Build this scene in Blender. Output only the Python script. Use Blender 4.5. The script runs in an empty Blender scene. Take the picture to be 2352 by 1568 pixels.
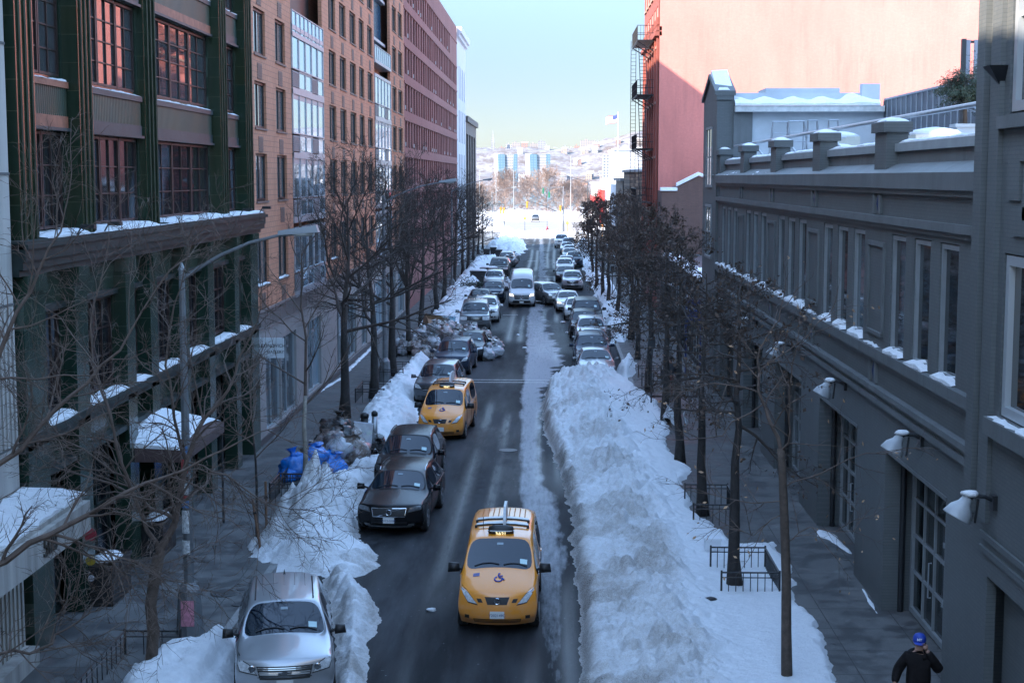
import bpy, bmesh, math, random
import numpy as np
from mathutils import Vector, Matrix, noise as mnoise
from mathutils.bvhtree import BVHTree
R = math.radians
scene = bpy.context.scene
COL = scene.collection
# ------------------------------------------------------------------ camera
CAMZ = 9.85
FPX, PW, PH = 3450.0, 2352.0, 1568.0          # focal length in photo pixels, photo frame
VPX, VPY = 1270.0, 408.0                       # where the street runs to
_th = math.atan((PH / 2 - VPY) / FPX)
_a = math.atan((VPX - PW / 2) / FPX * math.cos(_th))
fwd = Vector((-math.sin(_a) * math.cos(_th), math.cos(_a) * math.cos(_th), -math.sin(_th)))
rgt = Vector((math.cos(_a), math.sin(_a), 0))
upv = rgt.cross(fwd)
cam = bpy.data.cameras.new('camera'); camo = bpy.data.objects.new('camera', cam); COL.objects.link(camo)
cam.sensor_width = 36; cam.lens = 36 * FPX / PW; cam.clip_start = .1; cam.clip_end = 9000
m = Matrix((rgt, upv, -fwd)).transposed().to_4x4(); m.translation = (0, 0, CAMZ); camo.matrix_world = m
scene.camera = camo
def G(px, py, z=0.0):
    """ground point seen at a photo pixel, as a real place on the plane at height z"""
    d = fwd + rgt * ((px - PW / 2) / FPX) - upv * ((py - PH / 2) / FPX)
    t = (z - CAMZ) / d.z
    return Vector((d.x * t, d.y * t, z))
# ------------------------------------------------------------------ light
SUN_EL, SUN_BEHIND = 31.0, 35.0
sd = Vector((-math.cos(R(SUN_BEHIND)) * math.cos(R(SUN_EL)), -math.sin(R(SUN_BEHIND)) * math.cos(R(SUN_EL)), math.sin(R(SUN_EL))))
w = bpy.data.worlds.new('World'); scene.world = w; w.use_nodes = True
nt = w.node_tree; nt.nodes.clear()
sky = nt.nodes.new('ShaderNodeTexSky'); sky.sky_type = 'NISHITA'; sky.sun_disc = False
sky.sun_elevation = R(SUN_EL); sky.sun_rotation = math.atan2(sd.x, sd.y)
sky.air_density = 1.0; sky.dust_density = .3; sky.ozone_density = 1.8; sky.altitude = 0
bg = nt.nodes.new('ShaderNodeBackground'); bg.inputs[1].default_value = .15
ow = nt.nodes.new('ShaderNodeOutputWorld')
tint = nt.nodes.new('ShaderNodeMix'); tint.data_type = 'RGBA'; tint.blend_type = 'MULTIPLY'; tint.inputs[0].default_value = 1; 
_g = nt.nodes.new('ShaderNodeNewGeometry'); _s = nt.nodes.new('ShaderNodeSeparateXYZ'); nt.links.new(_g.outputs['Incoming'], _s.inputs[0])
_r = nt.nodes.new('ShaderNodeMapRange'); _r.interpolation_type = 'SMOOTHSTEP'; nt.links.new(_s.outputs['Z'], _r.inputs[0]); _r.inputs[1].default_value = -.05; _r.inputs[2].default_value = -.55
_c = nt.nodes.new('ShaderNodeMix'); _c.data_type = 'RGBA'; nt.links.new(_r.outputs[0], _c.inputs[0]); _c.inputs[6].default_value = (.094, .103, .128, 1); _c.inputs[7].default_value = (1.0, 1.0, .95, 1)
nt.links.new(_c.outputs[2], tint.inputs[7]); nt.links.new(sky.outputs[0], tint.inputs[6]); nt.links.new(tint.outputs[2], bg.inputs[0]); nt.links.new(bg.outputs[0], ow.inputs[0])
sl = bpy.data.lights.new('sun', 'SUN'); sl.energy = 2.0; sl.angle = R(.53); sl.color = (1, .87, .74)
so = bpy.data.objects.new('sun', sl); COL.objects.link(so); so.rotation_euler = sd.to_track_quat('Z', 'Y').to_euler(); so.location = (-60, -40, 90)
vs = scene.view_settings; vs.view_transform = 'Standard'; vs.look = 'None'; vs.exposure = 3.08; vs.gamma = 1.0
cy = scene.cycles; cy.max_bounces = 5; cy.diffuse_bounces = 3; cy.glossy_bounces = 3; cy.transparent_max_bounces = 6; cy.volume_bounces = 0
cy.caustics_reflective = False; cy.caustics_refractive = False; cy.use_denoising = True
cy.volume_step_rate = 5
random.seed(7)
YS = 1.113
def Y(v): return v * YS
# ------------------------------------------------------------------ mesh building
class MB:
    def __init__(s): s.v = []; s.f = []; s.m = []; s.marks = []
    def mark(s): s.marks.append(len(s.f))
    def pieces(s):
        b = sorted(set([0] + s.marks + [len(s.f)])); out = []
        for i, j in zip(b, b[1:]):
            q = MB(); ix = {}
            for f, m_ in zip(s.f[i:j], s.m[i:j]):
                for k in f:
                    if k not in ix: ix[k] = len(q.v); q.v.append(s.v[k])
                q.f.append(tuple(ix[k] for k in f)); q.m.append(m_)
            out.append(q)
        return out
    def add(s, vs, fs, mi=0):
        o = len(s.v); s.v.extend([tuple(p) for p in vs]); s.f.extend([tuple(i + o for i in f) for f in fs]); s.m.extend([mi] * len(fs))
    def quad(s, a, b, c, d, mi=0): s.add([a, b, c, d], [(0, 1, 2, 3)], mi)
    def hexa(s, P, mi=0): s.add(P, [(0, 3, 2, 1), (4, 5, 6, 7), (0, 1, 5, 4), (1, 2, 6, 5), (2, 3, 7, 6), (3, 0, 4, 7)], mi)
    def box(s, x0, x1, y0, y1, z0, z1, mi=0):
        s.hexa([(x0, y0, z0), (x1, y0, z0), (x1, y1, z0), (x0, y1, z0), (x0, y0, z1), (x1, y0, z1), (x1, y1, z1), (x0, y1, z1)], mi)
    def fbox(s, F, u0, u1, v0, v1, d0, d1, mi=0):
        s.hexa([F(u0, v0, d0), F(u1, v0, d0), F(u1, v0, d1), F(u0, v0, d1), F(u0, v1, d0), F(u1, v1, d0), F(u1, v1, d1), F(u0, v1, d1)], mi)
    def fquad(s, F, u0, u1, v0, v1, d, mi=0): s.quad(F(u0, v0, d), F(u1, v0, d), F(u1, v1, d), F(u0, v1, d), mi)
    def tube(s, pts, rad, n=6, mi=0, cap=True):
        pts = [Vector(p) for p in pts]; k = len(pts)
        if not hasattr(rad, '__len__'): rad = [rad] * k
        vs = []; ref = None
        for i, p in enumerate(pts):
            t = (pts[min(i + 1, k - 1)] - pts[max(i - 1, 0)])
            if t.length < 1e-9: t = Vector((0, 0, 1))
            t.normalize()
            if ref is None: ref = Vector((1, 0, 0)) if abs(t.x) < .8 else Vector((0, 1, 0))
            a = (ref - t * ref.dot(t)).normalized(); b = t.cross(a); ref = a
            for j in range(n):
                q = 2 * math.pi * j / n
                vs.append(p + (a * math.cos(q) + b * math.sin(q)) * rad[i])
        fs = [(i * n + j, i * n + (j + 1) % n, (i + 1) * n + (j + 1) % n, (i + 1) * n + j) for i in range(k - 1) for j in range(n)]
        if cap and n > 2: fs += [tuple(range(n - 1, -1, -1)), tuple(range((k - 1) * n, k * n))]
        s.add(vs, fs, mi)
    def lathe(s, prof, c=(0, 0, 0), n=12, mi=0, axis='z'):
        vs = []
        for r, z in prof:
            for j in range(n):
                q = 2 * math.pi * j / n
                p = (r * math.cos(q), r * math.sin(q), z)
                if axis == 'x': p = (p[2], p[0], p[1])
                if axis == 'y': p = (p[0], p[2], p[1])
                vs.append((p[0] + c[0], p[1] + c[1], p[2] + c[2]))
        k = len(prof)
        fs = [(i * n + j, i * n + (j + 1) % n, (i + 1) * n + (j + 1) % n, (i + 1) * n + j) for i in range(k - 1) for j in range(n)]
        fs += [tuple(range(n - 1, -1, -1)), tuple(range((k - 1) * n, k * n))]
        s.add(vs, fs, mi)
    def prism(s, poly, axis, a0, a1, mi=0):
        """poly of 2D points extruded along axis ('x': poly=(y,z), 'y': poly=(x,z), 'z': poly=(x,y))"""
        def P(p, a): return (a, p[0], p[1]) if axis == 'x' else (p[0], a, p[1]) if axis == 'y' else (p[0], p[1], a)
        n = len(poly)
        s.add([P(p, a0) for p in poly] + [P(p, a1) for p in poly],
              [tuple(range(n - 1, -1, -1)), tuple(range(n, 2 * n))] + [(i, (i + 1) % n, (i + 1) % n + n, i + n) for i in range(n)], mi)
    def blob(s, c, r, n=8, seed=0, amp=.15, squash=(1, 1, 1), mi=0, freq=1.5):
        vs = []; c = Vector(c)
        rows = n // 2 + 1
        for i in range(rows + 1):
            th = math.pi * i / rows
            for j in range(n):
                ph = 2 * math.pi * j / n
                d = Vector((math.sin(th) * math.cos(ph), math.sin(th) * math.sin(ph), math.cos(th)))
                k = r * (1 + amp * mnoise.noise(d * freq + Vector((seed * 3.7, seed * 1.3, seed))))
                vs.append(c + Vector((d.x * squash[0], d.y * squash[1], d.z * squash[2])) * k)
        fs = [(i * n + j, i * n + (j + 1) % n, (i + 1) * n + (j + 1) % n, (i + 1) * n + j) for i in range(rows) for j in range(n)]
        s.add(vs, fs, mi)
    def mesh(s, name, mats, smooth=False):
        me = bpy.data.meshes.new(name); me.from_pydata(s.v, [], s.f)
        mats = mats if isinstance(mats, (list, tuple)) else [mats]
        for mm in mats: me.materials.append(mm)
        if len(mats) > 1: me.polygons.foreach_set('material_index', s.m)
        if smooth: me.polygons.foreach_set('use_smooth', [True] * len(me.polygons))
        me.update(); return me
    def build(s, name, mats, parent=None, smooth=False, fix=False):
        me = s.mesh(name, mats, smooth)
        if fix:
            b = bmesh.new(); b.from_mesh(me); bmesh.ops.remove_doubles(b, verts=b.verts, dist=1e-5); bmesh.ops.recalc_face_normals(b, faces=b.faces); b.to_mesh(me); b.free()
        return link(name, me, parent)
def link(name, me, parent=None):
    o = bpy.data.objects.new(name, me); COL.objects.link(o)
    if parent is not None: o.parent = parent
    return o
def tag(o, label=None, cat=None, group=None, kind=None):
    if label: o['label'] = label
    if cat: o['category'] = cat
    if group: o['group'] = group
    if kind: o['kind'] = kind
    return o
def empty(name, loc=(0, 0, 0), rz=0.0):
    o = bpy.data.objects.new(name, None); COL.objects.link(o); o.location = loc; o.rotation_euler = (0, 0, rz); o.empty_display_size = .2; return o
def copy_tree(o, parent=None):
    c = o.copy(); COL.objects.link(c)
    if parent is not None: c.parent = parent
    for ch in list(o.children): copy_tree(ch, c)
    return c
# ------------------------------------------------------------------ materials
MATS = {}
def nodes(name):
    mt = bpy.data.materials.new(name); mt.use_nodes = True; t = mt.node_tree; t.nodes.clear()
    o = t.nodes.new('ShaderNodeOutputMaterial'); b = t.nodes.new('ShaderNodeBsdfPrincipled'); t.links.new(b.outputs[0], o.inputs[0])
    return mt, t, b
def N(t, ty, **kw):
    n = t.nodes.new(ty)
    for k, v in kw.items():
        if k.startswith('i_'): n.inputs[k[2:].replace('_', ' ')].default_value = v
        else: setattr(n, k, v)
    return n
def mixc(t, fac, a, b, blend='MIX'):
    n = t.nodes.new('ShaderNodeMix'); n.data_type = 'RGBA'; n.blend_type = blend
    for k, v in ((0, fac), (6, a), (7, b)):
        if isinstance(v, bpy.types.NodeSocket): t.links.new(v, n.inputs[k])
        else: n.inputs[k].default_value = (*v, 1) if isinstance(v, tuple) and len(v) == 3 else v
    return n.outputs[2]
def ramp(t, src, lo, hi):
    n = t.nodes.new('ShaderNodeMapRange'); n.clamp = True
    t.links.new(src, n.inputs[0]); n.inputs[1].default_value = lo; n.inputs[2].default_value = hi
    return n.outputs[0]
def math_(t, op, a, b=None):
    n = t.nodes.new('ShaderNodeMath'); n.operation = op
    for k, v in ((0, a), (1, b)):
        if v is None: continue
        if isinstance(v, bpy.types.NodeSocket): t.links.new(v, n.inputs[k])
        else: n.inputs[k].default_value = v
    return n.outputs[0]
def noisetex(t, scale, detail=4, rough=.55, vec=None, stretch=None, dist=0):
    n = t.nodes.new('ShaderNodeTexNoise'); n.inputs['Scale'].default_value = scale; n.inputs['Detail'].default_value = detail; n.inputs['Roughness'].default_value = rough
    n.inputs['Distortion'].default_value = dist
    if vec is None:
        g = t.nodes.new('ShaderNodeNewGeometry'); vec = g.outputs['Position']
    if stretch:
        mp = t.nodes.new('ShaderNodeMapping'); mp.inputs['Scale'].default_value = stretch; t.links.new(vec, mp.inputs[0]); vec = mp.outputs[0]
    t.links.new(vec, n.inputs['Vector']); return n.outputs[0]
def bump(t, b, h, strength=.3, dist=.02):
    n = t.nodes.new('ShaderNodeBump'); n.inputs['Strength'].default_value = strength; n.inputs['Distance'].default_value = dist
    t.links.new(h, n.inputs['Height']); t.links.new(n.outputs[0], b.inputs['Normal'])
def M(name, col, rough=.6, metal=0.0, var=0.0, vs=3.0, bmp=0.0, bs=30.0, spec=.5, emit=0.0, coat=0.0, stretch=None, local=False, streak=0.0):
    if name in MATS: return MATS[name]
    mt, t, b = nodes(name); MATS[name] = mt
    b.inputs['Base Color'].default_value = (*col, 1); b.inputs['Roughness'].default_value = rough; b.inputs['Metallic'].default_value = metal
    b.inputs['Specular IOR Level'].default_value = spec
    if coat: b.inputs['Coat Weight'].default_value = coat; b.inputs['Coat Roughness'].default_value = .04
    vec = None
    if local:
        tc = t.nodes.new('ShaderNodeTexCoord'); vec = tc.outputs['Object']
    if var:
        n1 = noisetex(t, vs, 5, .6, vec, stretch)
        f = ramp(t, n1, .3, .7)
        c = mixc(t, f, tuple(x * (1 - var) for x in col), tuple(min(1, x * (1 + var)) for x in col))
        t.links.new(c, b.inputs['Base Color'])
    if streak:
        c0 = b.inputs['Base Color'].links[0].from_socket if b.inputs['Base Color'].links else col
        ns = noisetex(t, 2.2, 5, .65, vec, (1, 1, .08)); n5 = noisetex(t, .35, 4, .6, vec)
        t.links.new(mixc(t, math_(t, 'MULTIPLY', math_(t, 'MULTIPLY', ramp(t, ns, .48, .7), ramp(t, n5, .35, .65)), streak), c0, tuple(x * .4 for x in col)), b.inputs['Base Color'])
    if bmp: bump(t, b, noisetex(t, bs, 3, .6, vec), bmp)
    if emit: b.inputs['Emission Color'].default_value = (*col, 1); b.inputs['Emission Strength'].default_value = emit
    return mt
def brick(name, c1, c2, mortar, w=.2, h=.067, ms=.008, axis='y', rough=.8, soot=.25, bs=.4, paint=0.0, glaze=False):
    """axis: horizontal world axis that runs along the wall"""
    if name in MATS: return MATS[name]
    mt, t, b = nodes(name); MATS[name] = mt
    g = N(t, 'ShaderNodeNewGeometry'); sp = N(t, 'ShaderNodeSeparateXYZ'); t.links.new(g.outputs['Position'], sp.inputs[0])
    cb = N(t, 'ShaderNodeCombineXYZ'); t.links.new(sp.outputs['Y' if axis == 'y' else 'X'], cb.inputs[0]); t.links.new(sp.outputs['Z'], cb.inputs[1])
    bt = N(t, 'ShaderNodeTexBrick'); t.links.new(cb.outputs[0], bt.inputs['Vector'])
    bt.inputs['Scale'].default_value = 1; bt.inputs['Brick Width'].default_value = w; bt.inputs['Row Height'].default_value = h; bt.inputs['Mortar Size'].default_value = ms; bt.inputs['Mortar Smooth'].default_value = .2
    bt.inputs['Color1'].default_value = (*c1, 1); bt.inputs['Color2'].default_value = (*c2, 1); bt.inputs['Mortar'].default_value = (*mortar, 1); bt.inputs['Bias'].default_value = 0
    n1 = noisetex(t, .5, 5, .65, stretch=(1, 1, .35)); f = ramp(t, n1, .35, .75)
    dark = mixc(t, 1.0, bt.outputs['Color'], (1 - soot,) * 3, 'MULTIPLY')
    c = mixc(t, f, bt.outputs['Color'], dark)
    n2 = noisetex(t, 6, 3, .6); c = mixc(t, math_(t, 'MULTIPLY', ramp(t, n2, .35, .7), .35), c, tuple(x * .75 for x in c2))
    ns = noisetex(t, 2.0, 5, .65, None, (1, 1, .07)); n5 = noisetex(t, .3, 4, .6)
    c = mixc(t, math_(t, 'MULTIPLY', math_(t, 'MULTIPLY', ramp(t, ns, .47, .68), ramp(t, n5, .38, .62)), soot * 1.6), c, tuple(x * .45 for x in c2))
    t.links.new(c, b.inputs['Base Color']); b.inputs['Roughness'].default_value = rough
    hh = math_(t, 'ADD', math_(t, 'MULTIPLY', bt.outputs['Fac'], -1.0), math_(t, 'MULTIPLY', noisetex(t, 25, 3, .6), .6))
    bump(t, b, hh, bs, .012)
    if glaze: b.inputs['Coat Weight'].default_value = .25; b.inputs['Coat Roughness'].default_value = .12; b.inputs['Specular IOR Level'].default_value = .3
    return mt
def glass(name, col=(.012, .018, .024), rough=.03, ior=1.6, ns=0.0, bmp=.02, metal=0.0):
    if name in MATS: return MATS[name]
    mt, t, b = nodes(name); MATS[name] = mt
    b.inputs['Roughness'].default_value = rough; b.inputs['Metallic'].default_value = metal; b.inputs['IOR'].default_value = ior; b.inputs['Base Color'].default_value = (*col, 1)
    if ns:
        n1 = noisetex(t, ns, 1, .4, stretch=(.6, .6, .3))
        t.links.new(mixc(t, ramp(t, n1, .52, .6), col, tuple(min(.4, x * 6 + .03) for x in col)), b.inputs['Base Color'])
    if bmp: bump(t, b, noisetex(t, .9, 1, .4), bmp, .05)
    return mt
def snowmat(name, dirt_attr=False):
    if name in MATS: return MATS[name]
    mt, t, b = nodes(name); MATS[name] = mt
    base = (.90, .91, .92)
    n1 = noisetex(t, 9, 6, .72); n2 = noisetex(t, 1.1, 5, .6); n3 = noisetex(t, 40, 4, .7)
    col = mixc(t, ramp(t, n1, .35, .7), (.80, .81, .83), base)
    if dirt_attr:
        at = N(t, 'ShaderNodeAttribute', attribute_name='dirt')
        nn = math_(t, 'ADD', math_(t, 'MULTIPLY', n1, .55), math_(t, 'MULTIPLY', n3, .45))
        f = ramp(t, math_(t, 'ADD', at.outputs['Fac'], math_(t, 'MULTIPLY', math_(t, 'SUBTRACT', nn, .5), 2.6)), .34, 1.12)
        col = mixc(t, math_(t, 'MULTIPLY', f, .72), col, (.30, .255, .21))
        f2 = ramp(t, math_(t, 'ADD', at.outputs['Fac'], math_(t, 'MULTIPLY', math_(t, 'SUBTRACT', n3, .5), 1.6)), 1.1, 1.5)
        col = mixc(t, f2, col, (.07, .065, .062))
    t.links.new(col, b.inputs['Base Color']); b.inputs['Roughness'].default_value = .75; b.inputs['Specular IOR Level'].default_value = .3
    hh = math_(t, 'ADD', math_(t, 'MULTIPLY', n1, 1.0), math_(t, 'MULTIPLY', n3, .5)); bump(t, b, hh, .8, .09)
    return mt
SNOW = snowmat('snow'); SNOWD = snowmat('snow_dirty', True)
BLACK = M('black_iron', (.012, .013, .015), .45)
STEEL = M('galvanised_steel', (.36, .38, .40), .4, .6, .15, 6)
DKMET = M('dark_metal', (.05, .055, .06), .4, .4)
class Fac:
    def __init__(s, kind, c, dy=0): s.k = kind; s.c = c
    def __call__(s, u, v, d=0):
        if s.k == 'L': return (s.c + d, u, v)
        if s.k == 'R': return (s.c - d, u, v)
        if s.k == 'E': return (u, s.c - d, v)     # faces the camera
    def org(s): return s
_wc = {}
def window(F, parent, u0, u1, v0, v1, d, fm, pm, nu=1, nv=1, fw=.06, bar=.035, ft=.07, name='window', lights=None):
    """frame mesh (child of parent) + pane (sub-part); meshes shared between equal windows"""
    w_, h_ = round(u1 - u0, 2), round(v1 - v0, 2)
    key = (F.k, w_, h_, nu, nv, fw, bar, ft, fm.name, pm.name)
    if key not in _wc:
        L = Fac(F.k, 0)
        a = MB()
        a.fbox(L, 0, w_, 0, fw, 0, ft); a.fbox(L, 0, w_, h_ - fw, h_, 0, ft); a.fbox(L, 0, fw, fw, h_ - fw, 0, ft); a.fbox(L, w_ - fw, w_, fw, h_ - fw, 0, ft)
        for i in range(1, nu):
            c = fw + (w_ - 2 * fw) * i / nu; a.fbox(L, c - bar / 2, c + bar / 2, fw, h_ - fw, 0, ft * .8)
        for i in range(1, nv):
            c = fw + (h_ - 2 * fw) * i / nv; a.fbox(L, fw, w_ - fw, c - bar / 2, c + bar / 2, 0, ft * .7)
        p = MB(); p.fbox(L, fw * .5, w_ - fw * .5, fw * .5, h_ - fw * .5, ft * .15, ft * .3)
        _wc[key] = (a.mesh('window_frame', fm), p.mesh('window_pane', pm))
    fme, pme = _wc[key]
    o = link(name, fme, parent); o.location = F(u0, v0, d)
    q = link('pane', pme, o)
    return o
def wall(mb, F, u0, u1, v0, v1, holes, depth, mi=0, mr=None):
    """flat wall with rectangular openings and their reveals"""
    mr = mi if mr is None else mr
    us = sorted({u0, u1} | {h[0] for h in holes} | {h[1] for h in holes}); us = [u for u in us if u0 <= u <= u1]
    vv = sorted({v0, v1} | {h[2] for h in holes} | {h[3] for h in holes}); vv = [v for v in vv if v0 <= v <= v1]
    for a, b in zip(us, us[1:]):
        run = None
        for c, d in zip(vv, vv[1:]):
            mu, mv = (a + b) / 2, (c + d) / 2
            if any(h[0] < mu < h[1] and h[2] < mv < h[3] for h in holes):
                if run is not None: mb.fquad(F, a, b, run, c, 0, mi); run = None
            elif run is None: run = c
        if run is not None: mb.fquad(F, a, b, run, vv[-1], 0, mi)
    for h in holes:
        a, b, c, d = h[:4]
        mb.quad(F(a, c, 0), F(a, c, -depth), F(a, d, -depth), F(a, d, 0), mr); mb.quad(F(b, c, 0), F(b, c, -depth), F(b, d, -depth), F(b, d, 0), mr)
        mb.quad(F(a, c, 0), F(b, c, 0), F(b, c, -depth), F(a, c, -depth), mr); mb.quad(F(a, d, 0), F(b, d, 0), F(b, d, -depth), F(a, d, -depth), mr)
def text(name, body, size, mat_, parent, mtx, depth=.01, align='CENTER', bold=0.0):
    cu = bpy.data.curves.new(name, 'FONT'); cu.body = body; cu.size = size; cu.extrude = depth; cu.align_x = align; cu.align_y = 'CENTER'; cu.offset = bold
    t = bpy.data.objects.new(name + '_t', cu); COL.objects.link(t)
    dg = bpy.context.evaluated_depsgraph_get(); me = bpy.data.meshes.new_from_object(t.evaluated_get(dg))
    bpy.data.objects.remove(t); me.materials.clear(); me.materials.append(mat_)
    me.transform(mtx)
    return link(name, me, parent)
def face_mtx(loc, right, up):
    r_ = Vector(right).normalized(); u_ = Vector(up).normalized(); n_ = r_.cross(u_)
    mm = Matrix((r_, u_, n_)).transposed().to_4x4(); mm.translation = loc; return mm
# vectorised value noise for ground meshes
def vnoise(x, y, seed=0):
    xi = np.floor(x).astype(np.int64); yi = np.floor(y).astype(np.int64); xf = x - xi; yf = y - yi
    def hsh(a, b):
        h = (a * 374761393 + b * 668265263 + seed * 1442695041) & 0xffffffff
        h = ((h ^ (h >> 13)) * 1274126177) & 0xffffffff
        return ((h ^ (h >> 16)) & 0xffff) / 65535.0
    u = xf * xf * (3 - 2 * xf); v = yf * yf * (3 - 2 * yf)
    return (hsh(xi, yi) * (1 - u) + hsh(xi + 1, yi) * u) * (1 - v) + (hsh(xi, yi + 1) * (1 - u) + hsh(xi + 1, yi + 1) * u) * v
def fbm(x, y, oct=4, seed=0, gain=.5):
    s = 0; a = 1; tot = 0
    for i in range(oct):
        s = s + a * vnoise(x * 2 ** i + 17.3 * i, y * 2 ** i + 9.1 * i, seed + i); tot += a; a *= gain
    return s / tot
def clods(x, y, s, seed, dens=.75):
    """height field of loose rounded lumps about s metres across (0..1)"""
    gx, gy = x / s, y / s; xi = np.floor(gx).astype(np.int64); yi = np.floor(gy).astype(np.int64); out = np.zeros(x.shape)
    def hh(a, b, k):
        h = (a * 374761393 + b * 668265263 + (seed * 31 + k) * 1442695041) & 0xffffffff
        h = ((h ^ (h >> 13)) * 1274126177) & 0xffffffff
        return ((h ^ (h >> 16)) & 0xffff) / 65535.0
    for i in (-1, 0, 1):
        for j in (-1, 0, 1):
            a, b = xi + i, yi + j; cx = a + .15 + .7 * hh(a, b, 1); cy_ = b + .15 + .7 * hh(a, b, 2); r = .35 + .5 * hh(a, b, 3); k = np.where(hh(a, b, 4) < dens, .35 + .65 * hh(a, b, 5), 0)
            an = hh(a, b, 6) * 3.1; dx, dy = gx - cx, gy - cy_; u = dx * np.cos(an) + dy * np.sin(an); v = (dy * np.cos(an) - dx * np.sin(an)) * 1.5
            out = np.maximum(out, k * np.sqrt(np.clip(1 - (np.abs(u) ** 2.6 + np.abs(v) ** 2.6) / r ** 2.6, 0, 1)))
    return out
def polysdf(px, py, poly):
    """signed distance, positive inside"""
    d = np.full(px.shape, 1e9); ins = np.zeros(px.shape, bool); n = len(poly)
    for i in range(n):
        ax, ay = poly[i]; bx, by = poly[(i + 1) % n]
        ex, ey = bx - ax, by - ay; wx, wy = px - ax, py - ay
        t = np.clip((wx * ex + wy * ey) / (ex * ex + ey * ey + 1e-12), 0, 1)
        d = np.minimum(d, (wx - ex * t) ** 2 + (wy - ey * t) ** 2)
        c = ((ay > py) != (by > py)) & (px < (bx - ax) * (py - ay) / (by - ay + 1e-12) + ax); ins ^= c
    d = np.sqrt(d); return np.where(ins, d, -d)
def heightfield(name, x0, x1, y0, y1, res, fn, mats, dirtfn=None, resy=None, ys=None):
    nx = int((x1 - x0) / res) + 1
    xs = np.linspace(x0, x1, nx)
    if ys is None: ys = np.linspace(y0, y1, int((y1 - y0) / (resy or res)) + 1)
    X, Yg = np.meshgrid(xs, ys); Z, keep = fn(X, Yg)
    ny = len(ys); idx = np.arange(nx * ny).reshape(ny, nx)
    kc = keep[:-1, :-1] | keep[1:, :-1] | keep[:-1, 1:] | keep[1:, 1:]
    q = np.stack([idx[:-1, :-1], idx[:-1, 1:], idx[1:, 1:], idx[1:, :-1]], -1)[kc]
    used = np.unique(q); remap = -np.ones(nx * ny, int); remap[used] = np.arange(len(used))
    co = np.stack([X.ravel(), Yg.ravel(), Z.ravel()], -1)[used]
    me = bpy.data.meshes.new(name); me.from_pydata(co.tolist(), [], remap[q].tolist()); me.materials.append(mats)
    me.polygons.foreach_set('use_smooth', [True] * len(me.polygons))
    if dirtfn is not None:
        for an, arr in dirtfn(X, Yg, Z).items():
            a = me.attributes.new(an, 'FLOAT', 'POINT'); a.data.foreach_set('value', arr.ravel()[used].astype(np.float32))
    me.update(); return link(name, me)
# ================================================================== ground, road, pavements, snow
AVE0, AVE1 = 252.0, 276.0
def roadmat():
    mt, t, b = nodes('wet_asphalt')
    ice = N(t, 'ShaderNodeAttribute', attribute_name='ice').outputs['Fac']; salt = N(t, 'ShaderNodeAttribute', attribute_name='salt').outputs['Fac']; wet = N(t, 'ShaderNodeAttribute', attribute_name='wet').outputs['Fac']
    n1 = noisetex(t, 14, 5, .7); n2 = noisetex(t, 90, 3, .7); n3 = noisetex(t, 1.6, 5, .6, stretch=(1, .12, 1)); n4 = noisetex(t, 7, 4, .65, stretch=(1, .16, 1))
    asp = mixc(t, ramp(t, n2, .3, .7), (.008, .008, .009), (.021, .022, .024))
    asp = mixc(t, math_(t, 'MULTIPLY', ramp(t, n3, .42, .68), .5), asp, (.06, .062, .066))
    s = ramp(t, math_(t, 'ADD', salt, math_(t, 'MULTIPLY', math_(t, 'SUBTRACT', n4, .5), 1.3)), .14, 1.0)
    c = mixc(t, math_(t, 'MULTIPLY', s, .62), asp, (.085, .087, .092))
    i = ramp(t, math_(t, 'ADD', ice, math_(t, 'MULTIPLY', math_(t, 'SUBTRACT', n4, .5), .9)), .3, .95)
    i2 = math_(t, 'MULTIPLY', i, ramp(t, math_(t, 'ADD', n1, math_(t, 'MULTIPLY', n2, .5)), .45, .95))
    c = mixc(t, math_(t, 'ADD', math_(t, 'MULTIPLY', i, .5), math_(t, 'MULTIPLY', i2, .38)), c, (.42, .43, .45))
    spk = ramp(t, noisetex(t, 9, 2, .5), .72, .76)
    c = mixc(t, math_(t, 'MULTIPLY', spk, .28), c, (.5, .52, .54))
    t.links.new(c, b.inputs['Base Color'])
    r = mixc(t, wet, (.68,) * 3, (.34,) * 3); r = mixc(t, s, r, (.85,) * 3)
    t.links.new(r, b.inputs['Roughness']); t.links.new(mixc(t, wet, (.05,) * 3, (.11,) * 3), b.inputs['Specular IOR Level'])
    bump(t, b, math_(t, 'ADD', n2, math_(t, 'MULTIPLY', n1, .8)), .35, .008)
    return mt
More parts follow.
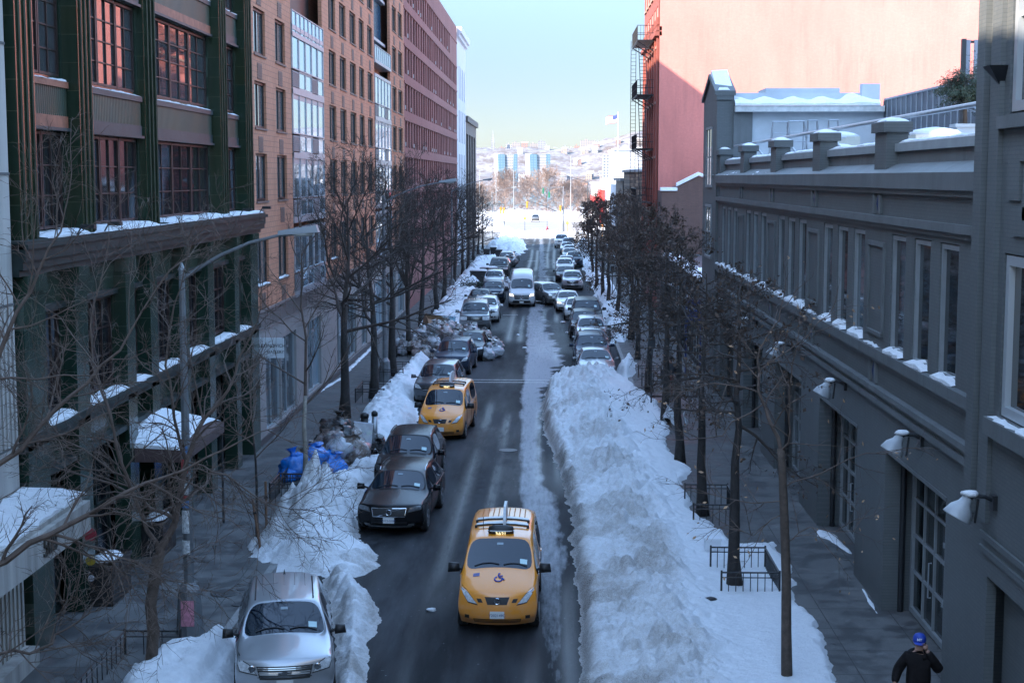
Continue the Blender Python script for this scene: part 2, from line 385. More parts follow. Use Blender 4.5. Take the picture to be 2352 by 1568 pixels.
def walkmat():
    mt, t, b = nodes('damp_concrete')
    g = N(t, 'ShaderNodeNewGeometry')
    n1 = noisetex(t, .75, 5, .62); n2 = noisetex(t, 30, 4, .7); n3 = noisetex(t, 3.0, 5, .65)
    c = mixc(t, ramp(t, n2, .3, .7), (.105, .104, .102), (.15, .147, .142))
    wetf = ramp(t, math_(t, 'ADD', math_(t, 'MULTIPLY', n1, .7), math_(t, 'MULTIPLY', n3, .3)), .44, .56)
    c = mixc(t, math_(t, 'MULTIPLY', wetf, .75), c, (.05, .05, .051))
    saltf = ramp(t, noisetex(t, 1.7, 6, .7, stretch=(1, .7, 1)), .58, .78); c = mixc(t, math_(t, 'MULTIPLY', saltf, .3), c, (.34, .345, .35))
    bt = N(t, 'ShaderNodeTexBrick'); t.links.new(g.outputs['Position'], bt.inputs['Vector']); bt.offset = 0
    bt.inputs['Scale'].default_value = 1; bt.inputs['Brick Width'].default_value = 1.52; bt.inputs['Row Height'].default_value = 1.52; bt.inputs['Mortar Size'].default_value = .014; bt.inputs['Mortar Smooth'].default_value = .3
    c = mixc(t, math_(t, 'MULTIPLY', bt.outputs['Fac'], .75), c, (.03, .03, .03))
    t.links.new(c, b.inputs['Base Color']); r = mixc(t, wetf, (.8,) * 3, (.42,) * 3); t.links.new(r, b.inputs['Roughness']); b.inputs['Specular IOR Level'].default_value = .15
    bump(t, b, math_(t, 'SUBTRACT', math_(t, 'MULTIPLY', n2, .3), bt.outputs['Fac']), .4, .01)
    return mt
# ground sheet to the horizon
def gmat():
    mt, t, b = nodes('snowy_ground'); n = noisetex(t, .05, 6, .6)
    t.links.new(mixc(t, ramp(t, n, .45, .6), (.7, .72, .75), (.3, .29, .28)), b.inputs['Base Color']); b.inputs['Roughness'].default_value = .8
    return mt
GM = gmat()
mb = MB(); mb.quad((-5000, -300, -.16), (5000, -300, -.16), (5000, 520, -.16), (-5000, 520, -.16)); mb.quad((-5000, 520, -.16), (5000, 520, -.16), (5000, 540, -3), (-5000, 540, -3)); mb.quad((-5000, 540, -3), (5000, 540, -3), (5000, 8000, -3), (-5000, 8000, -3))
tag(mb.build('ground', GM), kind='structure')
mb = MB(); mb.quad((-4000, 528, -1.2), (4000, 528, -1.2), (4000, 1745, -1.2), (-4000, 1745, -1.2))
wm, t_, b_ = nodes('river_water'); b_.inputs['Base Color'].default_value = (.06, .09, .11, 1); b_.inputs['Roughness'].default_value = .12; bump(t_, b_, noisetex(t_, .25, 4, .6), .35, .4)
tag(mb.build('water', wm), kind='structure')
# the street
ICE = [(545, 1238, 1250), (600, 1238, 1254), (650, 1234, 1258), (720, 1212, 1247), (780, 1208, 1268), (800, 1208, 1285), (830, 1206, 1292), (855, 1204, 1280), (880, 1200, 1262), (905, 1197, 1252), (950, 1195, 1243), (1000, 1194, 1241), (1050, 1193, 1245), (1100, 1192, 1262), (1170, 1195, 1280), (1300, 1225, 1300), (1420, 1238, 1308), (1520, 1246, 1312), (1600, 1250, 1314)]
iy = np.array([G(p[1], p[0]).y for p in ICE])[::-1]; ixl = np.array([G(p[1], p[0]).x for p in ICE])[::-1]; ixr = np.array([G(p[2], p[0]).x for p in ICE])[::-1]
RX0, RX1 = -6.95, 3.72
def roadfn(X, Yg): return -0.012 * ((X + 1.6) / 5.2) ** 2, np.ones(X.shape, bool)
def sm(x, a, b):
    u = np.clip((x - a) / (b - a), 0, 1); return u * u * (3 - 2 * u)
def roadattr(X, Yg, Z):
    xl = np.interp(Yg, iy, ixl); xr = np.interp(Yg, iy, ixr)
    nz = (fbm(X * 2.2, Yg * .5, 4, 3) - .5) * .6; rg = (fbm(X * .6, Yg * 2.5, 3, 5) - .5) * .9
    ice = sm(X - xl + nz * .5, -.12, .16) * sm(xr - X + nz + rg * np.clip((Yg - 60) / 10, 0, 1), -.12, .22)
    ice *= np.interp(Yg, [0, 28, 33, 40, 75, 100, 150, 260], [.22, .3, .5, .85, 1, .8, .62, .55])
    salt = fbm(X * .55 + 3, Yg * .12, 5, 11); salt = sm(salt, .38, .66) * .95
    tr = np.abs(((X + 2.0) / 1.7) % 1.0 - .5) * 2; salt *= .35 + .65 * sm(tr + (fbm(X, Yg * .2, 3, 8) - .5), .3, .8)
    salt += .55 * sm(fbm(X * .8, Yg * .5, 5, 23), .5, .66) * sm(-X, 2.6, 4.2)
    near = np.interp(Yg, [0, 30, 40, 60, 110, 200], [.35, .5, .8, 1, 1.1, 1.0]); salt *= near
    # curved tyre tracks swept towards the parked cars
    for cx, cy, r_, w_ in ((-7.6, 47.0, 5.3, .22), (-7.4, 46.2, 6.6, .2), (-8.2, 66, 5.6, .2), (-8.0, 38.5, 5.2, .18)):
        d = np.abs(np.hypot(X - cx, (Yg - cy) * .55) - r_); salt += .5 * np.exp(-(d / w_) ** 2) * sm(Yg, cy - 8, cy) * sm(fbm(X * 3, Yg * 3, 3, 2), .3, .6)
    wet = sm(fbm(X * .4, Yg * .1, 4, 31), .4, .65) * .5
    for xt in (-2.75, -1.95, -.55, .25):
        w_ = np.exp(-((X - xt - .12 * np.sin(Yg * .06 + xt)) / .24) ** 2) * sm(fbm(X * .5, Yg * .07, 3, 61), .25, .5); salt = salt * (1 - .85 * w_); wet = np.maximum(wet, w_)
    for xt, sd_ in ((-3.25, 1), (-2.35, 2), (-1.35, 3), (-1.05, 4), (-3.7, 5)):
        salt = salt + .22 * np.exp(-((X - xt - .2 * np.sin(Yg * .045 + sd_)) / .07) ** 2) * sm(fbm(X, Yg * .16, 3, 80 + sd_), .5, .66)
    return dict(ice=ice, salt=np.clip(salt, 0, 1.2), wet=wet)
ysr = np.concatenate([np.arange(-40, 15, 3), np.arange(15, 90, .16), np.arange(90, 150, .4), np.arange(150, AVE1 + 1, 1.5)])
RM = roadmat()
tag(heightfield('road', RX0, RX1, 0, 0, .16, roadfn, RM, roadattr, ys=ysr), kind='structure')
avm = M('avenue_asphalt_salted', (.19, .185, .18), .75, 0, .25, .6, .2, 8, stretch=(.2, 1, 1))
mb = MB(); mb.quad((-300, AVE0, -.014), (300, AVE0, -.014), (300, AVE1, -.014), (-300, AVE1, -.014))
mb.quad((-7.4, AVE1, -.014), (6, AVE1, -.014), (9, 520, -.014), (-30, 520, -.014)); 
tag(mb.build('avenue', avm), kind='structure')
# painted stop line and crossing
PAINT = M('worn_road_paint', (.55, .55, .53), .7, 0, .35, 5)
mb = MB()
for i in range(9): mb.quad((-5.6 + i * 1.0, AVE0 - 4.2, .004), (-5.0 + i * 1.0, AVE0 - 4.2, .004), (-5.0 + i * 1.0, AVE0 - 1.2, .004), (-5.6 + i * 1.0, AVE0 - 1.2, .004))
for yy in (72.0, 72.9): mb.quad((-4.6, yy, .006), (2.0, yy, .006), (2.0, yy + .12, .006), (-4.6, yy + .12, .006))
for xx, yy, l in ((-3.6, 108, 1.2), (-2.1, 118, 1.3), (-.9, 150, 2.2), (-3.0, 178, 2.2)): mb.quad((xx, yy, .006), (xx + 1.1, yy, .006), (xx + 1.1, yy + .14 * l, .006), (xx, yy + .14 * l, .006))
tag(mb.build('road_marking', PAINT), kind='structure')
WM = walkmat(); KERB = M('granite_kerb', (.22, .22, .215), .8, 0, .25, 3, .3, 30)
WZ = .13
mb = MB(); mb.box(-12.6, -7.12, -30, AVE0 - 3, -.15, WZ); tag(mb.build('pavement_left', WM), kind='structure')
mb = MB(); mb.box(-7.12, -6.93, -30, AVE0 - 3, -.15, WZ + .004); tag(mb.build('kerb_left', KERB), kind='structure')
mb = MB(); mb.box(3.89, 9.6, -30, AVE0 - 3, -.15, WZ); tag(mb.build('pavement_right', WM), kind='structure')
mb = MB(); mb.box(3.70, 3.89, -30, AVE0 - 3, -.15, WZ + .004); tag(mb.build('kerb_right', KERB), kind='structure')
# driveway apron between the mounds on the left is part of the pavement's look: a lighter worn strip of ice
IRON = M('cast_iron', (.06, .06, .062), .5, .5, .3, 8, .4, 40)
def manhole(x, y, z, label, r=.34):
    mb = MB(); mb.lathe([(r, 0), (r, .012), (r * .9, .018), (r * .3, .018)], (x, y, z), 24)
    tag(mb.build('manhole_cover', IRON), label, 'manhole cover', 'round covers set in the ground')
mp = G(1167, 1034); manhole(mp.x, mp.y, .001, 'round iron manhole cover in the road beside the pale ice track')
mp = G(515, 1362, WZ); manhole(mp.x, mp.y, WZ, 'large wet iron cover in the pavement beside the silver car', .33)
mp = G(548, 1388, WZ); manhole(mp.x, mp.y, WZ, 'small dark valve cover in the pavement beside the silver car', .16)
mp = G(555, 1353, WZ); manhole(mp.x, mp.y, WZ, 'smallest round cover in the pavement, farthest from the lamp post', .12)

# ---------------- snow
def P2(l, z=0): return [tuple(G(a, b, z)[:2]) for a, b in l]
def lumps(X, Yg, s, seed, amp):
    a = fbm(X * s, Yg * s, 4, seed, .55); r = 1 - np.abs(2 * fbm(X * s * 1.7, Yg * s * 1.7, 3, seed + 40) - 1)
    return ((a - .5) * 1.1 + (r - .6) * .8) * amp
def bank(name, poly, label, cat, hfn, res=.09, dirt=None, ragged=.35, seed=0, base=0.0, kind='stuff'):
    px = [p[0] for p in poly]; py = [p[1] for p in poly]
    def fn(X, Yg):
        d = polysdf(X, Yg, poly) + (fbm(X * 1.8, Yg * 1.8, 4, seed + 70) - .5) * ragged * 2
        h = hfn(X, Yg, d); return base - .03 + h, d > -.02
    def da(X, Yg, Z):
        d = polysdf(X, Yg, poly); return dict(dirt=dirt(X, Yg, Z, d) if dirt else np.zeros(X.shape))
    o = heightfield(name, min(px) - .6, max(px) + .6, min(py) - .6, max(py) + .6, res, fn, SNOWD, da)
    tag(o, label, cat, kind=kind); return o
# right bank
LE = [(1290, 866), (1250, 900), (1241, 930), (1240, 960), (1248, 1000), (1264, 1040), (1290, 1120), (1306, 1200), (1312, 1300), (1318, 1400), (1322, 1568), (1330, 1720)]
RE = [(1980, 1720), (1950, 1568), (1920, 1480), (1890, 1420), (1850, 1380), (1830, 1300), (1790, 1245), (1700, 1250), (1680, 1228), (1606, 1180), (1578, 1110), (1600, 1076), (1545, 1040), (1535, 1000), (1550, 985), (1515, 925), (1480, 900), (1395, 858)]
polyR = P2(LE) + P2(RE, WZ)
def hR(X, Yg, d):
    # distance from the road-side edge makes the ploughed wall, the pavement side is shallow
    le = P2(LE)[::-1]; ex = np.interp(Yg, [p[1] for p in le], [p[0] for p in le]); dl = np.clip(X - ex, 0, 9)
    tipy = np.interp(Yg, [20, 30, 38, 46, 54, 62, 70, 75], [.46, .48, .42, .5, .66, .85, .85, .45])
    wallh = sm(dl, 0, .4) * .6 + sm(dl, .3, 1.9) * .4
    ridge = tipy * wallh * (1 - .6 * np.clip((dl - 2.2) / 2.2, 0, 1))
    notch = np.exp(-((Yg - 39.5) / 2.3) ** 2) * np.exp(-((dl - .35) / .5) ** 2); ridge *= 1 - .75 * notch
    flat = .30 * sm(d, 0, .4)
    h = np.maximum(ridge, flat) * sm(d, -.02, .3)
    rough = np.clip(.9 - .75 * sm(dl, 2.2, 3.5), .08, 1) * np.clip(ridge * 1.7, .1, 1) * sm(d, .05, .5)
    h = h + lumps(X, Yg, 1.0, 5, .2) * rough + (clods(X, Yg, .7, 3, .5) * .3 + clods(X, Yg, .34, 4, .7) * .22 + clods(X, Yg, .17, 5, .8) * .11) * np.clip(rough * 1.25, .03, 1) + lumps(X, Yg, 9.0, 19, .07) * np.clip(rough + .12, 0, 1)
    for gx, gy, hx, hy in ((4.55, 36, .8, 1.0),): h = h * (1 - .45 * np.exp(-((X - gx) / hx) ** 2 - ((Yg - gy) / hy) ** 2))
    return np.maximum(h, .02 * sm(d, 0, .1) + (d > 0) * .01)
def dR(X, Yg, Z, d):
    le = P2(LE)[::-1]; ex = np.interp(Yg, [p[1] for p in le], [p[0] for p in le]); dl = X - ex
    f = .8 * (1 - sm(dl, .12, .6)) + .85 * (1 - sm(dl, 2.0, 3.4)) * np.interp(Yg, [25, 38, 46, 60, 75], [1, .95, .7, .65, .6])
    pat = sm(fbm(X * .7, Yg * .7, 4, 77), .42, .68); f = f * (.75 + .45 * pat) + .06 * pat
    return np.clip(f, 0, 1.2)
bank('snow_bank', polyR, 'long ploughed bank of dirty lumpy snow along the right side of the road', 'snow bank', hR, .05, dR, .22, 1)
# right-hand strip further down the street
def strip(xa, xb, y0, y1, z, h, seed, xw=.3): 
    n = max(4, int((y1 - y0) / 3)); l = []; r = []
    rr = random.Random(seed)
    for i in range(n + 1):
        yy = y0 + (y1 - y0) * i / n; l.append((xa + rr.uniform(-xw, xw), yy)); r.append((xb + rr.uniform(-xw, xw), yy))
    return l + r[::-1]
def hS(hmax, seed, lump=.5, edge=.9):
    def f(X, Yg, d):
        h = hmax * sm(d, -.02, edge) * (.55 + .9 * fbm(X * .35, Yg * .35, 3, seed + 3)); h = h + lumps(X, Yg, 1.2, seed, lump * .7 * hmax) * sm(d, .05, .5) + (clods(X, Yg, .5, seed + 2, .6) * .3 + clods(X, Yg, .25, seed + 3, .7) * .2) * hmax * sm(d, .05, .4) + lumps(X, Yg, 10, seed + 5, .05) * sm(d, .05, .3)
        return np.maximum(h, .015 * (d > 0))
    return f
def dS(a, b, seed):
    def f(X, Yg, Z, d): return np.clip(a * (1 - sm(d, .1, .7)) + b * sm(fbm(X * .8, Yg * .8, 4, seed), .45, .7), 0, 1.1)
    return f
bank('snow_bank', strip(3.5, 5.6, 98, 142, 0, 0, 3), 'bright strip of trampled snow beside the angled grey car', 'snow bank', hS(.7, 3), .16, dS(.3, .25, 5), .3, 2)
bank('snow_bank', strip(3.4, 5.3, 144, 246, 0, 0, 4), 'far strip of kerb snow under the last trees on the right', 'snow bank', hS(.7, 4), .3, dS(.3, .25, 6), .3, 3)
bank('snow_bank', P2([(1395, 790), (1420, 758), (1450, 758), (1462, 775), (1440, 792)]), 'snow heaped inside the tree guard beside the silver hatchback', 'snow bank', hS(.75, 6), .1, dS(.1, .1, 5), .2, 4)
bank('snow_bank', P2([(1408, 868), (1425, 835), (1450, 820), (1468, 835), (1465, 868), (1440, 880)]), 'snow heap beside the parked dark sedan at the head of the bank', 'snow bank', hS(.8, 7), .1, dS(.1, .15, 5), .2, 5)
# left side
ML = [(528, 1283), (545, 1250), (600, 1222), (660, 1196), (705, 1172), (650, 1165), (622, 1160), (640, 1120), (700, 1112), (760, 1085), (820, 1052), (845, 1030), (890, 1010), (905, 1035), (890, 1075), (862, 1110), (835, 1160), (828, 1225), (850, 1245), (885, 1262), (882, 1290), (850, 1310), (800, 1325), (720, 1310), (640, 1305), (580, 1298)]
def hL(X, Yg, d):
    c = G(720, 1235); b = 1.25 * np.exp(-((X - c.x) / 1.5) ** 2 - ((Yg - c.y) / 1.9) ** 2)
    k = sm(-np.abs(X + 6.25), -1.0, -.1) * .5
    b = b * np.interp(Yg, [40, 44, 47], [1, .6, .15]); k = k * np.interp(Yg, [40, 45, 60], [1, .55, .5])
    h = (.22 + k + .8 * b) * sm(d, -.02, 1.15) * (.7 + .6 * fbm(X * .5, Yg * .5, 3, 14))
    return np.maximum(h + lumps(X, Yg, 1.0, 15, .3) * sm(d, .1, .9) * (.35 + k + b) + (clods(X, Yg, .6, 13, .5) * .24 + clods(X, Yg, .3, 14, .6) * .17 + clods(X, Yg, .15, 15, .7) * .08) * sm(d, .05, .5) * (.5 + k + b) + lumps(X, Yg, 9, 18, .04) * sm(d, .05, .3), .015 * (d > 0))
bank('snow_bank', P2(ML, WZ), 'tall mound of snow on the left kerb between the trees and the black wagon', 'snow bank', hL, .06, lambda X, Yg, Z, d: np.clip(.6 * (1 - sm(d, .1, .8)) * sm(X, -7.5, -4.5) + .22 + .45 * sm(fbm(X * .8, Yg * .8, 4, 9), .44, .64), 0, 1), .22, 6)
MM = [(735, 1330), (790, 1318), (845, 1350), (880, 1395), (884, 1430), (862, 1470), (856, 1520), (850, 1568), (835, 1680), (755, 1700), (760, 1540), (762, 1480), (748, 1400)]
bank('snow_bank', P2(MM), 'grey ridge of snow left between the silver car and the traffic lane', 'snow bank', hS(.62, 21, .5, 1.1), .05, lambda X, Yg, Z, d: np.clip(.55 * (1 - sm(d, .1, .6)) + .35 + .3 * sm(fbm(X, Yg, 4, 4), .45, .65) - .5 * sm(Z, .5, .9), 0, 1), .1, 7)
MF = [(255, 1575), (330, 1508), (392, 1486), (445, 1476), (475, 1448), (545, 1440), (560, 1470), (548, 1530), (536, 1580), (520, 1720), (200, 1720)]
def hF(X, Yg, d):
    g = np.exp(-((X - G(490, 1560).x) / .17) ** 2) * .3
    return np.maximum((.5 * sm(d, -.02, .6) - g * sm(d, .2, .5)) * (.7 + .5 * fbm(X * .5, Yg * .5, 3, 44)) + lumps(X, Yg, 1.7, 45, .18) * sm(d, .1, .6) + lumps(X, Yg, 6, 46, .05) * sm(d, .05, .3), .015)
bank('snow_bank', P2(MF, WZ), 'clean snow round the nearest tree in the bottom left corner', 'snow bank', hF, .06, dS(.05, .05, 3), .18, 8)
SL = [(815, 960), (838, 925), (880, 882), (905, 858), (935, 830), (955, 800), (965, 790), (1010, 800), (995, 850), (972, 880), (960, 910), (965, 950), (960, 985), (930, 1000), (895, 1010), (850, 1020), (825, 1010)]
bank('snow_bank', P2(SL, WZ), 'kerb snow round the iron tree guards beside the parked taxi', 'snow bank', hS(.5, 31, .5), .07, dS(.25, .32, 8), .2, 9)
bank('snow_bank', strip(-8.6, -6.2, 92, 122, 0, 0, 8), 'kerb snow behind the rubbish heap beside the old grey truck', 'snow bank', hS(.7, 33), .16, dS(.2, .25, 9), .3, 10)
bank('snow_bank', strip(-9.0, -6.3, 124, 178, 0, 0, 9), 'kerb snow under the left trees beside the farther parked cars', 'snow bank', hS(.75, 34), .25, dS(.2, .25, 10), .3, 11)
bank('snow_bank', strip(-9.2, -4.0, 192, 222, 0, 0, 10, .6), 'broad grey snow heap beyond the last parked cars on the left', 'snow bank', hS(.85, 35, .9, 1.4), .16, dS(.3, .35, 11), .5, 12)
bank('snow_bank', [(-9, 247), (-3, 246), (1, 246.5), (4, 246), (7, 247), (7, 250.5), (3, 250), (-2, 250.3), (-6, 251.5), (-9, 252)], 'low snow ridge across the end of the street at the avenue', 'snow bank', hS(1.0, 36, .4, 1.2), .3, dS(.2, .2, 12), .4, 13)
bank('snow_bank', strip(-46, 34, 277, 281, 0, 0, 12, .3) if False else [(-60, 277.5), (-7.5, 277.5), (-9, 300), (-14, 340), (-60, 344)], 'sunlit snowfield on the far side of the avenue left of the road', 'snow bank', hS(1.2, 37, .4, 3), .9, dS(.05, .2, 13), 1.0, 14)
bank('snow_bank', [(6.5, 277.5), (40, 277.5), (40, 330), (8.5, 335)], 'sunlit snowfield on the far side of the avenue right of the road', 'snow bank', hS(1.2, 38, .4, 3), .9, dS(.05, .2, 14), 1.0, 15)
bank('snow_bank', [(-30, 338), (-14, 342), (0, 345), (9, 338), (30, 336), (30, 356), (-30, 358)], 'snow berm beneath the park trees where the road bends away', 'snow bank', hS(1.7, 39, .4, 4), .9, dS(.1, .25, 15), 1.0, 16)
# snow swept against the right building's doors
bank('snow_patch', P2([(1872, 1215), (1890, 1218), (1925, 1232), (1960, 1270), (1966, 1285), (1935, 1262), (1900, 1240), (1876, 1232)], WZ), 'thin white patch of snow in front of the far grey doorway', 'snow patch', hS(.1, 51, .4, .15), .05, None, .06, 17, WZ)
bank('snow_patch', P2([(1975, 1345), (1985, 1350), (2022, 1408), (2012, 1412), (1990, 1380)], WZ), 'narrow sliver of snow along the foot of the grey brick pier', 'snow patch', hS(.07, 52, .4, .1), .04, None, .03, 18, WZ)
for i, (a, b_, l) in enumerate([((783, 860), (852, 795), 'snow line along the pale storefront base between the first two tree trunks'), ((715, 905), (778, 868), 'snow line along the storefront base behind the birch-like sapling')]):
    p0 = G(*a, WZ); p1 = G(*b_, WZ)
    bank('snow_patch', [(p0.x, p0.y), (p0.x + .28, p0.y), (p1.x + .28, p1.y), (p1.x, p1.y)], l, 'snow patch', hS(.07, 53 + i, .4, .12), .08, None, .08, 19 + i, WZ)
# ================================================================== left side buildings
def ledge_snow(mb, F, u0, u1, v, d0, d1, h, seed=0, step=.22, gap=0.0):
    n = max(2, int((u1 - u0) / step)); rr = random.Random(seed); prev = None
    for i in range(n + 1):
        u = u0 + (u1 - u0) * i / n
        k = (.55 + .6 * rr.random()) * (0.25 if i in (0, n) else 1)
        if rr.random() < gap: k *= .1
        e = d1 + rr.uniform(-.06, .03) * (1 if d1 > d0 else -1)
        r = [F(u, v, d0), F(u, v + h * k, d0), F(u, v + h * k * .95, (d0 + e * 2) / 3), F(u, v + h * k * .5, e), F(u, v, e)]
        if prev is not None:
            for a in range(4): mb.quad(prev[a], r[a], r[a + 1], prev[a + 1])
        prev = r
PANE_D = glass('dark_pane', (.009, .011, .014), .04, 1.55, .8, .05)
PANE_M = glass('mirror_pane', (.5, .54, .57), .02, 1.6, 0, .04, .8)
PANE_G = glass('tinted_mirror_pane', (.045, .05, .055), .025, 2.1, 0, .05, .0); PANE_B = glass('blue_bay_pane', (.55, .68, .78), .03, 1.6, 0, .03, .85)
PANE_S = glass('storefront_pane', (.03, .045, .055), .04, 1.7, .5)
FL = Fac('L', -10.6)
# ---------------- pale concrete building with the numbered canopy
CONC = M('pale_ribbed_concrete', (.37, .355, .33), .8, 0, .18, .8, .25, 18, stretch=(1, 3, .3))
bld = empty('concrete_building', (-10.6, 22, 0)); tag(bld, 'pale ribbed concrete building with a snowy canopy numbered 508', 'building')
def W_(o, parent):  # keep world coordinates for children of a placed empty
    o.matrix_parent_inverse = parent.matrix_world.inverted() if parent.matrix_world != Matrix() else Matrix.Translation(-Vector(parent.location)); return o
def kid(mb, name, mats, parent, smooth=False):
    if mb.marks:
        for q in mb.pieces(): o = kid(q, name, mats, parent, smooth)
        return o
    o = mb.build(name, mats, parent, smooth); 
    o.location = -Vector(parent.location); return o
def kidw(o, parent):
    o.location = Vector(o.location) - Vector(parent.location); return o
YC = Y(26.25)
mb = MB(); mb.box(-24, -10.62, -30, YC, WZ, 25.2)
# thin ribs on the street face and panel joints
for i in range(40):
    yy = YC - .18 - i * .22; mb.box(-10.64, -10.585, yy, yy + .1, 4.6, 7.3); mb.box(-10.64, -10.585, yy, yy + .1, WZ, 2.7)
kid(mb, 'wall', CONC, bld)
mb = MB(); JT = M('panel_joint', (.10, .10, .10), .9)
for zz in (7.35, 9.9, 12.4, 4.55): mb.box(-10.63, -10.6, 8, YC, zz, zz + .05)
kid(mb, 'panel_joint', JT, bld)
CONC2 = M('weathered_canopy_concrete', (.34, .325, .30), .85, 0, .35, 1.2, .3, 14, stretch=(2.2, 2.2, .25))
mb = MB(); mb.box(-10.65, -9.2, 8, YC - .05, 2.88, 3.47); mb.box(-10.65, -9.32, 8, YC - .17, 3.47, 3.56)
kid(mb, 'canopy', CONC2, bld)
mb = MB()
for i in range(12): ledge_snow(mb, FL, 12 + i * 1.45, 12 + i * 1.45 + 1.44, 3.55, 0.02, 1.26, .12 + .03 * (i % 3), 100 + i, .24)
kid(mb, 'snow_cover', SNOW, bld, True)
n0 = G(65, 1287, 3.1); 
NUM = M('bronze_numerals', (.03, .026, .02), .6)
yy = YC - 1.62
o = text('house_number', '508', .5, NUM, bld, face_mtx((-9.185, Y(26.25) - 2.5, 3.17), (0, 1, 0), (0, 0, 1)), .02); kidw(o, bld)
# the base ledge along the pavement
mb = MB(); mb.box(-10.6, -10.3, 8, YC - .1, WZ, .5); kid(mb, 'plinth', CONC2, bld)

# ---------------- green glazed tile building
g0, g1 = Y(26.3), Y(47.9)
GT = brick('green_glazed_tile', (.016, .040, .028), (.024, .046, .030), (.08, .11, .09), .5, .62, .008, 'y', .22, .3, .12, glaze=True)
GO = brick('olive_glazed_tile', (.032, .042, .020), (.020, .042, .026), (.10, .11, .07), .42, .62, .008, 'y', .22, .35, .12, glaze=True)
GTX = brick('green_glazed_tile_side', (.016, .04, .03), (.022, .045, .032), (.10, .13, .11), .6, .62, .008, 'x', .22, .3, .12, glaze=True)
def ribmat():
    mt, t, b = nodes('ribbed_olive_tile')
    g = N(t, 'ShaderNodeNewGeometry'); sp = N(t, 'ShaderNodeSeparateXYZ'); t.links.new(g.outputs['Position'], sp.inputs[0])
    s = math_(t, 'SINE', math_(t, 'MULTIPLY', sp.outputs['Y'], 2 * math.pi / .13)); f = ramp(t, s, -1, 1)
    c = mixc(t, f, (.012, .028, .022), (.034, .070, .056)); n = noisetex(t, .8, 4, .6); c = mixc(t, ramp(t, n, .35, .7), c, (.06, .06, .035))
    t.links.new(c, b.inputs['Base Color']); b.inputs['Roughness'].default_value = .42; b.inputs['Specular IOR Level'].default_value = .25; bump(t, b, f, .5, .03); return mt
GR = ribmat()
TERR = M('terracotta_course', (.28, .10, .055), .6, 0, .35, 3, .2, 20); TERD = M('dark_slate_course', (.022, .033, .036), .5, 0, .3, 3, .2, 20)
GDARK = M('dark_bronze_green', (.018, .028, .026), .5, 0, .3, 2, .1, 10, spec=.25)
WFR = M('oxblood_window_frame', (.028, .015, .013), .45, 0, .2, 4)
gb = empty('green_tile_building', (-10.6, (g0 + g1) / 2, 0)); tag(gb, 'dark green glazed tile building with red-brown windows and a brown awning', 'building')
FG = FL
piers_u = [(26.74, 27.69, .0), (30.31, 31.2, .0), (43.24, 44.2, .0), (46.84, 47.87, .0)]
# main wall plane of the upper floors sits .36 m behind the pier faces
def Fback(u, v, d=0): return (-10.96 + d, u, v)
holes = []
bays_u = [(27.72, 30.28), (31.25, 35.74), (36.92, 43.18), (44.25, 46.8)]
rows_g = [(8.72, 10.86), (12.05, 14.25), (15.45, 17.65), (18.85, 21.05)]
for (a, b) in bays_u:
    for (c, d) in rows_g: holes.append((Y(a) + .06, Y(b) - .06, c, d))
mb = MB(); FBK = Fac('L', -10.96); wall(mb, FBK, g0, g1, 8.0, 34, holes, .12, 0); mb.box(-24, -11.2, g0 + .02, g1 - .02, WZ, 34, 0)
kid(mb, 'wall', GT, gb)
mb = MB()
for a, b, _ in piers_u:
    mb.mark(); mb.box(-11.1, -10.6, Y(a), Y(b), 8.4, 24.2, 0)
    for k in (.18, .5, .82): mb.box(-10.62, -10.57, Y(a) + (Y(b) - Y(a)) * k - .05, Y(a) + (Y(b) - Y(a)) * k + .05, 8.4, 24.2, 1)
mb.mark(); mb.box(-11.1, -10.78, Y(35.79), Y(36.87), 8.4, 24.2, 0)
for k in (.2, .5, .8): mb.box(-10.8, -10.72, Y(35.79) + Y(1.08) * k - .06, Y(35.79) + Y(1.08) * k + .06, 8.4, 24.2, 1)
kid(mb, 'pier', [GO, M('moss_green_rib', (.022, .032, .018), .65, 0, .4, 2, spec=.1)], gb)
# flat olive faces between ribs, darker sides
mb = MB(); mc = MB(); md = MB()
for bi, (a, b) in enumerate(bays_u):
    for v in (10.9, 14.3, 17.7):
        mb.mark(); mc.mark(); md.mark(); mb.fbox(FBK, Y(a) + .02, Y(b) - .02, v + .3, v + .92, -.05, .09)
        (mc if bi in (0,) or (bi == 2 and v == 14.3) else md).fbox(FBK, Y(a) + .02, Y(b) - .02, v + .04, v + .30, -.05, .11)
        (mc if bi in (0,) else md).fbox(FBK, Y(a) + .02, Y(b) - .02, v + .92, v + 1.06, -.05, .14)
        md.fbox(FBK, Y(a) + .0, Y(b) - .0, v - .03, v + .04, -.05, .17)
kid(mb, 'ribbed_spandrel', GR, gb); kid(mc, 'terracotta_course', TERR, gb); kid(md, 'slate_course', TERD, gb)
for bi, (a, b) in enumerate(bays_u):
    n = {0: 2, 1: 3, 2: 3, 3: 2}[bi]
    for ri, (c, d) in enumerate(rows_g):
        ua, ub = Y(a) + .08, Y(b) - .08; w_ = (ub - ua) / n
        for k in range(n):
            o = window(FBK, gb, ua + k * w_ + .02, ua + (k + 1) * w_ - .02, c + .02, d - .02, -.12, WFR, PANE_D if ri == 0 else PANE_G, 2, 4 if ri else 3, .06, .03, .08); kidw(o, gb)
# curtain panels glimpsed behind some lower panes are left to the glass
mb = MB()
for bi, (a, b) in enumerate(bays_u):
    for v in (11.96, 15.36): ledge_snow(mb, FBK, Y(a) + .05, Y(b) - .05, v, -.1, .15, .06, bi + int(v), .2, .25)
    ledge_snow(mb, FBK, Y(a) + .05, Y(b) - .05, 8.6, -.1, .56, .13, 40 + bi, .3)
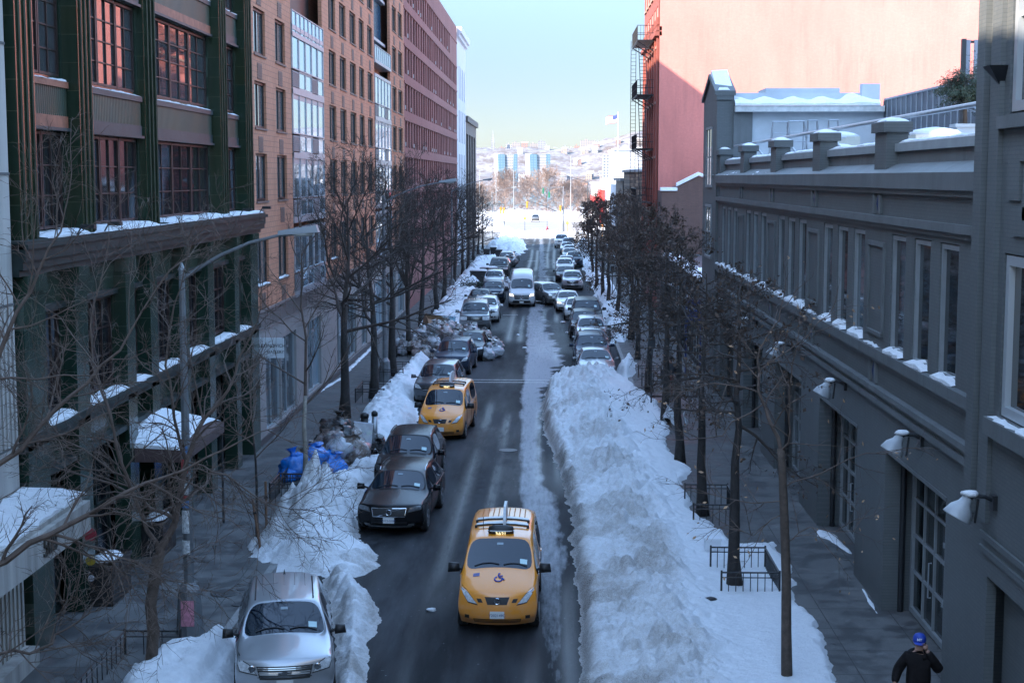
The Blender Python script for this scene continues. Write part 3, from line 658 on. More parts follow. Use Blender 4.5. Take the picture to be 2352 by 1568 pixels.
# cornice and frieze
mk = MB()
mk.fbox(FL, g0, Y(48.6), 8.2, 8.6, -.4, .24); mk.fbox(FL, g0, Y(48.7), 8.03, 8.2, -.4, .18); mk.fbox(FL, g0, Y(48.4), 7.9, 8.03, -.4, .1); mk.fbox(FL, g0, Y(48.75), 8.44, 8.54, -.4, .3)
kid(mk, 'cornice', GDARK, gb)
ledge_snow(mb, FL, Y(30.3), Y(33), 8.6, .06, .24, .04, 61, .2, .4); ledge_snow(mb, FL, Y(42), Y(48.4), 8.6, .0, .25, .09, 62, .25)
ledge_snow(mb, FL, Y(33), Y(42), 8.6, .1, .24, .03, 63, .2, .5)
# mezzanine storey
lp = [(26.5, 27.65), (29.4, 30.2), (32.95, 33.65), (34.95, 35.6), (38.0, 38.7), (40.9, 41.6), (44.35, 45.0), (46.75, 47.9)]
mh = []
for (p, q) in zip(lp, lp[1:]): mh.append((Y(p[1]) + .03, Y(q[0]) - .03, 4.78, 7.03))
mk = MB(); FM = Fac('L', -10.8); wall(mk, FM, g0, g1, 3.62, 7.95, mh, .2, 0); kid(mk, 'mezzanine_wall', GT, gb)
mk = MB()
for p, q in lp:
    mk.mark(); mk.box(-10.95, -10.52, Y(p), Y(q), WZ, 7.55); mk.box(-10.95, -10.44, Y(p) + .08, Y(q) - .08, 7.55, 7.9)
kid(mk, 'lower_pier', GT, gb)
mk = MB(); mk.fbox(FM, g0, g1, 7.03, 7.16, 0, .1); mk.fbox(FM, g0, g1, 4.52, 4.68, 0, .36); mk.fbox(FM, g0, g1, 4.36, 4.52, 0, .28); mk.fbox(FM, g0, g1, 3.62, 3.75, 0, .24); kid(mk, 'belt_course', GDARK, gb)
for a, b, c, d in mh:
    n = 2
    w_ = (b - a) / n
    for k in range(n):
        o = window(FM, gb, a + k * w_ + .02, a + (k + 1) * w_ - .02, c + .02, d - .02, -.18, WFR, PANE_D, 2, 3, .08, .045, .1); kidw(o, gb)
for i, (p, q) in enumerate(zip(lp, lp[1:])): ledge_snow(mb, FM, Y(p[1]) + .05, Y(q[0]) - .05, 4.68, .0, .34, .12, 80 + i, .25, .08)
kid(mb, 'snow_cover', SNOW, gb, True)
# ground storey: deep dark shopfronts between the piers
for i, (p, q) in enumerate(zip(lp, lp[1:])):
    o = window(FM, gb, Y(p[1]) + .03, Y(q[0]) - .03, WZ + .1, 3.6, -.35, GDARK, PANE_D, 3, 2, .1, .06, .1, name='shopfront'); kidw(o, gb)
mk = MB(); mk.box(-11.4, -11.2, g0, g1, WZ, 3.62); kid(mk, 'shop_wall', M('dark_interior', (.01, .01, .011), .8), gb)
# awning: a brown bow-fronted canvas roof, snow on its top
AWN = M('brown_awning_canvas', (.075, .045, .042), .8, 0, .2, 6, .2, 60)
aw0, aw1 = Y(33.3), Y(37.4)
mk = MB(); ms = MB(); nseg = 14; prev = None; prevs = None
for i in range(nseg + 1):
    u = i / nseg; yy = aw0 + (aw1 - aw0) * u; zt = 3.02 + .55 * math.sin(math.pi * u) ** .8
    r = [(-10.9, yy, 2.72), (-9.25, yy, 2.72), (-9.25, yy, 3.0), (-9.4, yy, zt * .45 + 3.0 * .55 + .02), (-10.9, yy, zt + .08)]
    s_ = [(-9.33, yy, r[3][2] + .0), (-9.5, yy, r[3][2] + .07), (-10.2, yy, (r[3][2] + r[4][2]) / 2 + .1), (-10.86, yy, r[4][2] + .14)]
    if prev:
        for a in range(4): mk.quad(prev[a], r[a], r[a + 1], prev[a + 1])
        for a in range(3): ms.quad(prevs[a], s_[a], s_[a + 1], prevs[a + 1])
    if i in (0, nseg): mk.add(r, [tuple(range(5))]); ms.add(s_ + [(-10.86, yy, r[4][2])], [tuple(range(5))])
    prev = r; prevs = s_
aw = kid(mk, 'awning', AWN, gb, False); kid(ms, 'awning_snow', SNOW, gb, True)
mk = MB()
for yy in (aw0 + .1, aw1 - .1): mk.tube([(-9.3, yy, WZ), (-9.3, yy, 2.8)], .035, 8)
kid(mk, 'awning_pole', DKMET, gb)
# small floodlights above the cornice
for k, u in enumerate((29.2, 31.0, 44.6, 47.6)):
    e = empty('floodlight', (-10.25, Y(u), 8.62)); tag(e, ['small black floodlight on the snowy green cornice nearest the concrete building', 'small black floodlight on the green cornice by the second pier', 'small black floodlight on the cornice by the fourth green pier', 'small black floodlight at the far corner of the green cornice'][k], 'floodlight', 'floodlights on the green cornice')
    a = MB(); a.tube([(-.1, 0, 0), (-.02, 0, .14), (.12, 0, .17)], .018, 6); a.build('bracket', BLACK, e)
    a = MB(); a.box(.0, .3, -.1, .1, .13, .22); a.build('lamp_head', BLACK, e)

# ---------------- orange brick apartment house
b0, b1 = g1 + .02, Y(96.9)
OB = brick('orange_block_brick', (.58, .255, .15), (.52, .22, .125), (.28, .13, .085), .42, .2, .012, 'y', .8, .18, .25)
FRB = M('bronze_window_frame', (.022, .020, .02), .4, .3); GRL = M('vent_grille', (.16, .11, .09), .6, .2, .2, 8); GRL2 = M('grey_vent_grille', (.2, .22, .24), .5, .3, .2, 8)
ALU = M('pale_aluminium', (.42, .43, .46), .4, .5, .1, 4)
ab = empty('brick_apartment_building', (-10.6, (b0 + b1) / 2, 0)); tag(ab, 'tall orange brick apartment building with two glass bays above pale shopfronts', 'building')
cols = [(48.25, 50.2), (52.0, 53.9), (64.45, 66.5), (67.75, 69.8), (71.15, 73.3), (74.5, 76.5), (77.9, 80.1), (89.9, 92.3), (93.3, 95.9)]
rows = [(5.95, 7.66), (9.0, 10.72), (11.63, 13.29), (14.25, 15.88), (16.87, 18.5), (19.5, 21.12), (22.1, 23.75), (24.7, 26.35), (27.3, 28.95)]
bayz = [(55.1, 62.6, 16.5), (80.75, 88.7, 17.6)]
TOPB = 31.3
holes = []
for a, b in cols:
    for c, d in rows: holes.append((Y(a), Y(b), c, d))
for a, b, zt in bayz: holes.append((Y(a), Y(b), 5.05, TOPB - .5))
mb = MB(); wall(mb, FL, b0, b1, 5.03, TOPB, holes, .17, 0, 0); mb.box(-24, -11.3, b0 + .01, b1 - .01, WZ, TOPB); kid(mb, 'wall', OB, ab)
mg = MB(); msl = MB(); ms = MB()
for a, b in cols:
    for c, d in rows:
        o = window(FL, ab, Y(a) + .01, Y(b) - .01, c + .01, d - .01, -.17, FRB, PANE_M, 2, 1, .08, .06, .08); kidw(o, ab)
        mm_ = (Y(a) + Y(b)) / 2 - .1; msl.mark(); msl.fbox(FL, Y(a) - .04, Y(b) + .04, c - .07, c, -.1, .05)
        mgl = MB(); mgl.fbox(FL, mm_ - .42, mm_ + .42, c - .88, c - .3, -.05, .012)
        for k in range(6): mgl.fbox(FL, mm_ - .4, mm_ + .4, c - .85 + k * .09, c - .82 + k * .09, 0, .026)
        o = kid(mgl, 'vent_grille', GRL, ab)
for a, b in cols[:3]: ledge_snow(ms, FL, Y(a), Y(b), rows[0][0], -.1, .06, .06, int(a), .2)
kid(msl, 'window_sill', M('bronze_sill', (.15, .10, .08), .6), ab); kid(ms, 'snow_cover', SNOW, ab, True)
for bi, (a, b, zt) in enumerate(bayz):
    A_, B_ = Y(a) + .02, Y(b) - .02
    fl = [(5.95, 7.66), (9.0, 10.72), (11.63, 13.29), (14.25, 15.88)]
    m1 = MB()
    for c, d in fl:
        nn = 5; w_ = (B_ - A_) / nn
        for k in range(nn):
            o = window(FL, ab, A_ + k * w_, A_ + (k + 1) * w_, c, d, .0, ALU, PANE_B, 1, 1, .05, .04, .06, name='bay_window'); kidw(o, ab)
        # spandrel glass and grilles under, slab band above
        for k in range(nn):
            if k in (0, 3):
                q = MB(); q.fbox(FL, A_ + k * w_ + .05, A_ + (k + 1) * w_ - .05, c - .72, c - .06, 0, .03)
                for j in range(7): q.fbox(FL, A_ + k * w_ + .05, A_ + (k + 1) * w_ - .05, c - .70 + j * .09, c - .66 + j * .09, .03, .06)
                kid(q, 'louvre_panel', GRL2, ab)
            else:
                o = window(FL, ab, A_ + k * w_, A_ + (k + 1) * w_, c - .75, c - .03, 0, ALU, PANE_B, 1, 1, .05, .04, .05, name='bay_panel'); kidw(o, ab)
        m1.fbox(FL, A_, B_, c - 1.0, c - .75, -.2, .07); m1.fbox(FL, A_, B_, d, d + .14, -.2, .05)
        if c - 1.0 > 8: m1.fbox(FL, A_, B_, c - 1.22, c - 1.0, -.2, .02)
    m1.fbox(FL, A_, B_, zt - .95, zt - .8, -1.9, .08)
    kid(m1, 'bay_slab', ALU, ab)
    nn = 8; w_ = (B_ - A_) / nn
    for k in range(nn):
        o = window(FL, ab, A_ + k * w_, A_ + (k + 1) * w_, zt - .8, zt + .1, .02, ALU, PANE_B, 1, 1, .04, .04, .05, name='terrace_panel'); kidw(o, ab)
    # recessed terrace above
    q = MB(); q.box(-11.28, -11.2, A_, B_, zt - .8, TOPB - .5); kid(q, 'terrace_wall', M('blue_panel', (.03, .10, .17), .25, 0, .1, 2, coat=.3) if bi else FRB, ab)
    q = MB()
    for zz in (18.2, 20.9, 23.5): q.fbox(FL, A_, B_, zz, zz + .18, -.6, -.3)
    kid(q, 'terrace_beam', ALU, ab)
# ground floor: louvres, stone panels, glass shopfronts
STN = M('pale_stone_panel', (.28, .265, .255), .6, 0, .12, 1.5, .1, 20); LOUV = M('louvre_metal', (.25, .22, .21), .5, .3, .1, 4)
q = MB(); q.fbox(FL, b0, b1, 4.98, 5.06, -.3, .06); q.fbox(FL, b0, b1, 4.3, 4.36, -.3, .06); q.fbox(FL, b0, b1, 4.36, 4.98, -.3, -.06)
for k in range(9): q.fbox(FL, b0, b1, 4.39 + k * .066, 4.425 + k * .066, -.06, .01)
k = b0
while k < b1: q.fbox(FL, k, k + .08, 4.36, 4.98, -.06, .03); k += 1.55
kid(q, 'louvre_band', LOUV, ab)
sf = [(49.4, 52.2), (52.3, 55.4), (58.0, 61.4), (66.0, 72.5), (74.5, 76.8), (80, 84), (86, 91), (92.5, 96)]
q = MB(); wall(q, Fac('L', -10.62), b0, b1, WZ, 4.3, [(Y(a), Y(b), .42, 3.62) for a, b in sf], .25); kid(q, 'shopfront_wall', STN, ab)
q = MB(); q.fbox(FL, b0, b1, WZ, .36, -.1, .04); kid(q, 'base_course', M('dark_base_stone', (.07, .065, .065), .6), ab)
WHF = M('white_mullion', (.33, .36, .38), .4, .2)
for a, b in sf:
    n = max(2, int((b - a) / 1.25)); o = window(Fac('L', -10.62), ab, Y(a) + .01, Y(b) - .01, .43, 3.6, -.2, WHF, PANE_S, n, 1, .06, .06, .1, name='shopfront'); kidw(o, ab)
SIGN = M('white_sign_panel', (.62, .64, .66), .5)
sg = MB(); sg.box(-10.6, -9.72, Y(48.32), Y(48.32) + .08, 3.36, 4.08); sgo = kid(sg, 'sign_panel', SIGN, ab)
INK = M('black_lettering', (.015, .015, .016), .5)
o = text('sign_lettering', 'LEONOVICH', .17, INK, sgo, face_mtx((-10.14, Y(48.32) - .004, 3.8), (1, 0, 0), (0, 0, 1)), .004)
o2 = text('sign_lettering', 'GALLERY', .15, INK, sgo, face_mtx((-10.02, Y(48.32) - .004, 3.58), (1, 0, 0), (0, 0, 1)), .004)

# ---------------- purple-red brick grid building, white block, dark pier block
c0, c1 = b1 + .02, Y(150.2)
RBM = brick('red_grid_brick', (.40, .155, .13), (.35, .13, .115), (.22, .11, .10), .22, .075, .01, 'y', .85, .2, .2)
FRP = M('maroon_window_frame', (.085, .03, .03), .5)
rb = empty('red_brick_building', (-10.6, (c0 + c1) / 2, 0)); tag(rb, 'long dull red brick building with a regular grid of tall windows', 'building')
TOPC = 26.2; allw = []
nc = 27; pit = (c1 - c0 - .6) / nc
for i in range(nc):
    for j in range(8):
        u0 = c0 + .45 + i * pit; zz = 4.15 + j * 2.62
        allw.append((u0 + .18, u0 + pit - .42 - (.25 if i % 3 == 2 else 0), zz, zz + 1.92))
allw = [h for h in allw if not (h[0] > Y(139) and h[3] > 24.0)]
mb = MB(); wall(mb, FL, c0, c1, WZ, TOPC, allw, .2); mb.box(-24, -11.3, c0, c1, WZ, TOPC)
for j in range(9): mb.fbox(FL, c0, c1, 3.45 + j * 2.62, 3.62 + j * 2.62, 0, .05)
kid(mb, 'wall', RBM, rb)
allw.sort(key=lambda h: (h[0], abs(h[2] - 10)))
rest = MB()
for n, h in enumerate(allw):
    if n < 96:
        o = window(FL, rb, h[0], h[1], h[2], h[3], -.2, FRP, PANE_D, 2, 2, .08, .05, .1); kidw(o, rb)
    else:
        rest.fbox(FL, h[0], h[1], h[2], h[3], -.2, -.17, 1); mid = (h[0] + h[1]) / 2
        rest.fbox(FL, h[0], h[1], h[2], h[2] + .08, -.17, -.1, 0); rest.fbox(FL, mid - .04, mid + .04, h[2], h[3], -.17, -.1, 0); rest.fbox(FL, h[0], h[1], h[2] + .95, h[2] + 1.0, -.17, -.11, 0)
o = kid(rest, 'far_windows', [FRP, PANE_D], rb); o['kind'] = 'stuff'
ac = MB(); rr = random.Random(4)
for h in allw:
    if rr.random() < .22: ac.fbox(FL, h[0] + .1, h[0] + .5, h[2] + .1, h[2] + .38, -.3, .02)
o = kid(ac, 'window_air_conditioners', M('white_appliance', (.34, .34, .34), .5), rb); o['kind'] = 'stuff'
d0, d1 = c1 + .02, Y(164.9)
WHB = M('pale_render', (.62, .60, .62), .8, 0, .08, 1)
wb = empty('white_building', (-10.6, (d0 + d1) / 2, 0)); tag(wb, 'narrow white rendered building with a cornice beyond the red brick grid', 'building')
hw = []
for i in range(4):
    for j in range(4): hw.append((d0 + 3.4 + i * 3.3, d0 + 4.5 + i * 3.3, 4.0 + j * 4.9, 7.6 + j * 4.9))
mb = MB(); wall(mb, FL, d0, d1, WZ, 26.0, hw, .3); mb.box(-24, -11.3, d0, d1, WZ, 26.0); kid(mb, 'wall', WHB, wb)
mb = MB(); mb.fbox(FL, d0, d1 + .3, 25.6, 26.3, -1, .55); mb.fbox(FL, d0, d1 + .2, 25.2, 25.6, -1, .3); kid(mb, 'cornice', WHB, wb)
for h in hw: o = window(FL, wb, h[0], h[1], h[2], h[3], -.28, DKMET, PANE_D, 1, 3, .08, .05, .1); kidw(o, wb)
e0, e1 = d1 + .02, Y(187.5)
DPB = M('brown_grey_piers', (.11, .09, .08), .7, 0, .25, 1.5)
db = empty('dark_pier_building', (-10.6, (e0 + e1) / 2, 0)); tag(db, 'low dark brown building of tall narrow piers at the end of the left row', 'building')
hd = [(e0 + 1.6 + i * 5.6, e0 + 5.4 + i * 5.6, 3.2, 15.2) for i in range(4)]
mb = MB(); wall(mb, FL, e0, e1, WZ, 17.2, hd, .5); mb.box(-24, -11.3, e0, e1, WZ, 17.2); mb.fbox(FL, e0, e1 + .3, 16.6, 17.3, -1, .3); kid(mb, 'wall', DPB, db)
for h in hd: o = window(FL, db, h[0], h[1], h[2], h[3], -.45, DKMET, PANE_D, 2, 5, .1, .08, .12); kidw(o, db)
mb = MB(); ledge_snow(mb, FL, e0, e1, 17.2, -.8, .25, .2, 5, 1.0); kid(mb, 'snow_cover', SNOW, db, True)
# roof plant on the red brick building
# ================================================================== right side buildings
FR = Fac('R', 7.45)
GP = brick('grey_painted_brick', (.118, .125, .122), (.104, .112, .11), (.085, .095, .097), .21, .068, .009, 'y', .62, .2, .22)
GPX = brick('grey_painted_brick_end', (.118, .125, .122), (.104, .112, .11), (.085, .095, .097), .21, .068, .009, 'x', .62, .2, .22)
GPS = M('grey_painted_render', (.112, .12, .12), .6, 0, .16, 1.0, .25, 12, streak=.5)
ry0, ry1 = 25.4, Y(61.2)
P0 = Y(31.2); SP = Y(7.5)
gw = empty('grey_brick_building', (7.45, 45, 0)); tag(gw, 'grey painted brick warehouse with tall narrow windows and a stepped parapet', 'building')
wins = []; blanks = []
for i in range(5):
    c = P0 - SP + i * SP
    for off in (1.85, 3.72, 5.6): wins.append((c + Y(off) - .68, c + Y(off) + .68, 6.02, 8.62))
    if i: blanks.append((c - .75, c + .75, 6.35, 8.3))
ops = [(Y(25.25) + i * SP, Y(29.95) + i * SP, .04, 3.78) for i in range(5)]
mb = MB()
wall(mb, FR, ry0, ry1, 5.77, 9.6, [h for h in wins if h[1] < ry1], .13, 0)
wall(mb, FR, ry0, ry1, WZ, 5.77, ops, .72, 0)
mb.box(8.3, 24, ry0, ry1, WZ, 9.6, 0)
kid(mb, 'wall', GP, gw)
mb = MB()
for h in blanks:   # shallow sunk panels under each parapet pier: raised border strips
    mb.mark(); mb.fbox(FR, h[0] - .12, h[0], h[2], h[3], -.02, .05); mb.fbox(FR, h[1], h[1] + .12, h[2], h[3], -.02, .05); mb.fbox(FR, h[0] - .12, h[1] + .12, h[3], h[3] + .1, -.02, .06); mb.fbox(FR, h[0] - .05, h[1] + .05, h[2] - .08, h[2], -.02, .06)
for i in range(5):
    c = P0 + i * SP
    for z0, z1 in ((5.16, 5.74), (9.04, 9.48)):
        mb.mark(); mb.fbox(FR, c - .42, c - .22, z0, z1, 0, .06); mb.mark(); mb.fbox(FR, c + .22, c + .42, z0, z1, 0, .06)
kid(mb, 'panel_border', GPS, gw)
BLU = M('blue_glazed_tile', (.05, .07, .16), .25, 0, .2, 8, coat=.4)
mb = MB()
for i in range(5):
    c = P0 + i * SP
    for zm, hh in ((5.42, .27), (9.26, .21)): mb.mark(); mb.add([FR(c - .11, zm, .012), FR(c, zm + hh, .012), FR(c + .11, zm, .012), FR(c, zm - hh, .012), FR(c, zm, .05)], [(0, 1, 4), (1, 2, 4), (2, 3, 4), (3, 0, 4)])
kid(mb, 'diamond_tile', BLU, gw)
mb = MB()
mb.fbox(FR, ry0, ry1, 5.77, 6.0, -.3, .16); mb.fbox(FR, ry0, ry1, 5.66, 5.77, -.3, .08)
for a, b, d in ((5.02, 5.14, .16), (4.9, 5.02, .08), (4.76, 4.88, .13)): mb.fbox(FR, ry0, ry1, a, b, -.3, d)
mb.fbox(FR, ry0, ry1, 8.74, 8.84, -.3, .07); mb.fbox(FR, ry0, ry1, 8.84, 9.0, -.3, .14)
mb.fbox(FR, ry0, ry1, 9.5, 9.62, -.3, .1); mb.fbox(FR, ry0, ry1, 9.62, 9.95, -.3, .18)
mb.hexa([FR(ry0, 9.95, -.5), FR(ry1, 9.95, -.5), FR(ry1, 9.95, .18), FR(ry0, 9.95, .18), FR(ry0, 10.2, -.5), FR(ry1, 10.2, -.5), FR(ry1, 10.16, -.22), FR(ry0, 10.16, -.22)])
kid(mb, 'cornice', GPS, gw)
mb = MB(); mb.box(7.68, 7.95, ry0, ry1, 9.6, 10.42); kid(mb, 'parapet', GPS, gw)
mb = MB(); COP = M('pale_coping', (.26, .28, .285), .6, 0, .12, 2)
ps = [P0 - .2 + i * SP for i in range(5)]
edges = [ry0] + [v for p in ps for v in (p - .62, p + .62)] + [ry1]
sn = MB()
for a, b in zip(edges[::2], edges[1::2]):
    mb.mark(); mb.box(7.6, 8.05, a, b, 10.42, 10.60); ledge_snow(sn, FR, a, b, 10.60, -.58, -.2, .10, int(a * 7), .3)
kid(mb, 'coping', COP, gw)
mb = MB()
for i, p in enumerate(ps):
    mb.mark(); mb.box(7.42, 7.9, p - .6, p + .6, 9.9, 10.86); mb.box(7.34, 7.98, p - .68, p + .68, 10.86, 11.08)
    mb.add([(7.34, p - .68, 11.08), (7.98, p - .68, 11.08), (7.98, p + .68, 11.08), (7.34, p + .68, 11.08), (7.66, p, 11.2)], [(0, 1, 4), (1, 2, 4), (2, 3, 4), (3, 0, 4)])
    q = []
    for k in range(5):
        s_ = (1 - .22 * k) * (1 + .08 * math.sin(k * 7 + i)); z_ = 11.09 + .11 * math.sin(k / 4 * math.pi / 2)
        q.append([(7.66 - .26 * s_, p - .6 * s_, z_), (7.66 + .27 * s_, p - .6 * s_, z_), (7.66 + .27 * s_, p + .55 * s_, z_), (7.66 - .26 * s_, p + .55 * s_, z_)])
    for a, b in zip(q, q[1:]):
        for k in range(4): sn.quad(a[k], a[(k + 1) % 4], b[(k + 1) % 4], b[k])
kid(mb, 'parapet_pier', GP, gw)
# snow on the ledge at each window and along it
for i, h in enumerate(wins):
    if h[1] < ry1: ledge_snow(sn, FR, h[0] - .05, h[1] + .1, 6.005, -.3, .14, .17, 300 + i, .2)
for i in range(5):
    c = P0 + i * SP
    ledge_snow(sn, FR, c - .6, c + .9, 6.005, .0, .1, .06, 330 + i, .2, .2)
    if i > 1: ledge_snow(sn, FR, c + 1, c + 4.5, 10.02, -.2, .05, .06, 350 + i, .3, .6); ledge_snow(sn, FR, c + 1, c + 5.5, 9.955, .02, .16, .03, 370 + i, .3, .6)
kid(sn, 'snow_cover', SNOW, gw, True)
WFG = M('grey_window_frame', (.22, .235, .24), .5, 0, .1, 4)
PANE_R = glass('grey_pane', (.010, .015, .017), .04, 1.5, .8)
for h in wins:
    if h[1] < ry1: o = window(FR, gw, h[0] + .02, h[1] - .02, h[2] + .02, h[3] - .02, -.13, WFG, PANE_R, 1, 1, .1, .05, .1); kidw(o, gw)
DOORM = M('grey_metal_door', (.085, .10, .105), .5, .2, .15, 2)
for i, h in enumerate(ops):
    mbd = MB(); mbd.box(8.16, 8.22, h[0] + .02, h[1] - .02, WZ, 3.76); kid(mbd, 'recess_panel', DOORM, gw)
    a = h[1] - 3.08; o = window(FR, gw, a, a + 3.0, WZ + .04, 3.7, -.7, WFG, PANE_R, 3, 4, .12, .07, .1, name='glass_door'); kidw(o, gw)
    hd = MB(); hd.tube([(8.03, a + 1.05, 1.0), (7.97, a + 1.05, 1.0), (7.97, a + 1.05, 1.75), (8.03, a + 1.05, 1.75)], .016, 6); kid(hd, 'door_handle', STEEL, o).location = Vector((0, 0, 0)) - Vector(o.location) - Vector(gw.location)
    pp = MB(); pp.tube([(7.86, h[1] - .07, WZ), (7.86, h[1] - .07, 3.75)], .07, 8); kid(pp, 'drain_pipe', BLACK, gw)
    pl = MB(); pl.fbox(FR, h[0] - .05, h[1] + .05, 3.78, 3.86, -.1, .02); kid(pl, 'lintel', GPS, gw)
# near pavilion of the same building
FN = Fac('R', 7.2)
mb = MB(); nwin = [(21.6, 24.15, 10.85, 13.9), (21.6, 24.15, 6.03, 8.66)]
wall(mb, FN, -4, 25.7, WZ, 25, nwin + [(17.6, 24.5, .04, 3.3)], .16); mb.box(7.95, 24, -4, 25.68, WZ, 25); mb.quad((7.2, 25.7, WZ), (7.95, 25.7, WZ), (7.95, 25.7, 25), (7.2, 25.7, 25))
mb.box(7.1, 7.25, 25.28, 25.72, 4.2, 25); mb.box(7.12, 7.25, 24.45, 24.95, 4.2, 25)
for k, (a, b, c, d) in enumerate(((22.1, 24.2, 10.1, 10.3), (23.4, 24.0, 9.5, 10.1), (22.4, 23.2, 9.2, 9.9), (23.0, 23.7, 8.95, 9.4), (18, 24.9, 3.9, 4.0), (18, 24.9, 3.66, 3.76))): mb.fbox(FN, a, b, c, d, -.02, .045)
kid(mb, 'pavilion_wall', GP, gw)
mb = MB(); mb.fbox(FN, 21.4, 24.45, 10.62, 10.82, -.3, .12); mb.mark(); mb.fbox(FN, 21.4, 24.35, 5.72, 6.0, -.3, .2); kid(mb, 'window_sill', GPS, gw)
mb = MB(); ledge_snow(mb, FN, 21.5, 24.3, 6.0, -.2, .17, .05, 9, .15, .3); kid(mb, 'snow_cover', SNOW, gw, True)
for h in nwin: o = window(FN, gw, h[0] + .05, h[1] - .05, h[2] + .03, h[3] - .03, -.16, M('silver_window_frame', (.42, .45, .46), .35, .4), PANE_R, 1, 2 if h[2] > 9 else 1, .16, .08, .14); kidw(o, gw)
o = window(FN, gw, 20.0, 22.2, WZ, 3.3, -.34, WFG, PANE_R, 2, 1, .12, .06, .12, name='glass_door'); kidw(o, gw)
mb = MB(); mb.box(7.5, 7.58, 22.2, 24.5, WZ, 3.3); kid(mb, 'recess_panel', GPX, gw)
mb = MB(); mb.tube([(7.0, 20.78, WZ), (7.0, 20.78, 4.9)], .09, 12); mb.tube([(7.0, 20.78, 4.9), (7.2, 20.78, 5.1)], .09, 12); kid(mb, 'standpipe', M('cream_painted_pipe', (.42, .38, .32), .5, 0, .1, 4), gw)
mb = MB(); mb.add([FN(24.7, 11.62, .0), FN(24.3, 11.62, .0), FN(24.5, 11.3, .0), FN(24.7, 11.62, .3), FN(24.3, 11.62, .3), FN(24.5, 11.3, .06)], [(0, 1, 4, 3), (1, 2, 5, 4), (2, 0, 3, 5), (3, 4, 5)]); kid(mb, 'wall_bracket', BLACK, gw)
# gabled end pavilion
ga = [(ry1, WZ), (ry1, 13.55), (ry1 + .5, 13.7), (70.9, 14.45), (73.4, 13.6), (74.0, 13.5), (74.0, WZ)]
mb = MB(); mb.prism(ga, 'x', 7.33, 8.08); 
mb.prism([(ry1 - .1, 13.5), (70.9, 14.42), (74.15, 13.45), (74.15, 13.62), (70.9, 14.62), (ry1 - .1, 13.7)], 'x', 7.22, 8.15)
mb.box(7.3, 8.0, ry1 - .08, ry1 + .6, 13.3, 13.62); mb.box(7.95, 8.3, ry1 - .02, 73.9, 9, 13.3)
kid(mb, 'gable_pavilion', GPX, gw)
for zz0, zz1 in ((6.1, 8.6), (9.4, 12.2)): o = window(Fac('R', 7.33), gw, ry1 + 1.6, ry1 + 4.2, zz0, zz1, .0, WFG, PANE_R, 2, 2, .12, .06, .06); kidw(o, gw)
mb = MB(); sl_ = [(ry1 + .6, 13.78), (70.8, 14.6)]
for k in range(6):
    t0, t1 = k / 6, (k + 1) / 6
    y0_, z0_ = ry1 + .7 + (70.8 - ry1 - .7) * t0, 13.76 + .86 * t0; y1_, z1_ = ry1 + .7 + (70.8 - ry1 - .7) * t1, 13.76 + .86 * t1
    mb.hexa([(7.3, y0_, z0_), (8.1, y0_, z0_), (8.1, y1_, z1_), (7.3, y1_, z1_), (7.34, y0_, z0_ + .16), (8.06, y0_, z0_ + .2), (8.06, y1_, z1_ + .2), (7.34, y1_, z1_ + .16)])
mb.hexa([(7.28, ry1 - .05, 13.62), (7.98, ry1 - .05, 13.62), (7.98, ry1 + .55, 13.62), (7.28, ry1 + .55, 13.62), (7.45, ry1 + .1, 13.86), (7.8, ry1 + .1, 13.86), (7.8, ry1 + .4, 13.86), (7.45, ry1 + .4, 13.86)])
kid(mb, 'snow_cover', SNOW, gw, False)
# flat roof deck with snow
mb = MB(); mb.box(7.95, 30, ry0, 68, 9.62, 9.86); kid(mb, 'roof', SNOW, gw)
# rear hall on the roof
PB = M('pale_blue_grey_render', (.42, .45, .47), .7, 0, .14, .7, .1, 10)
rh = empty('roof_hall', (11, 68.2, 9.86)); tag(rh, 'pale walled hall standing on the grey warehouse roof under a thick snow roof', 'building')
mb = MB(); mb.box(8.9, 14.75, 68.15, 74, 9.86, 12.8); kid(mb, 'wall', PB, rh)
mb = MB(); mb.box(8.06, 8.9, 68.0, 73.9, 9.86, 12.8); kid(mb, 'side_wall', GPS, rh)
mb = MB(); mb.box(8.1, 14.7, 67.7, 74, 12.76, 13.02); kid(mb, 'eave', M('weathered_white_fascia', (.5, .5, .48), .7, 0, .2, 3), rh)
mb = MB(); n = 24; prev = None
for i in range(n + 1):
    x = 8.08 + (14.5 - 8.08) * i / n; k = .9 + .18 * math.sin(i * 1.3) + (.35 if i > 19 else 0) * math.sin((i - 19) / 5 * math.pi)
    r = [(x, 67.66, 13.02), (x, 67.66, 13.02 + .12 * k), (x, 67.9, 13.02 + .3 * k), (x, 70, 13.02 + .5 * k), (x, 74, 13.5)]
    if prev:
        for a in range(4): mb.quad(prev[a], r[a], r[a + 1], prev[a + 1])
    prev = r
kid(mb, 'snow_roof', SNOW, rh, True)
mb = MB(); mb.box(8.1, 14.6, 70.2, 70.5, 13.2, 13.72); mb.box(9.8, 13.2, 70.4, 73, 13.5, 13.95); mb.box(13.9, 14.7, 68.8, 69.4, 13.0, 14.05); kid(mb, 'rear_parapet', PB, rh)
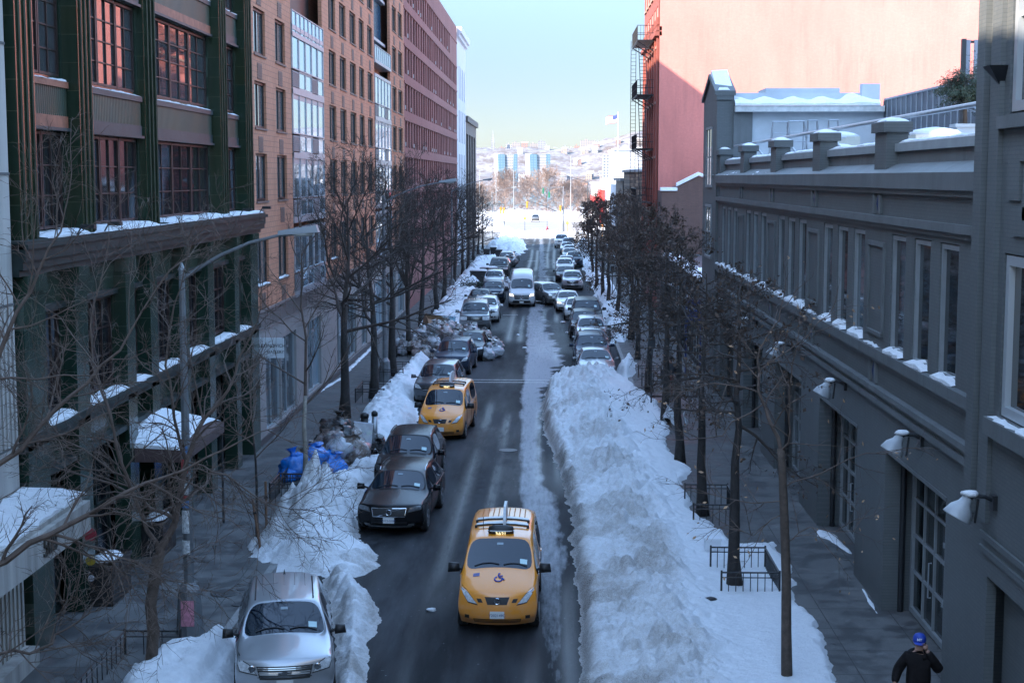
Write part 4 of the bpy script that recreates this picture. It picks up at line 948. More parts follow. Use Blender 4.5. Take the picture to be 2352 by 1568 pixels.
# slate fence, trellis, juniper, plant units on the roof
SLT = M('slate_blue_cladding', (.075, .09, .11), .45, .2, .2, 1.5, .1, 8)
sf_ = empty('slate_screen', (14.8, 60, 9.86)); tag(sf_, 'slate blue metal screen wall along the back of the grey roof', 'screen wall')
mb = MB(); k = 48.5
while k < 68: mb.box(14.74, 14.86, k, k + .86, 9.86, 13.25); k += .9
kid(mb, 'panel', SLT, sf_)
mb = MB(); mb.box(14.68, 14.92, 48.4, 67.9, 13.25, 13.33); k = 48.45
while k < 68: mb.box(14.70, 14.90, k, k + .05, 9.86, 13.3); k += .9
kid(mb, 'cap_rail', M('pale_metal_trim', (.34, .37, .4), .4, .4), sf_)
tr = empty('slatted_trellis', (13.5, 50, 9.86)); tag(tr, 'tall grey slatted screen behind the juniper on the roof', 'trellis')
mb = MB()
for i in range(9): mb.box(13.42 + i * .27, 13.57 + i * .27, 50, 50.05, 12.0, 14.3)
kid(mb, 'slat', M('grey_timber_slat', (.23, .25, .29), .7), tr)
mb = MB(); mb.box(13.3, 15.8, 50.06, 50.12, 14.2, 14.28); mb.box(13.3, 15.8, 50.06, 50.12, 12.2, 12.28); mb.box(13.3, 13.42, 49.95, 50.15, 9.86, 14.33); kid(mb, 'frame', DKMET, tr)
jn = empty('juniper_shrub', (12.95, 48, 9.86)); tag(jn, 'spreading evergreen juniper in a pot on the grey roof edge', 'shrub')
rr = random.Random(11); jb = MB(); jl = MB()
jb.tube([(12.95, 48, 11.4), (12.9, 48, 12.3), (12.85, 48, 12.9)], [.07, .06, .03], 6)
for i in range(90):
    a = rr.uniform(0, 6.28); l = rr.uniform(.4, 1.15); c = Vector((12.95, 48, rr.uniform(12.2, 12.95)))
    e = c + Vector((math.cos(a) * l, math.sin(a) * l * .8, rr.uniform(-.35, .35))); jb.tube([c, (c + e) / 2 + Vector((0, 0, .08)), e], [.014, .01, .004], 4)
    for k in range(90):
        t = rr.uniform(.3, 1.05); q = c + (e - c) * t + Vector((rr.gauss(0, .07), rr.gauss(0, .07), rr.gauss(0, .06) - .05 * t))
        d = Vector((rr.gauss(0, 1), rr.gauss(0, 1), rr.gauss(-.4, .6))).normalized() * rr.uniform(.05, .1); s_ = d.orthogonal().normalized() * .02
        jl.add([q - s_, q + s_, q + d], [(0, 1, 2)])
for i in range(14):
    c = Vector((13.4, 48.3, rr.uniform(13.0, 13.7)))
    for k in range(30):
        q = c + Vector((rr.gauss(0, .2), rr.gauss(0, .2), rr.gauss(0, .12))); d = Vector((rr.gauss(0, 1), rr.gauss(0, 1), rr.gauss(-.2, .6))).normalized() * .09; s_ = d.orthogonal().normalized() * .014; jl.add([q - s_, q + s_, q + d], [(0, 1, 2)])
kid(jb, 'trunk', M('juniper_bark', (.10, .07, .05), .9), jn); kid(jl, 'foliage', M('juniper_needles', (.035, .05, .025), .7, 0, .5, 3), jn)
mb = MB(); mb.box(12.6, 13.35, 47.7, 48.35, 9.87, 11.5); mb.box(12.55, 13.4, 47.65, 48.4, 11.42, 11.52); kid(mb, 'planter', PB, jn)
CRM = M('cream_sheet_metal', (.52, .50, .42), .45, .1, .1, 2)
for (x, y, w_, d_, h_, l) in ((11.4, 45.5, 1.5, 1.4, 1.25, 'cream air conditioning unit with snow on top behind the near parapet'), (10.7, 57, 1.3, 1.3, 1.5, 'grey air conditioning unit behind the middle parapet piers'), (10.0, 53.5, 1.4, 1.2, .95, 'low snowed-over roof unit beside the middle parapet')):
    e = empty('roof_unit', (x, y, 9.86)); tag(e, l, 'air conditioner', 'plant units on the grey roof')
    a = MB(); a.box(-w_ / 2, w_ / 2, -d_ / 2, d_ / 2, .08, h_); a.box(-w_ / 2 + .08, w_ / 2 - .08, -d_ / 2 - .012, -d_ / 2, .2, h_ - .15); a.build('casing', CRM, e)
    a = MB()
    for k in range(7): a.box(-w_ / 2 + .1, w_ / 2 - .1, -d_ / 2 - .03, -d_ / 2 - .012, .26 + k * (h_ - .5) / 7, .29 + k * (h_ - .5) / 7)
    a.build('grille', DKMET, e); a = MB(); a.blob((0, 0, h_), .5 * w_ * 1.1, 12, int(x * 10), .12, (1, d_ / w_, .28)); a.build('snow_cover', SNOW, e, True)
for i, (px, l) in enumerate(((1785, 'left steel ladder hoop'), (1822, 'second steel ladder hoop'), (1858, 'third steel ladder hoop'), (1905, 'right steel ladder hoop'))):
    y_ = 61 - i * .6; x_ = (px - 1270) / FPX * y_
    e = empty('roof_ladder', (x_, y_, 9.87)); tag(e, l + ' standing in front of the pale roof hall', 'ladder', 'ladder hoops on the grey roof'); a = MB(); tw = .42 if i < 2 else .25
    for sx in (-1, 1):
        a.tube([(sx * .52, 0, 0), (sx * tw * .9, 0, 1.5), (sx * tw * .7, 0, 2.2)], .03, 6); a.tube([(sx * .3, .5, 0), (sx * tw * .7, .12, 2.2)], .024, 6); a.tube([(sx * tw * .7, 0, 2.2), (sx * tw * .7, .12, 2.2)], .03, 6)
    a.tube([(-tw * .7, 0, 2.2), (tw * .7, 0, 2.2)], .03, 6); a.build('frame', STEEL, e)
    a = MB()
    for k in range(5): a.tube([(-.44 + .03 * k, 0, .35 + .35 * k), (.44 - .03 * k, 0, .35 + .35 * k)], .02, 6)
    a.build('rung', STEEL, e)
hrl = empty('roof_handrail', (8.05, 45, 9.86)); tag(hrl, 'round steel guard rail running above the grey parapet', 'guard rail')
mb = MB(); mb.tube([(8.02, 25.6, 11.23), (8.02, ry1 - 1, 11.22)], .055, 8); kid(mb, 'rail', STEEL, hrl)
mb = MB()
for k in range(5):
    yy = 29.5 + k * SP; mb.tube([(8.02, yy, 11.2), (8.5, yy - .3, 10.95), (8.75, yy - .4, 10.6), (8.75, yy - .4, 9.86)], .045, 8)
kid(mb, 'strut', STEEL, hrl)
# enamel wall lamps
ENM = M('white_enamel', (.30, .315, .325), .35, 0, .12, 4)
lampl = ['white dome wall lamp nearest the camera on the grey building', 'white dome lamp above the first glass doorway of the grey building', 'white dome lamp above the second doorway, over a pale light stain', 'white dome lamp over the third doorway, partly behind twigs', 'white dome lamp over the fourth doorway, deep behind branches', 'white dome lamp farthest along the grey wall']
for i, yl in enumerate((21.7, 26.97, 34.1, 41.7, 49.1, 57.0)):
    e = empty('wall_lamp', (7.45, Y(yl), 4.62)); tag(e, lampl[i], 'wall lamp', 'dome lamps on the grey brick building')
    xo = -.25 if i == 0 else 0
    a = MB(); a.box(-.07 + xo, .02 + xo, -.1, .1, -.12, .12); a.tube([(0 + xo, 0, 0), (-.18 + xo, 0, .09), (-.36 + xo, 0, .1), (-.46 + xo, 0, .02)], .035, 8); a.tube([(-.28 + xo, 0, .05), (-.33 + xo, -.02, -.34)], .02, 6); a.build('bracket', BLACK, e)
    a = MB(); a.lathe([(.055, .07), (.09, .05), (.12, -.06), (.22, -.18), (.27, -.34), (.275, -.36), (.25, -.355), (.1, -.1)], (0, 0, 0), 20); s_ = a.build('shade', ENM, e, True); s_.scale = (.88, .88, .88); s_.location = (-.48 + xo, 0, .03); s_.rotation_euler = (0, R(28), 0)
    a = MB(); a.blob((0, 0, 0), .13, 8, i, .2, (1.2, 1, .45)); s_ = a.build('snow_cover', SNOW, e, True); s_.location = (-.42 + xo, 0, .14)
# ---------------- low shed and blue hanging sign, brown gabled block
ls = empty('low_shopfront', (7.45, 88, 0)); tag(ls, 'low dark shopfront hidden behind the leafy trees past the gable', 'shop')
mb = MB(); mb.box(7.5, 22, 74.2, 103.9, WZ, 4.6); kid(mb, 'wall', M('dark_shop_wall', (.06, .065, .07), .7, 0, .2, 1), ls)
for k in range(5): o = window(Fac('R', 7.48), ls, 75.5 + k * 5.6, 79.9 + k * 5.6, .5, 3.6, .0, DKMET, PANE_R, 3, 1, .1, .06, .08, name='shopfront'); kidw(o, ls)
mb = MB(); ledge_snow(mb, Fac('R', 7.5), 74.3, 103.8, 4.6, -.8, .0, .25, 3, .8); kid(mb, 'snow_cover', SNOW, ls, True)
bs = empty('blue_sign', (7.2, 74.4, 0)); tag(bs, 'deep blue projecting sign with pale capitals half hidden by oak leaves', 'sign')
BLUE = M('blue_sign_face', (.012, .035, .16), .5)
mb = MB(); mb.box(6.6, 7.42, 74.3, 74.42, 2.7, 3.85); pn = kid(mb, 'panel', BLUE, bs)
o = text('sign_lettering', 'BROOKS', .2, M('pale_lettering', (.5, .54, .6), .5), pn, face_mtx((7.02, 74.295, 3.4), (1, 0, .12), (-.12, 0, 1)), .004); 
mb = MB()
for xx in (6.62, 7.36): mb.tube([(xx, 74.36, WZ), (xx, 74.36, 2.7)], .045, 8)
mb.box(6.55, 7.45, 74.28, 74.44, 2.55, 2.7); kid(mb, 'post', BLUE, bs)
BB = brick('brown_side_brick', (.19, .105, .085), (.16, .09, .075), (.12, .08, .07), .22, .075, .01, 'x', .85, .2, .3)
bb = empty('brown_gable_building', (12, 104, 0)); tag(bb, 'low brown brick building with a snow-capped gable in front of the salmon wall', 'building')
gp = [(7.47, WZ), (7.47, 8.95), (8.5, 8.95), (8.5, 9.2), (10.0, 9.95), (12.2, 9.1), (13, 9.1), (13, 8.6), (22, 8.6), (22, WZ)]
mb = MB(); mb.prism(gp, 'y', 104.0, 107.8); kid(mb, 'wall', BB, bb)
mb = MB()
for (x0, z0), (x1, z1) in (((7.4, 8.95), (8.55, 8.95)), ((8.5, 9.25), (10.0, 10.0)), ((10.0, 10.0), (12.3, 9.15)), ((11.6, 8.6), (16, 8.6))):
    mb.hexa([(x0, 103.9, z0), (x1, 103.9, z1), (x1, 104.7, z1), (x0, 104.7, z0), (x0, 103.95, z0 + .22), (x1, 103.95, z1 + .22), (x1, 104.6, z1 + .24), (x0, 104.6, z0 + .24)])
kid(mb, 'snow_cover', SNOW, bb)
mb = MB(); mb.box(12.4, 13.6, 105, 106, 8.6, 9.7); kid(mb, 'roof_hatch', DKMET, bb)
# ---------------- salmon building with fire escape
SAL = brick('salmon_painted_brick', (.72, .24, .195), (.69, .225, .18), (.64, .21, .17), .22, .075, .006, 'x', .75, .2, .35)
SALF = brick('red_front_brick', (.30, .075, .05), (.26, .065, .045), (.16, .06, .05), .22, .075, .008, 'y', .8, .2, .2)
sb = empty('salmon_building', (12, 116, 0)); tag(sb, 'tall salmon painted brick building with an iron fire escape on its front', 'building')
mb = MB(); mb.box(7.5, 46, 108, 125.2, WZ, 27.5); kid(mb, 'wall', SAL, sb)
FS = Fac('R', 7.46); sw = []
for j in range(6):
    for i in range(6): sw.append((109.2 + i * 2.65, 110.9 + i * 2.65, 3.6 + j * 3.9, 6.4 + j * 3.9))
mb = MB(); wall(mb, FS, 108.0, 125.2, WZ, 27.5, sw, .3)
for i in range(7): mb.fbox(FS, 108.0 + i * 2.65 + (.2 if i == 0 else 0), 108.75 + i * 2.65, 3.0, 19.8, 0, .14)
for j in range(2): mb.fbox(FS, 108, 125.3, 19.8 + j * .35, 20.1 + j * .35, -.2, .3 - j * .12)
for i in range(30): mb.fbox(FS, 108.1 + i * .57, 108.35 + i * .57, 20.6, 21.1, 0, .12)
mb.fbox(FS, 107.9, 125.4, 26.9, 27.5, -.3, .35)
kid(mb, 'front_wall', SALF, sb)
mb = MB()
for h in sw: mb.mark(); mb.fbox(FS, h[0] - .05, h[1] + .05, h[2] - .15, h[2], -.2, .1)
kid(mb, 'window_sill', M('sandstone_sill', (.3, .2, .15), .8), sb)
for h in sw: o = window(FS, sb, h[0], h[1], h[2], h[3], -.28, DKMET, PANE_D, 1, 2, .1, .07, .1); kidw(o, sb)
fe = empty('fire_escape', (7.2, 114, 8)); tag(fe, 'black iron fire escape with four railed landings on the salmon building front', 'fire escape')
for j, zz in enumerate((8.0, 11.95, 15.85, 19.75)):
    a = MB(); 
    for k in range(22): a.box(6.1, 7.32, 110.8 + k * .33, 110.93 + k * .33, zz, zz + .03)
    a.box(6.08, 6.16, 110.8, 118, zz - .1, zz + .03); a.box(7.2, 7.3, 110.8, 118, zz - .1, zz + .03)
    for yy in (111.2, 114.4, 117.6): a.tube([(6.15, yy, zz - .05), (7.35, yy, zz - .8)], .04, 5)
    kid(a, 'landing', BLACK, fe)
    a = MB()
    for zt in (.5, 1.05): a.tube([(7.3, 110.8, zz + zt), (6.1, 110.8, zz + zt), (6.1, 118, zz + zt), (7.3, 118, zz + zt)], .022, 4)
    k = 110.8
    while k < 118.01: a.tube([(6.1, k, zz), (6.1, k, zz + 1.05)], .012, 4); k += .24
    for k in range(6): a.tube([(6.1 + k * .22, 110.8, zz), (6.1 + k * .22, 110.8, zz + 1.05)], .012, 4)
    kid(a, 'railing', BLACK, fe)
    if j:
        a = MB()
        for xx in (6.45, 6.95): a.tube([(xx, 112.2, zz - 3.9), (xx, 115.6, zz + .05)], .03, 4)
        for k in range(14): a.tube([(6.45, 112.2 + 3.4 * k / 14, zz - 3.9 + 3.9 * k / 14), (6.95, 112.2 + 3.4 * k / 14, zz - 3.9 + 3.9 * k / 14)], .018, 4)
        kid(a, 'stair', BLACK, fe)
    a = MB()
    for xx in (6.12, 6.5): a.tube([(xx - .1, 118.2, zz - 3.9), (xx - .1, 118.2, zz + .6)], .022, 4)
    for k in range(15): a.tube([(6.02, 118.2, zz - 3.8 + k * .28), (6.4, 118.2, zz - 3.8 + k * .28)], .014, 4)
    kid(a, 'ladder', BLACK, fe)
# ---------------- farther right buildings
CHK = brick('mottled_tan_brick', (.30, .23, .16), (.09, .075, .06), (.06, .05, .05), .45, .3, .03, 'x', .8, .2, .2)
pb = empty('mottled_brick_building', (13, 150, 0)); tag(pb, 'narrow mottled tan and black brick end wall beyond the fire escape', 'building')
mb = MB(); mb.box(7.5, 22, 148, 160, WZ, 10.4); kid(mb, 'wall', CHK, pb); mb = MB(); mb.box(7.3, 22, 147.8, 160, 10.4, 10.62); kid(mb, 'coping', COP, pb)
mb = MB(); ledge_snow(mb, Fac('E', 148), 7.5, 21, 10.62, -.8, .1, .14, 6, .5); kid(mb, 'snow_cover', SNOW, pb, True)
ds = empty('dark_shop_building', (13, 168, 0)); tag(ds, 'low dark two storey shop building with a grey fascia beyond the mottled wall', 'shop')
mb = MB(); mb.box(7.4, 22, 160.1, 178, WZ, 9.5); mb.box(7.0, 7.45, 160.3, 178, 5.6, 6.4); kid(mb, 'wall', M('charcoal_render', (.035, .037, .042), .6, 0, .2, 1), ds)
mb = MB(); mb.box(7.1, 22, 160, 178.1, 9.5, 9.8); mb.box(6.9, 7.0, 160.4, 177.9, 5.7, 6.3); kid(mb, 'fascia', M('grey_fascia', (.2, .21, .22), .6), ds)
ws = empty('white_shop_building', (13, 196, 0)); tag(ws, 'low white walled shop at the far right end of the row', 'shop')
mb = MB(); mb.box(7.6, 22, 178.2, 214, WZ, 9.0); kid(mb, 'wall', WHB, ws)
for k in range(6): o = window(Fac('R', 7.58), ws, 180 + k * 5.5, 184 + k * 5.5, 1, 4, 0, DKMET, PANE_D, 2, 1, .1, .08, .08, name='shopfront'); kidw(o, ws)
mb = MB(); ledge_snow(mb, Fac('E', 178.2), 7.6, 21, 9.0, -1, .0, .2, 8, .5); kid(mb, 'snow_cover', SNOW, ws, True)
rs = empty('red_storefront', (13, 290, 0)); tag(rs, 'bright red storefront on the sunny side of the avenue', 'shop')
REDP = M('bright_red_panel', (.62, .05, .04), .5)
mb = MB(); mb.box(9.4, 24, 282, 300, 0, 9.6); kid(mb, 'wall', WHB, rs)
mb = MB(); mb.box(8.7, 9.7, 281.8, 282.0, 1.0, 7.6); mb.box(8.7, 9.38, 282.0, 296, 3.2, 7.6); kid(mb, 'red_panel', REDP, rs)
mb = MB(); mb.box(9.0, 14, 281.7, 281.9, 0, 3); kid(mb, 'shopfront', PANE_D, rs)
# ================================================================== far side: park, river, hill, towers
def gridmat(name, wallc, winc, bw, bh, axis='x', ww=.5, rough=.7, win_rough=.2):
    if name in MATS: return MATS[name]
    mt, t, b = nodes(name); MATS[name] = mt
    g = N(t, 'ShaderNodeNewGeometry'); sp = N(t, 'ShaderNodeSeparateXYZ'); t.links.new(g.outputs['Position'], sp.inputs[0])
    fx = math_(t, 'FRACT', math_(t, 'MULTIPLY', sp.outputs['X' if axis == 'x' else 'Y'], 1 / bw)); fz = math_(t, 'FRACT', math_(t, 'MULTIPLY', sp.outputs['Z'], 1 / bh))
    a = math_(t, 'MULTIPLY', math_(t, 'LESS_THAN', math_(t, 'ABSOLUTE', math_(t, 'SUBTRACT', fx, .5)), ww / 2), math_(t, 'LESS_THAN', math_(t, 'ABSOLUTE', math_(t, 'SUBTRACT', fz, .5)), .27))
    nf = N(t, 'ShaderNodeSeparateXYZ'); t.links.new(g.outputs['Normal'], nf.inputs[0]); a = math_(t, 'MULTIPLY', a, math_(t, 'LESS_THAN', nf.outputs['Z'], .5))
    t.links.new(mixc(t, a, wallc, winc), b.inputs['Base Color']); b.inputs['Roughness'].default_value = rough; return mt
def hillmat():
    mt, t, b = nodes('snowy_hillside')
    n1 = noisetex(t, .035, 6, .7); n2 = noisetex(t, .16, 5, .7); n3 = noisetex(t, .012, 4, .6)
    f = ramp(t, math_(t, 'ADD', math_(t, 'MULTIPLY', n1, .5), math_(t, 'MULTIPLY', n2, .5)), .38, .56)
    c = mixc(t, f, (.25, .25, .27), (.095, .072, .062)); c = mixc(t, ramp(t, n3, .55, .7), c, (.10, .095, .10))
    t.links.new(c, b.inputs['Base Color']); b.inputs['Roughness'].default_value = .85; return mt
xs_ = np.array([-700, -250, -120, -90, -40, 0, 30, 70, 110, 200, 900.]); hs_ = np.array([42, 47, 46, 44, 48, 46, 45, 54, 64, 70, 68.])
def hillfn(X, Yg):
    top = np.interp(X, xs_, hs_); k = sm(Yg, 1790, 2080 + 0 * X); Z = -2.5 + 5 * sm(Yg, 1746, 1765) + top * k * (.85 + .3 * fbm(X / 60, Yg / 60, 4, 5)) + (fbm(X / 18, Yg / 18, 3, 7) - .5) * 9 * k
    return Z, np.ones(X.shape, bool)
tag(heightfield('hill', -800, 1000, 1745, 2700, 9, hillfn, hillmat()), kind='structure')
def hz(x, y): return float(hillfn(np.array([[float(x)]]), np.array([[float(y)]]))[0][0, 0])
# twin blue and white slabs on the far shore
BG = gridmat('blue_curtain_wall', (.085, .16, .215), (.13, .215, .27), 3.2, 3.0, 'x', .6, .3); WG = gridmat('white_window_grid', (.30, .30, .31), (.08, .10, .13), 2.3, 3.1, 'x', .5)
for i, (xa, xb) in enumerate(((-68, -41), (-31.5, -3))):
    e = empty('waterfront_tower', ((xa + xb) / 2, 1750, -1)); tag(e, ['left of the two blue and white slab towers across the river', 'right of the two blue and white slab towers across the river'][i], 'tower', 'twin towers on the far shore')
    L_ = xb - xa
    a = MB(); a.prism([(xa, -1), (xa, 37.5), (xa + .22 * L_, 37.5), (xa + .26 * L_, -1)], 'y', 1745, 1765); kid(a, 'white_wing', WHB, e)
    a = MB(); a.prism([(xa + .2 * L_, -1), (xa + .16 * L_, 36.6), (xa + .46 * L_, 36.6), (xa + .5 * L_, -1)], 'y', 1742, 1760); kid(a, 'blue_facade', BG, e)
    a = MB(); a.prism([(xa + .5 * L_, -1), (xa + .46 * L_, 37), (xa + .84 * L_, 37), (xa + .78 * L_, -1)], 'y', 1744, 1764); kid(a, 'window_facade', WG, e)
    a = MB(); a.prism([(xa + .78 * L_, -1), (xa + .84 * L_, 36.8), (xb, 36.8), (xb - .02 * L_, -1)], 'y', 1743, 1760); kid(a, 'blue_end', BG, e)
e = MB(); e.box(-42, -30, 1744, 1756, -1, 14); tag(e.build('low_block', gridmat('low_white_grid', (.42, .42, .43), (.12, .15, .18), 2.6, 6, 'x', .45)), 'low white block between the two blue towers across the river', 'building')
e = MB(); e.box(57.5, 74, 1748, 1768, -1, 35); e.box(65, 74, 1750, 1768, 35, 42); tag(e.build('white_grid_tower', gridmat('white_grid_tower_wall', (.30, .30, .31), (.10, .12, .15), 4.1, 3.3, 'x', .55)), 'white grid-fronted tower across the river at the right', 'tower')
def strm():
    mt, t, b = nodes('corrugated_pale_wall'); g = N(t, 'ShaderNodeNewGeometry'); sp = N(t, 'ShaderNodeSeparateXYZ'); t.links.new(g.outputs['Position'], sp.inputs[0])
    f = math_(t, 'GREATER_THAN', math_(t, 'FRACT', math_(t, 'MULTIPLY', sp.outputs['Z'], 1.6)), .5)
    t.links.new(mixc(t, f, (.24, .25, .27), (.36, .37, .39)), b.inputs['Base Color']); return mt
e = empty('pier_hall', (23, 432, 0)); tag(e, 'pale striped pier hall with an orange band beyond the fire escape', 'building')
a = MB(); a.box(17.3, 34, 430, 470, -.2, 17.6); kid(a, 'wall', strm(), e); a = MB(); a.box(17.2, 34.1, 429.8, 470, 5.4, 7.4); kid(a, 'orange_band', M('orange_band', (.75, .16, .07), .5), e)
a = MB(); a.box(17.0, 34.2, 429.6, 470, 17.6, 18.0); kid(a, 'snow_cover', SNOW, e)
e = empty('white_depot', (24, 320, 0)); tag(e, 'long sunlit white depot along the right of the far road', 'building')
a = MB(); a.box(9.6, 40, 302, 380, -.1, 8.4); kid(a, 'wall', M('sunlit_white_wall', (.45, .42, .38), .8, 0, .08, .3), e); a = MB(); a.box(9.4, 9.6, 304, 378, 4.2, 5.6); kid(a, 'red_fascia', REDP, e); a = MB(); a.box(9.3, 40, 301.8, 380, 8.4, 8.75); kid(a, 'snow_cover', SNOW, e)
# buildings on the hill: each its own
rr = random.Random(21)
HB = [gridmat('hill_wall_%s' % n, c, (.14, .14, .17), bw, 3.1, 'x', .45) for n, c, bw in (('cream', (.24, .22, .20), 3.2), ('white', (.30, .30, .30), 2.7), ('pink', (.25, .16, .13), 3.0), ('grey', (.22, .23, .26), 3.6), ('tan', (.29, .24, .19), 2.9))]
# px left, px right, top py  (skyline) -> real boxes standing on the hill crest
sky_b = [(1092, 1106, 345, 1), (1104, 1118, 352, 0), (1116, 1131, 362, 3), (1131, 1146, 343, 0), (1146, 1162, 340, 2), (1162, 1176, 333, 1), (1176, 1196, 329, 0), (1150, 1163, 356, 1), (1216, 1236, 331, 0), (1236, 1252, 326, 3), (1250, 1262, 336, 1), (1292, 1306, 338, 3), (1318, 1330, 336, 2), (1332, 1366, 324, 0), (1366, 1380, 326, 3), (1380, 1398, 330, 1), (1398, 1420, 334, 2), (1306, 1318, 341, 1), (1199, 1214, 345, 2)]
for i, (pa, pb_, py, k) in enumerate(sky_b):
    yb = 2110 + (i * 37) % 60; xa, xb = (pa - VPX) / FPX * yb, (pb_ - VPX) / FPX * yb; zt = CAMZ + (VPY - py) / FPX * yb; zb = min(hz((xa + xb) / 2, yb) - 4, zt - 9)
    a = MB(); a.box(xa, xb, yb, yb + 14, zb, zt); a.box(xa + .3 * (xb - xa), xa + .5 * (xb - xa), yb + 3, yb + 8, zt, zt + 2.2)
    tag(a.build('hill_apartment_block', HB[k]), ['cream', 'white', 'pink brick', 'grey', 'tan'][k] + ' apartment block on the skyline across the river', 'building', 'hilltop blocks across the river')
    bpy.context.scene.collection.objects[-1]['label'] = ['cream', 'white', 'pink brick', 'grey', 'tan'][k] + ' block on the hill skyline, number %d from the left' % (i + 1)
st = [o for o in COL.objects if o.name.startswith('hill_apartment_block')]
st.sort(key=lambda o: o.data.vertices[0].co.x)
ordn = ['first', 'second', 'third', 'fourth', 'fifth', 'sixth', 'seventh', 'eighth', 'ninth', 'tenth', 'eleventh', 'twelfth', 'thirteenth', 'fourteenth', 'fifteenth', 'sixteenth', 'seventeenth', 'eighteenth', 'nineteenth', 'twentieth', 'twenty-first', 'twenty-second']
for i, o in enumerate(st):
    c = o.data.materials[0].name.split('_')[-1]; o['label'] = '%s skyline apartment block, %s from the left on the far hilltop' % (c, ordn[i])
a = MB(); xs0 = (1204 - VPX) / FPX * 2100; xs0 = (1133 - VPX) / FPX * 2100
a.box(xs0 - 2, xs0 + 2, 2098, 2102, 30, 58); a.add([(xs0 - 2.2, 2098, 58), (xs0 + 2.2, 2098, 58), (xs0 + 2.2, 2102, 58), (xs0 - 2.2, 2102, 58), (xs0, 2100, 76)], [(0, 1, 4), (1, 2, 4), (2, 3, 4), (3, 0, 4)]); a.prism([(xs0 + 2, 30), (xs0 + 2, 44), (xs0 + 8, 50), (xs0 + 14, 44), (xs0 + 14, 30)], 'y', 2096, 2120)
tag(a.build('church', HB[3]), 'church with a thin pointed steeple on the far skyline', 'church')
rows_s = 0
for i in range(30):
    xx = rr.uniform(40, 110) if i < 18 else rr.uniform(-100, 40); yy = rr.uniform(1830, 2060); z0 = hz(xx, yy); w_ = rr.uniform(5, 9); h_ = rr.uniform(5, 9)
    a = MB(); a.box(xx, xx + w_, yy, yy + 9, z0 - 3, z0 + h_); a.box(xx - .3, xx + w_ + .3, yy - .3, yy + 9, z0 + h_, z0 + h_ + .8, 1)
    tag(a.build('hillside_house', [HB[rr.randrange(5)], SNOW]), 'small snow-roofed house on the slope across the river', 'house', 'houses on the far hillside')
# red brick low blocks on the far shore
for i, (pa, pb_) in enumerate(((1336, 1350), (1362, 1380))):
    yb = 1760; xa, xb = (pa - VPX) / FPX * yb, (pb_ - VPX) / FPX * yb
    a = MB(); a.box(xa, xb, yb, yb + 20, -1, 3.5 + i * 1.5); tag(a.build('shore_warehouse', gridmat('shore_red_wall', (.5, .24, .17), (.15, .12, .12), 3, 3, 'x', .5)), ['small red brick block low on the far shore, left of the white tower', 'red brick block at the foot of the white grid tower'][i], 'building')
# ================================================================== trees
BARKD = M('dark_bark', (.030, .026, .024), .9, 0, .35, 9, .6, 30); BARKB = M('brown_bark', (.085, .062, .048), .9, 0, .35, 8, .6, 30); BARKP = M('pale_bark', (.26, .23, .19), .85, 0, .3, 6, .4, 25)
TWIG = M('twig_bark', (.050, .038, .032), .85, 0, .25, 5); TWIGB = M('warm_twig_bark', (.10, .07, .055), .85, 0, .3, 5); TWIGR = M('reddish_twigs', (.22, .16, .135), .9, 0, .25, .5)
LEAFB = M('dry_oak_leaf', (.082, .052, .036), .8, 0, .45, 4)
def grow(mb, p, d, L, r, lvl, rr, q):
    """q: dict(levels, kids per level, spread, up, wander, ratio)"""
    n = 5 if lvl == 0 else (4 if lvl == 1 else 3); pts = [p.copy()]; rad = [r]; dd = d.copy(); tip = r * q['taper']
    for i in range(n):
        dd = (dd + Vector((rr.gauss(0, 1), rr.gauss(0, 1), rr.gauss(0, 1))) * q['wander'] + Vector((0, 0, q['up'][min(lvl, len(q['up']) - 1)]))).normalized()
        pts.append(pts[-1] + dd * (L / n)); rad.append(r + (tip - r) * (i + 1) / n)
    mb.tube(pts, rad, 6 if lvl == 0 else (4 if lvl == 1 else 3), 0, lvl == 0)
    if lvl + 1 >= q['levels']: q['tips'].append((pts[-1], dd)); q['tips'].append((pts[-2], dd)); return
    k = q['kids'][lvl]
    for i in range(k):
        t = q['start'] + (1 - q['start']) * (i + rr.random()) / k; a = t * n; i0 = min(int(a), n - 1); f = a - i0
        pp = pts[i0].lerp(pts[i0 + 1], f); seg = (pts[i0 + 1] - pts[i0]).normalized()
        ax = seg.orthogonal().normalized(); ax = (Matrix.Rotation(rr.uniform(0, 6.283), 3, seg) @ ax)
        an = q['spread'] * rr.uniform(.65, 1.25)
        nd = (seg * math.cos(an) + ax * math.sin(an)).normalized()
        grow(mb, pp, nd, L * q['ratio'] * rr.uniform(.65, 1.15) * (1.15 - .5 * t), max((r + (tip - r) * t) * .62, q['minr']), lvl + 1, rr, q)
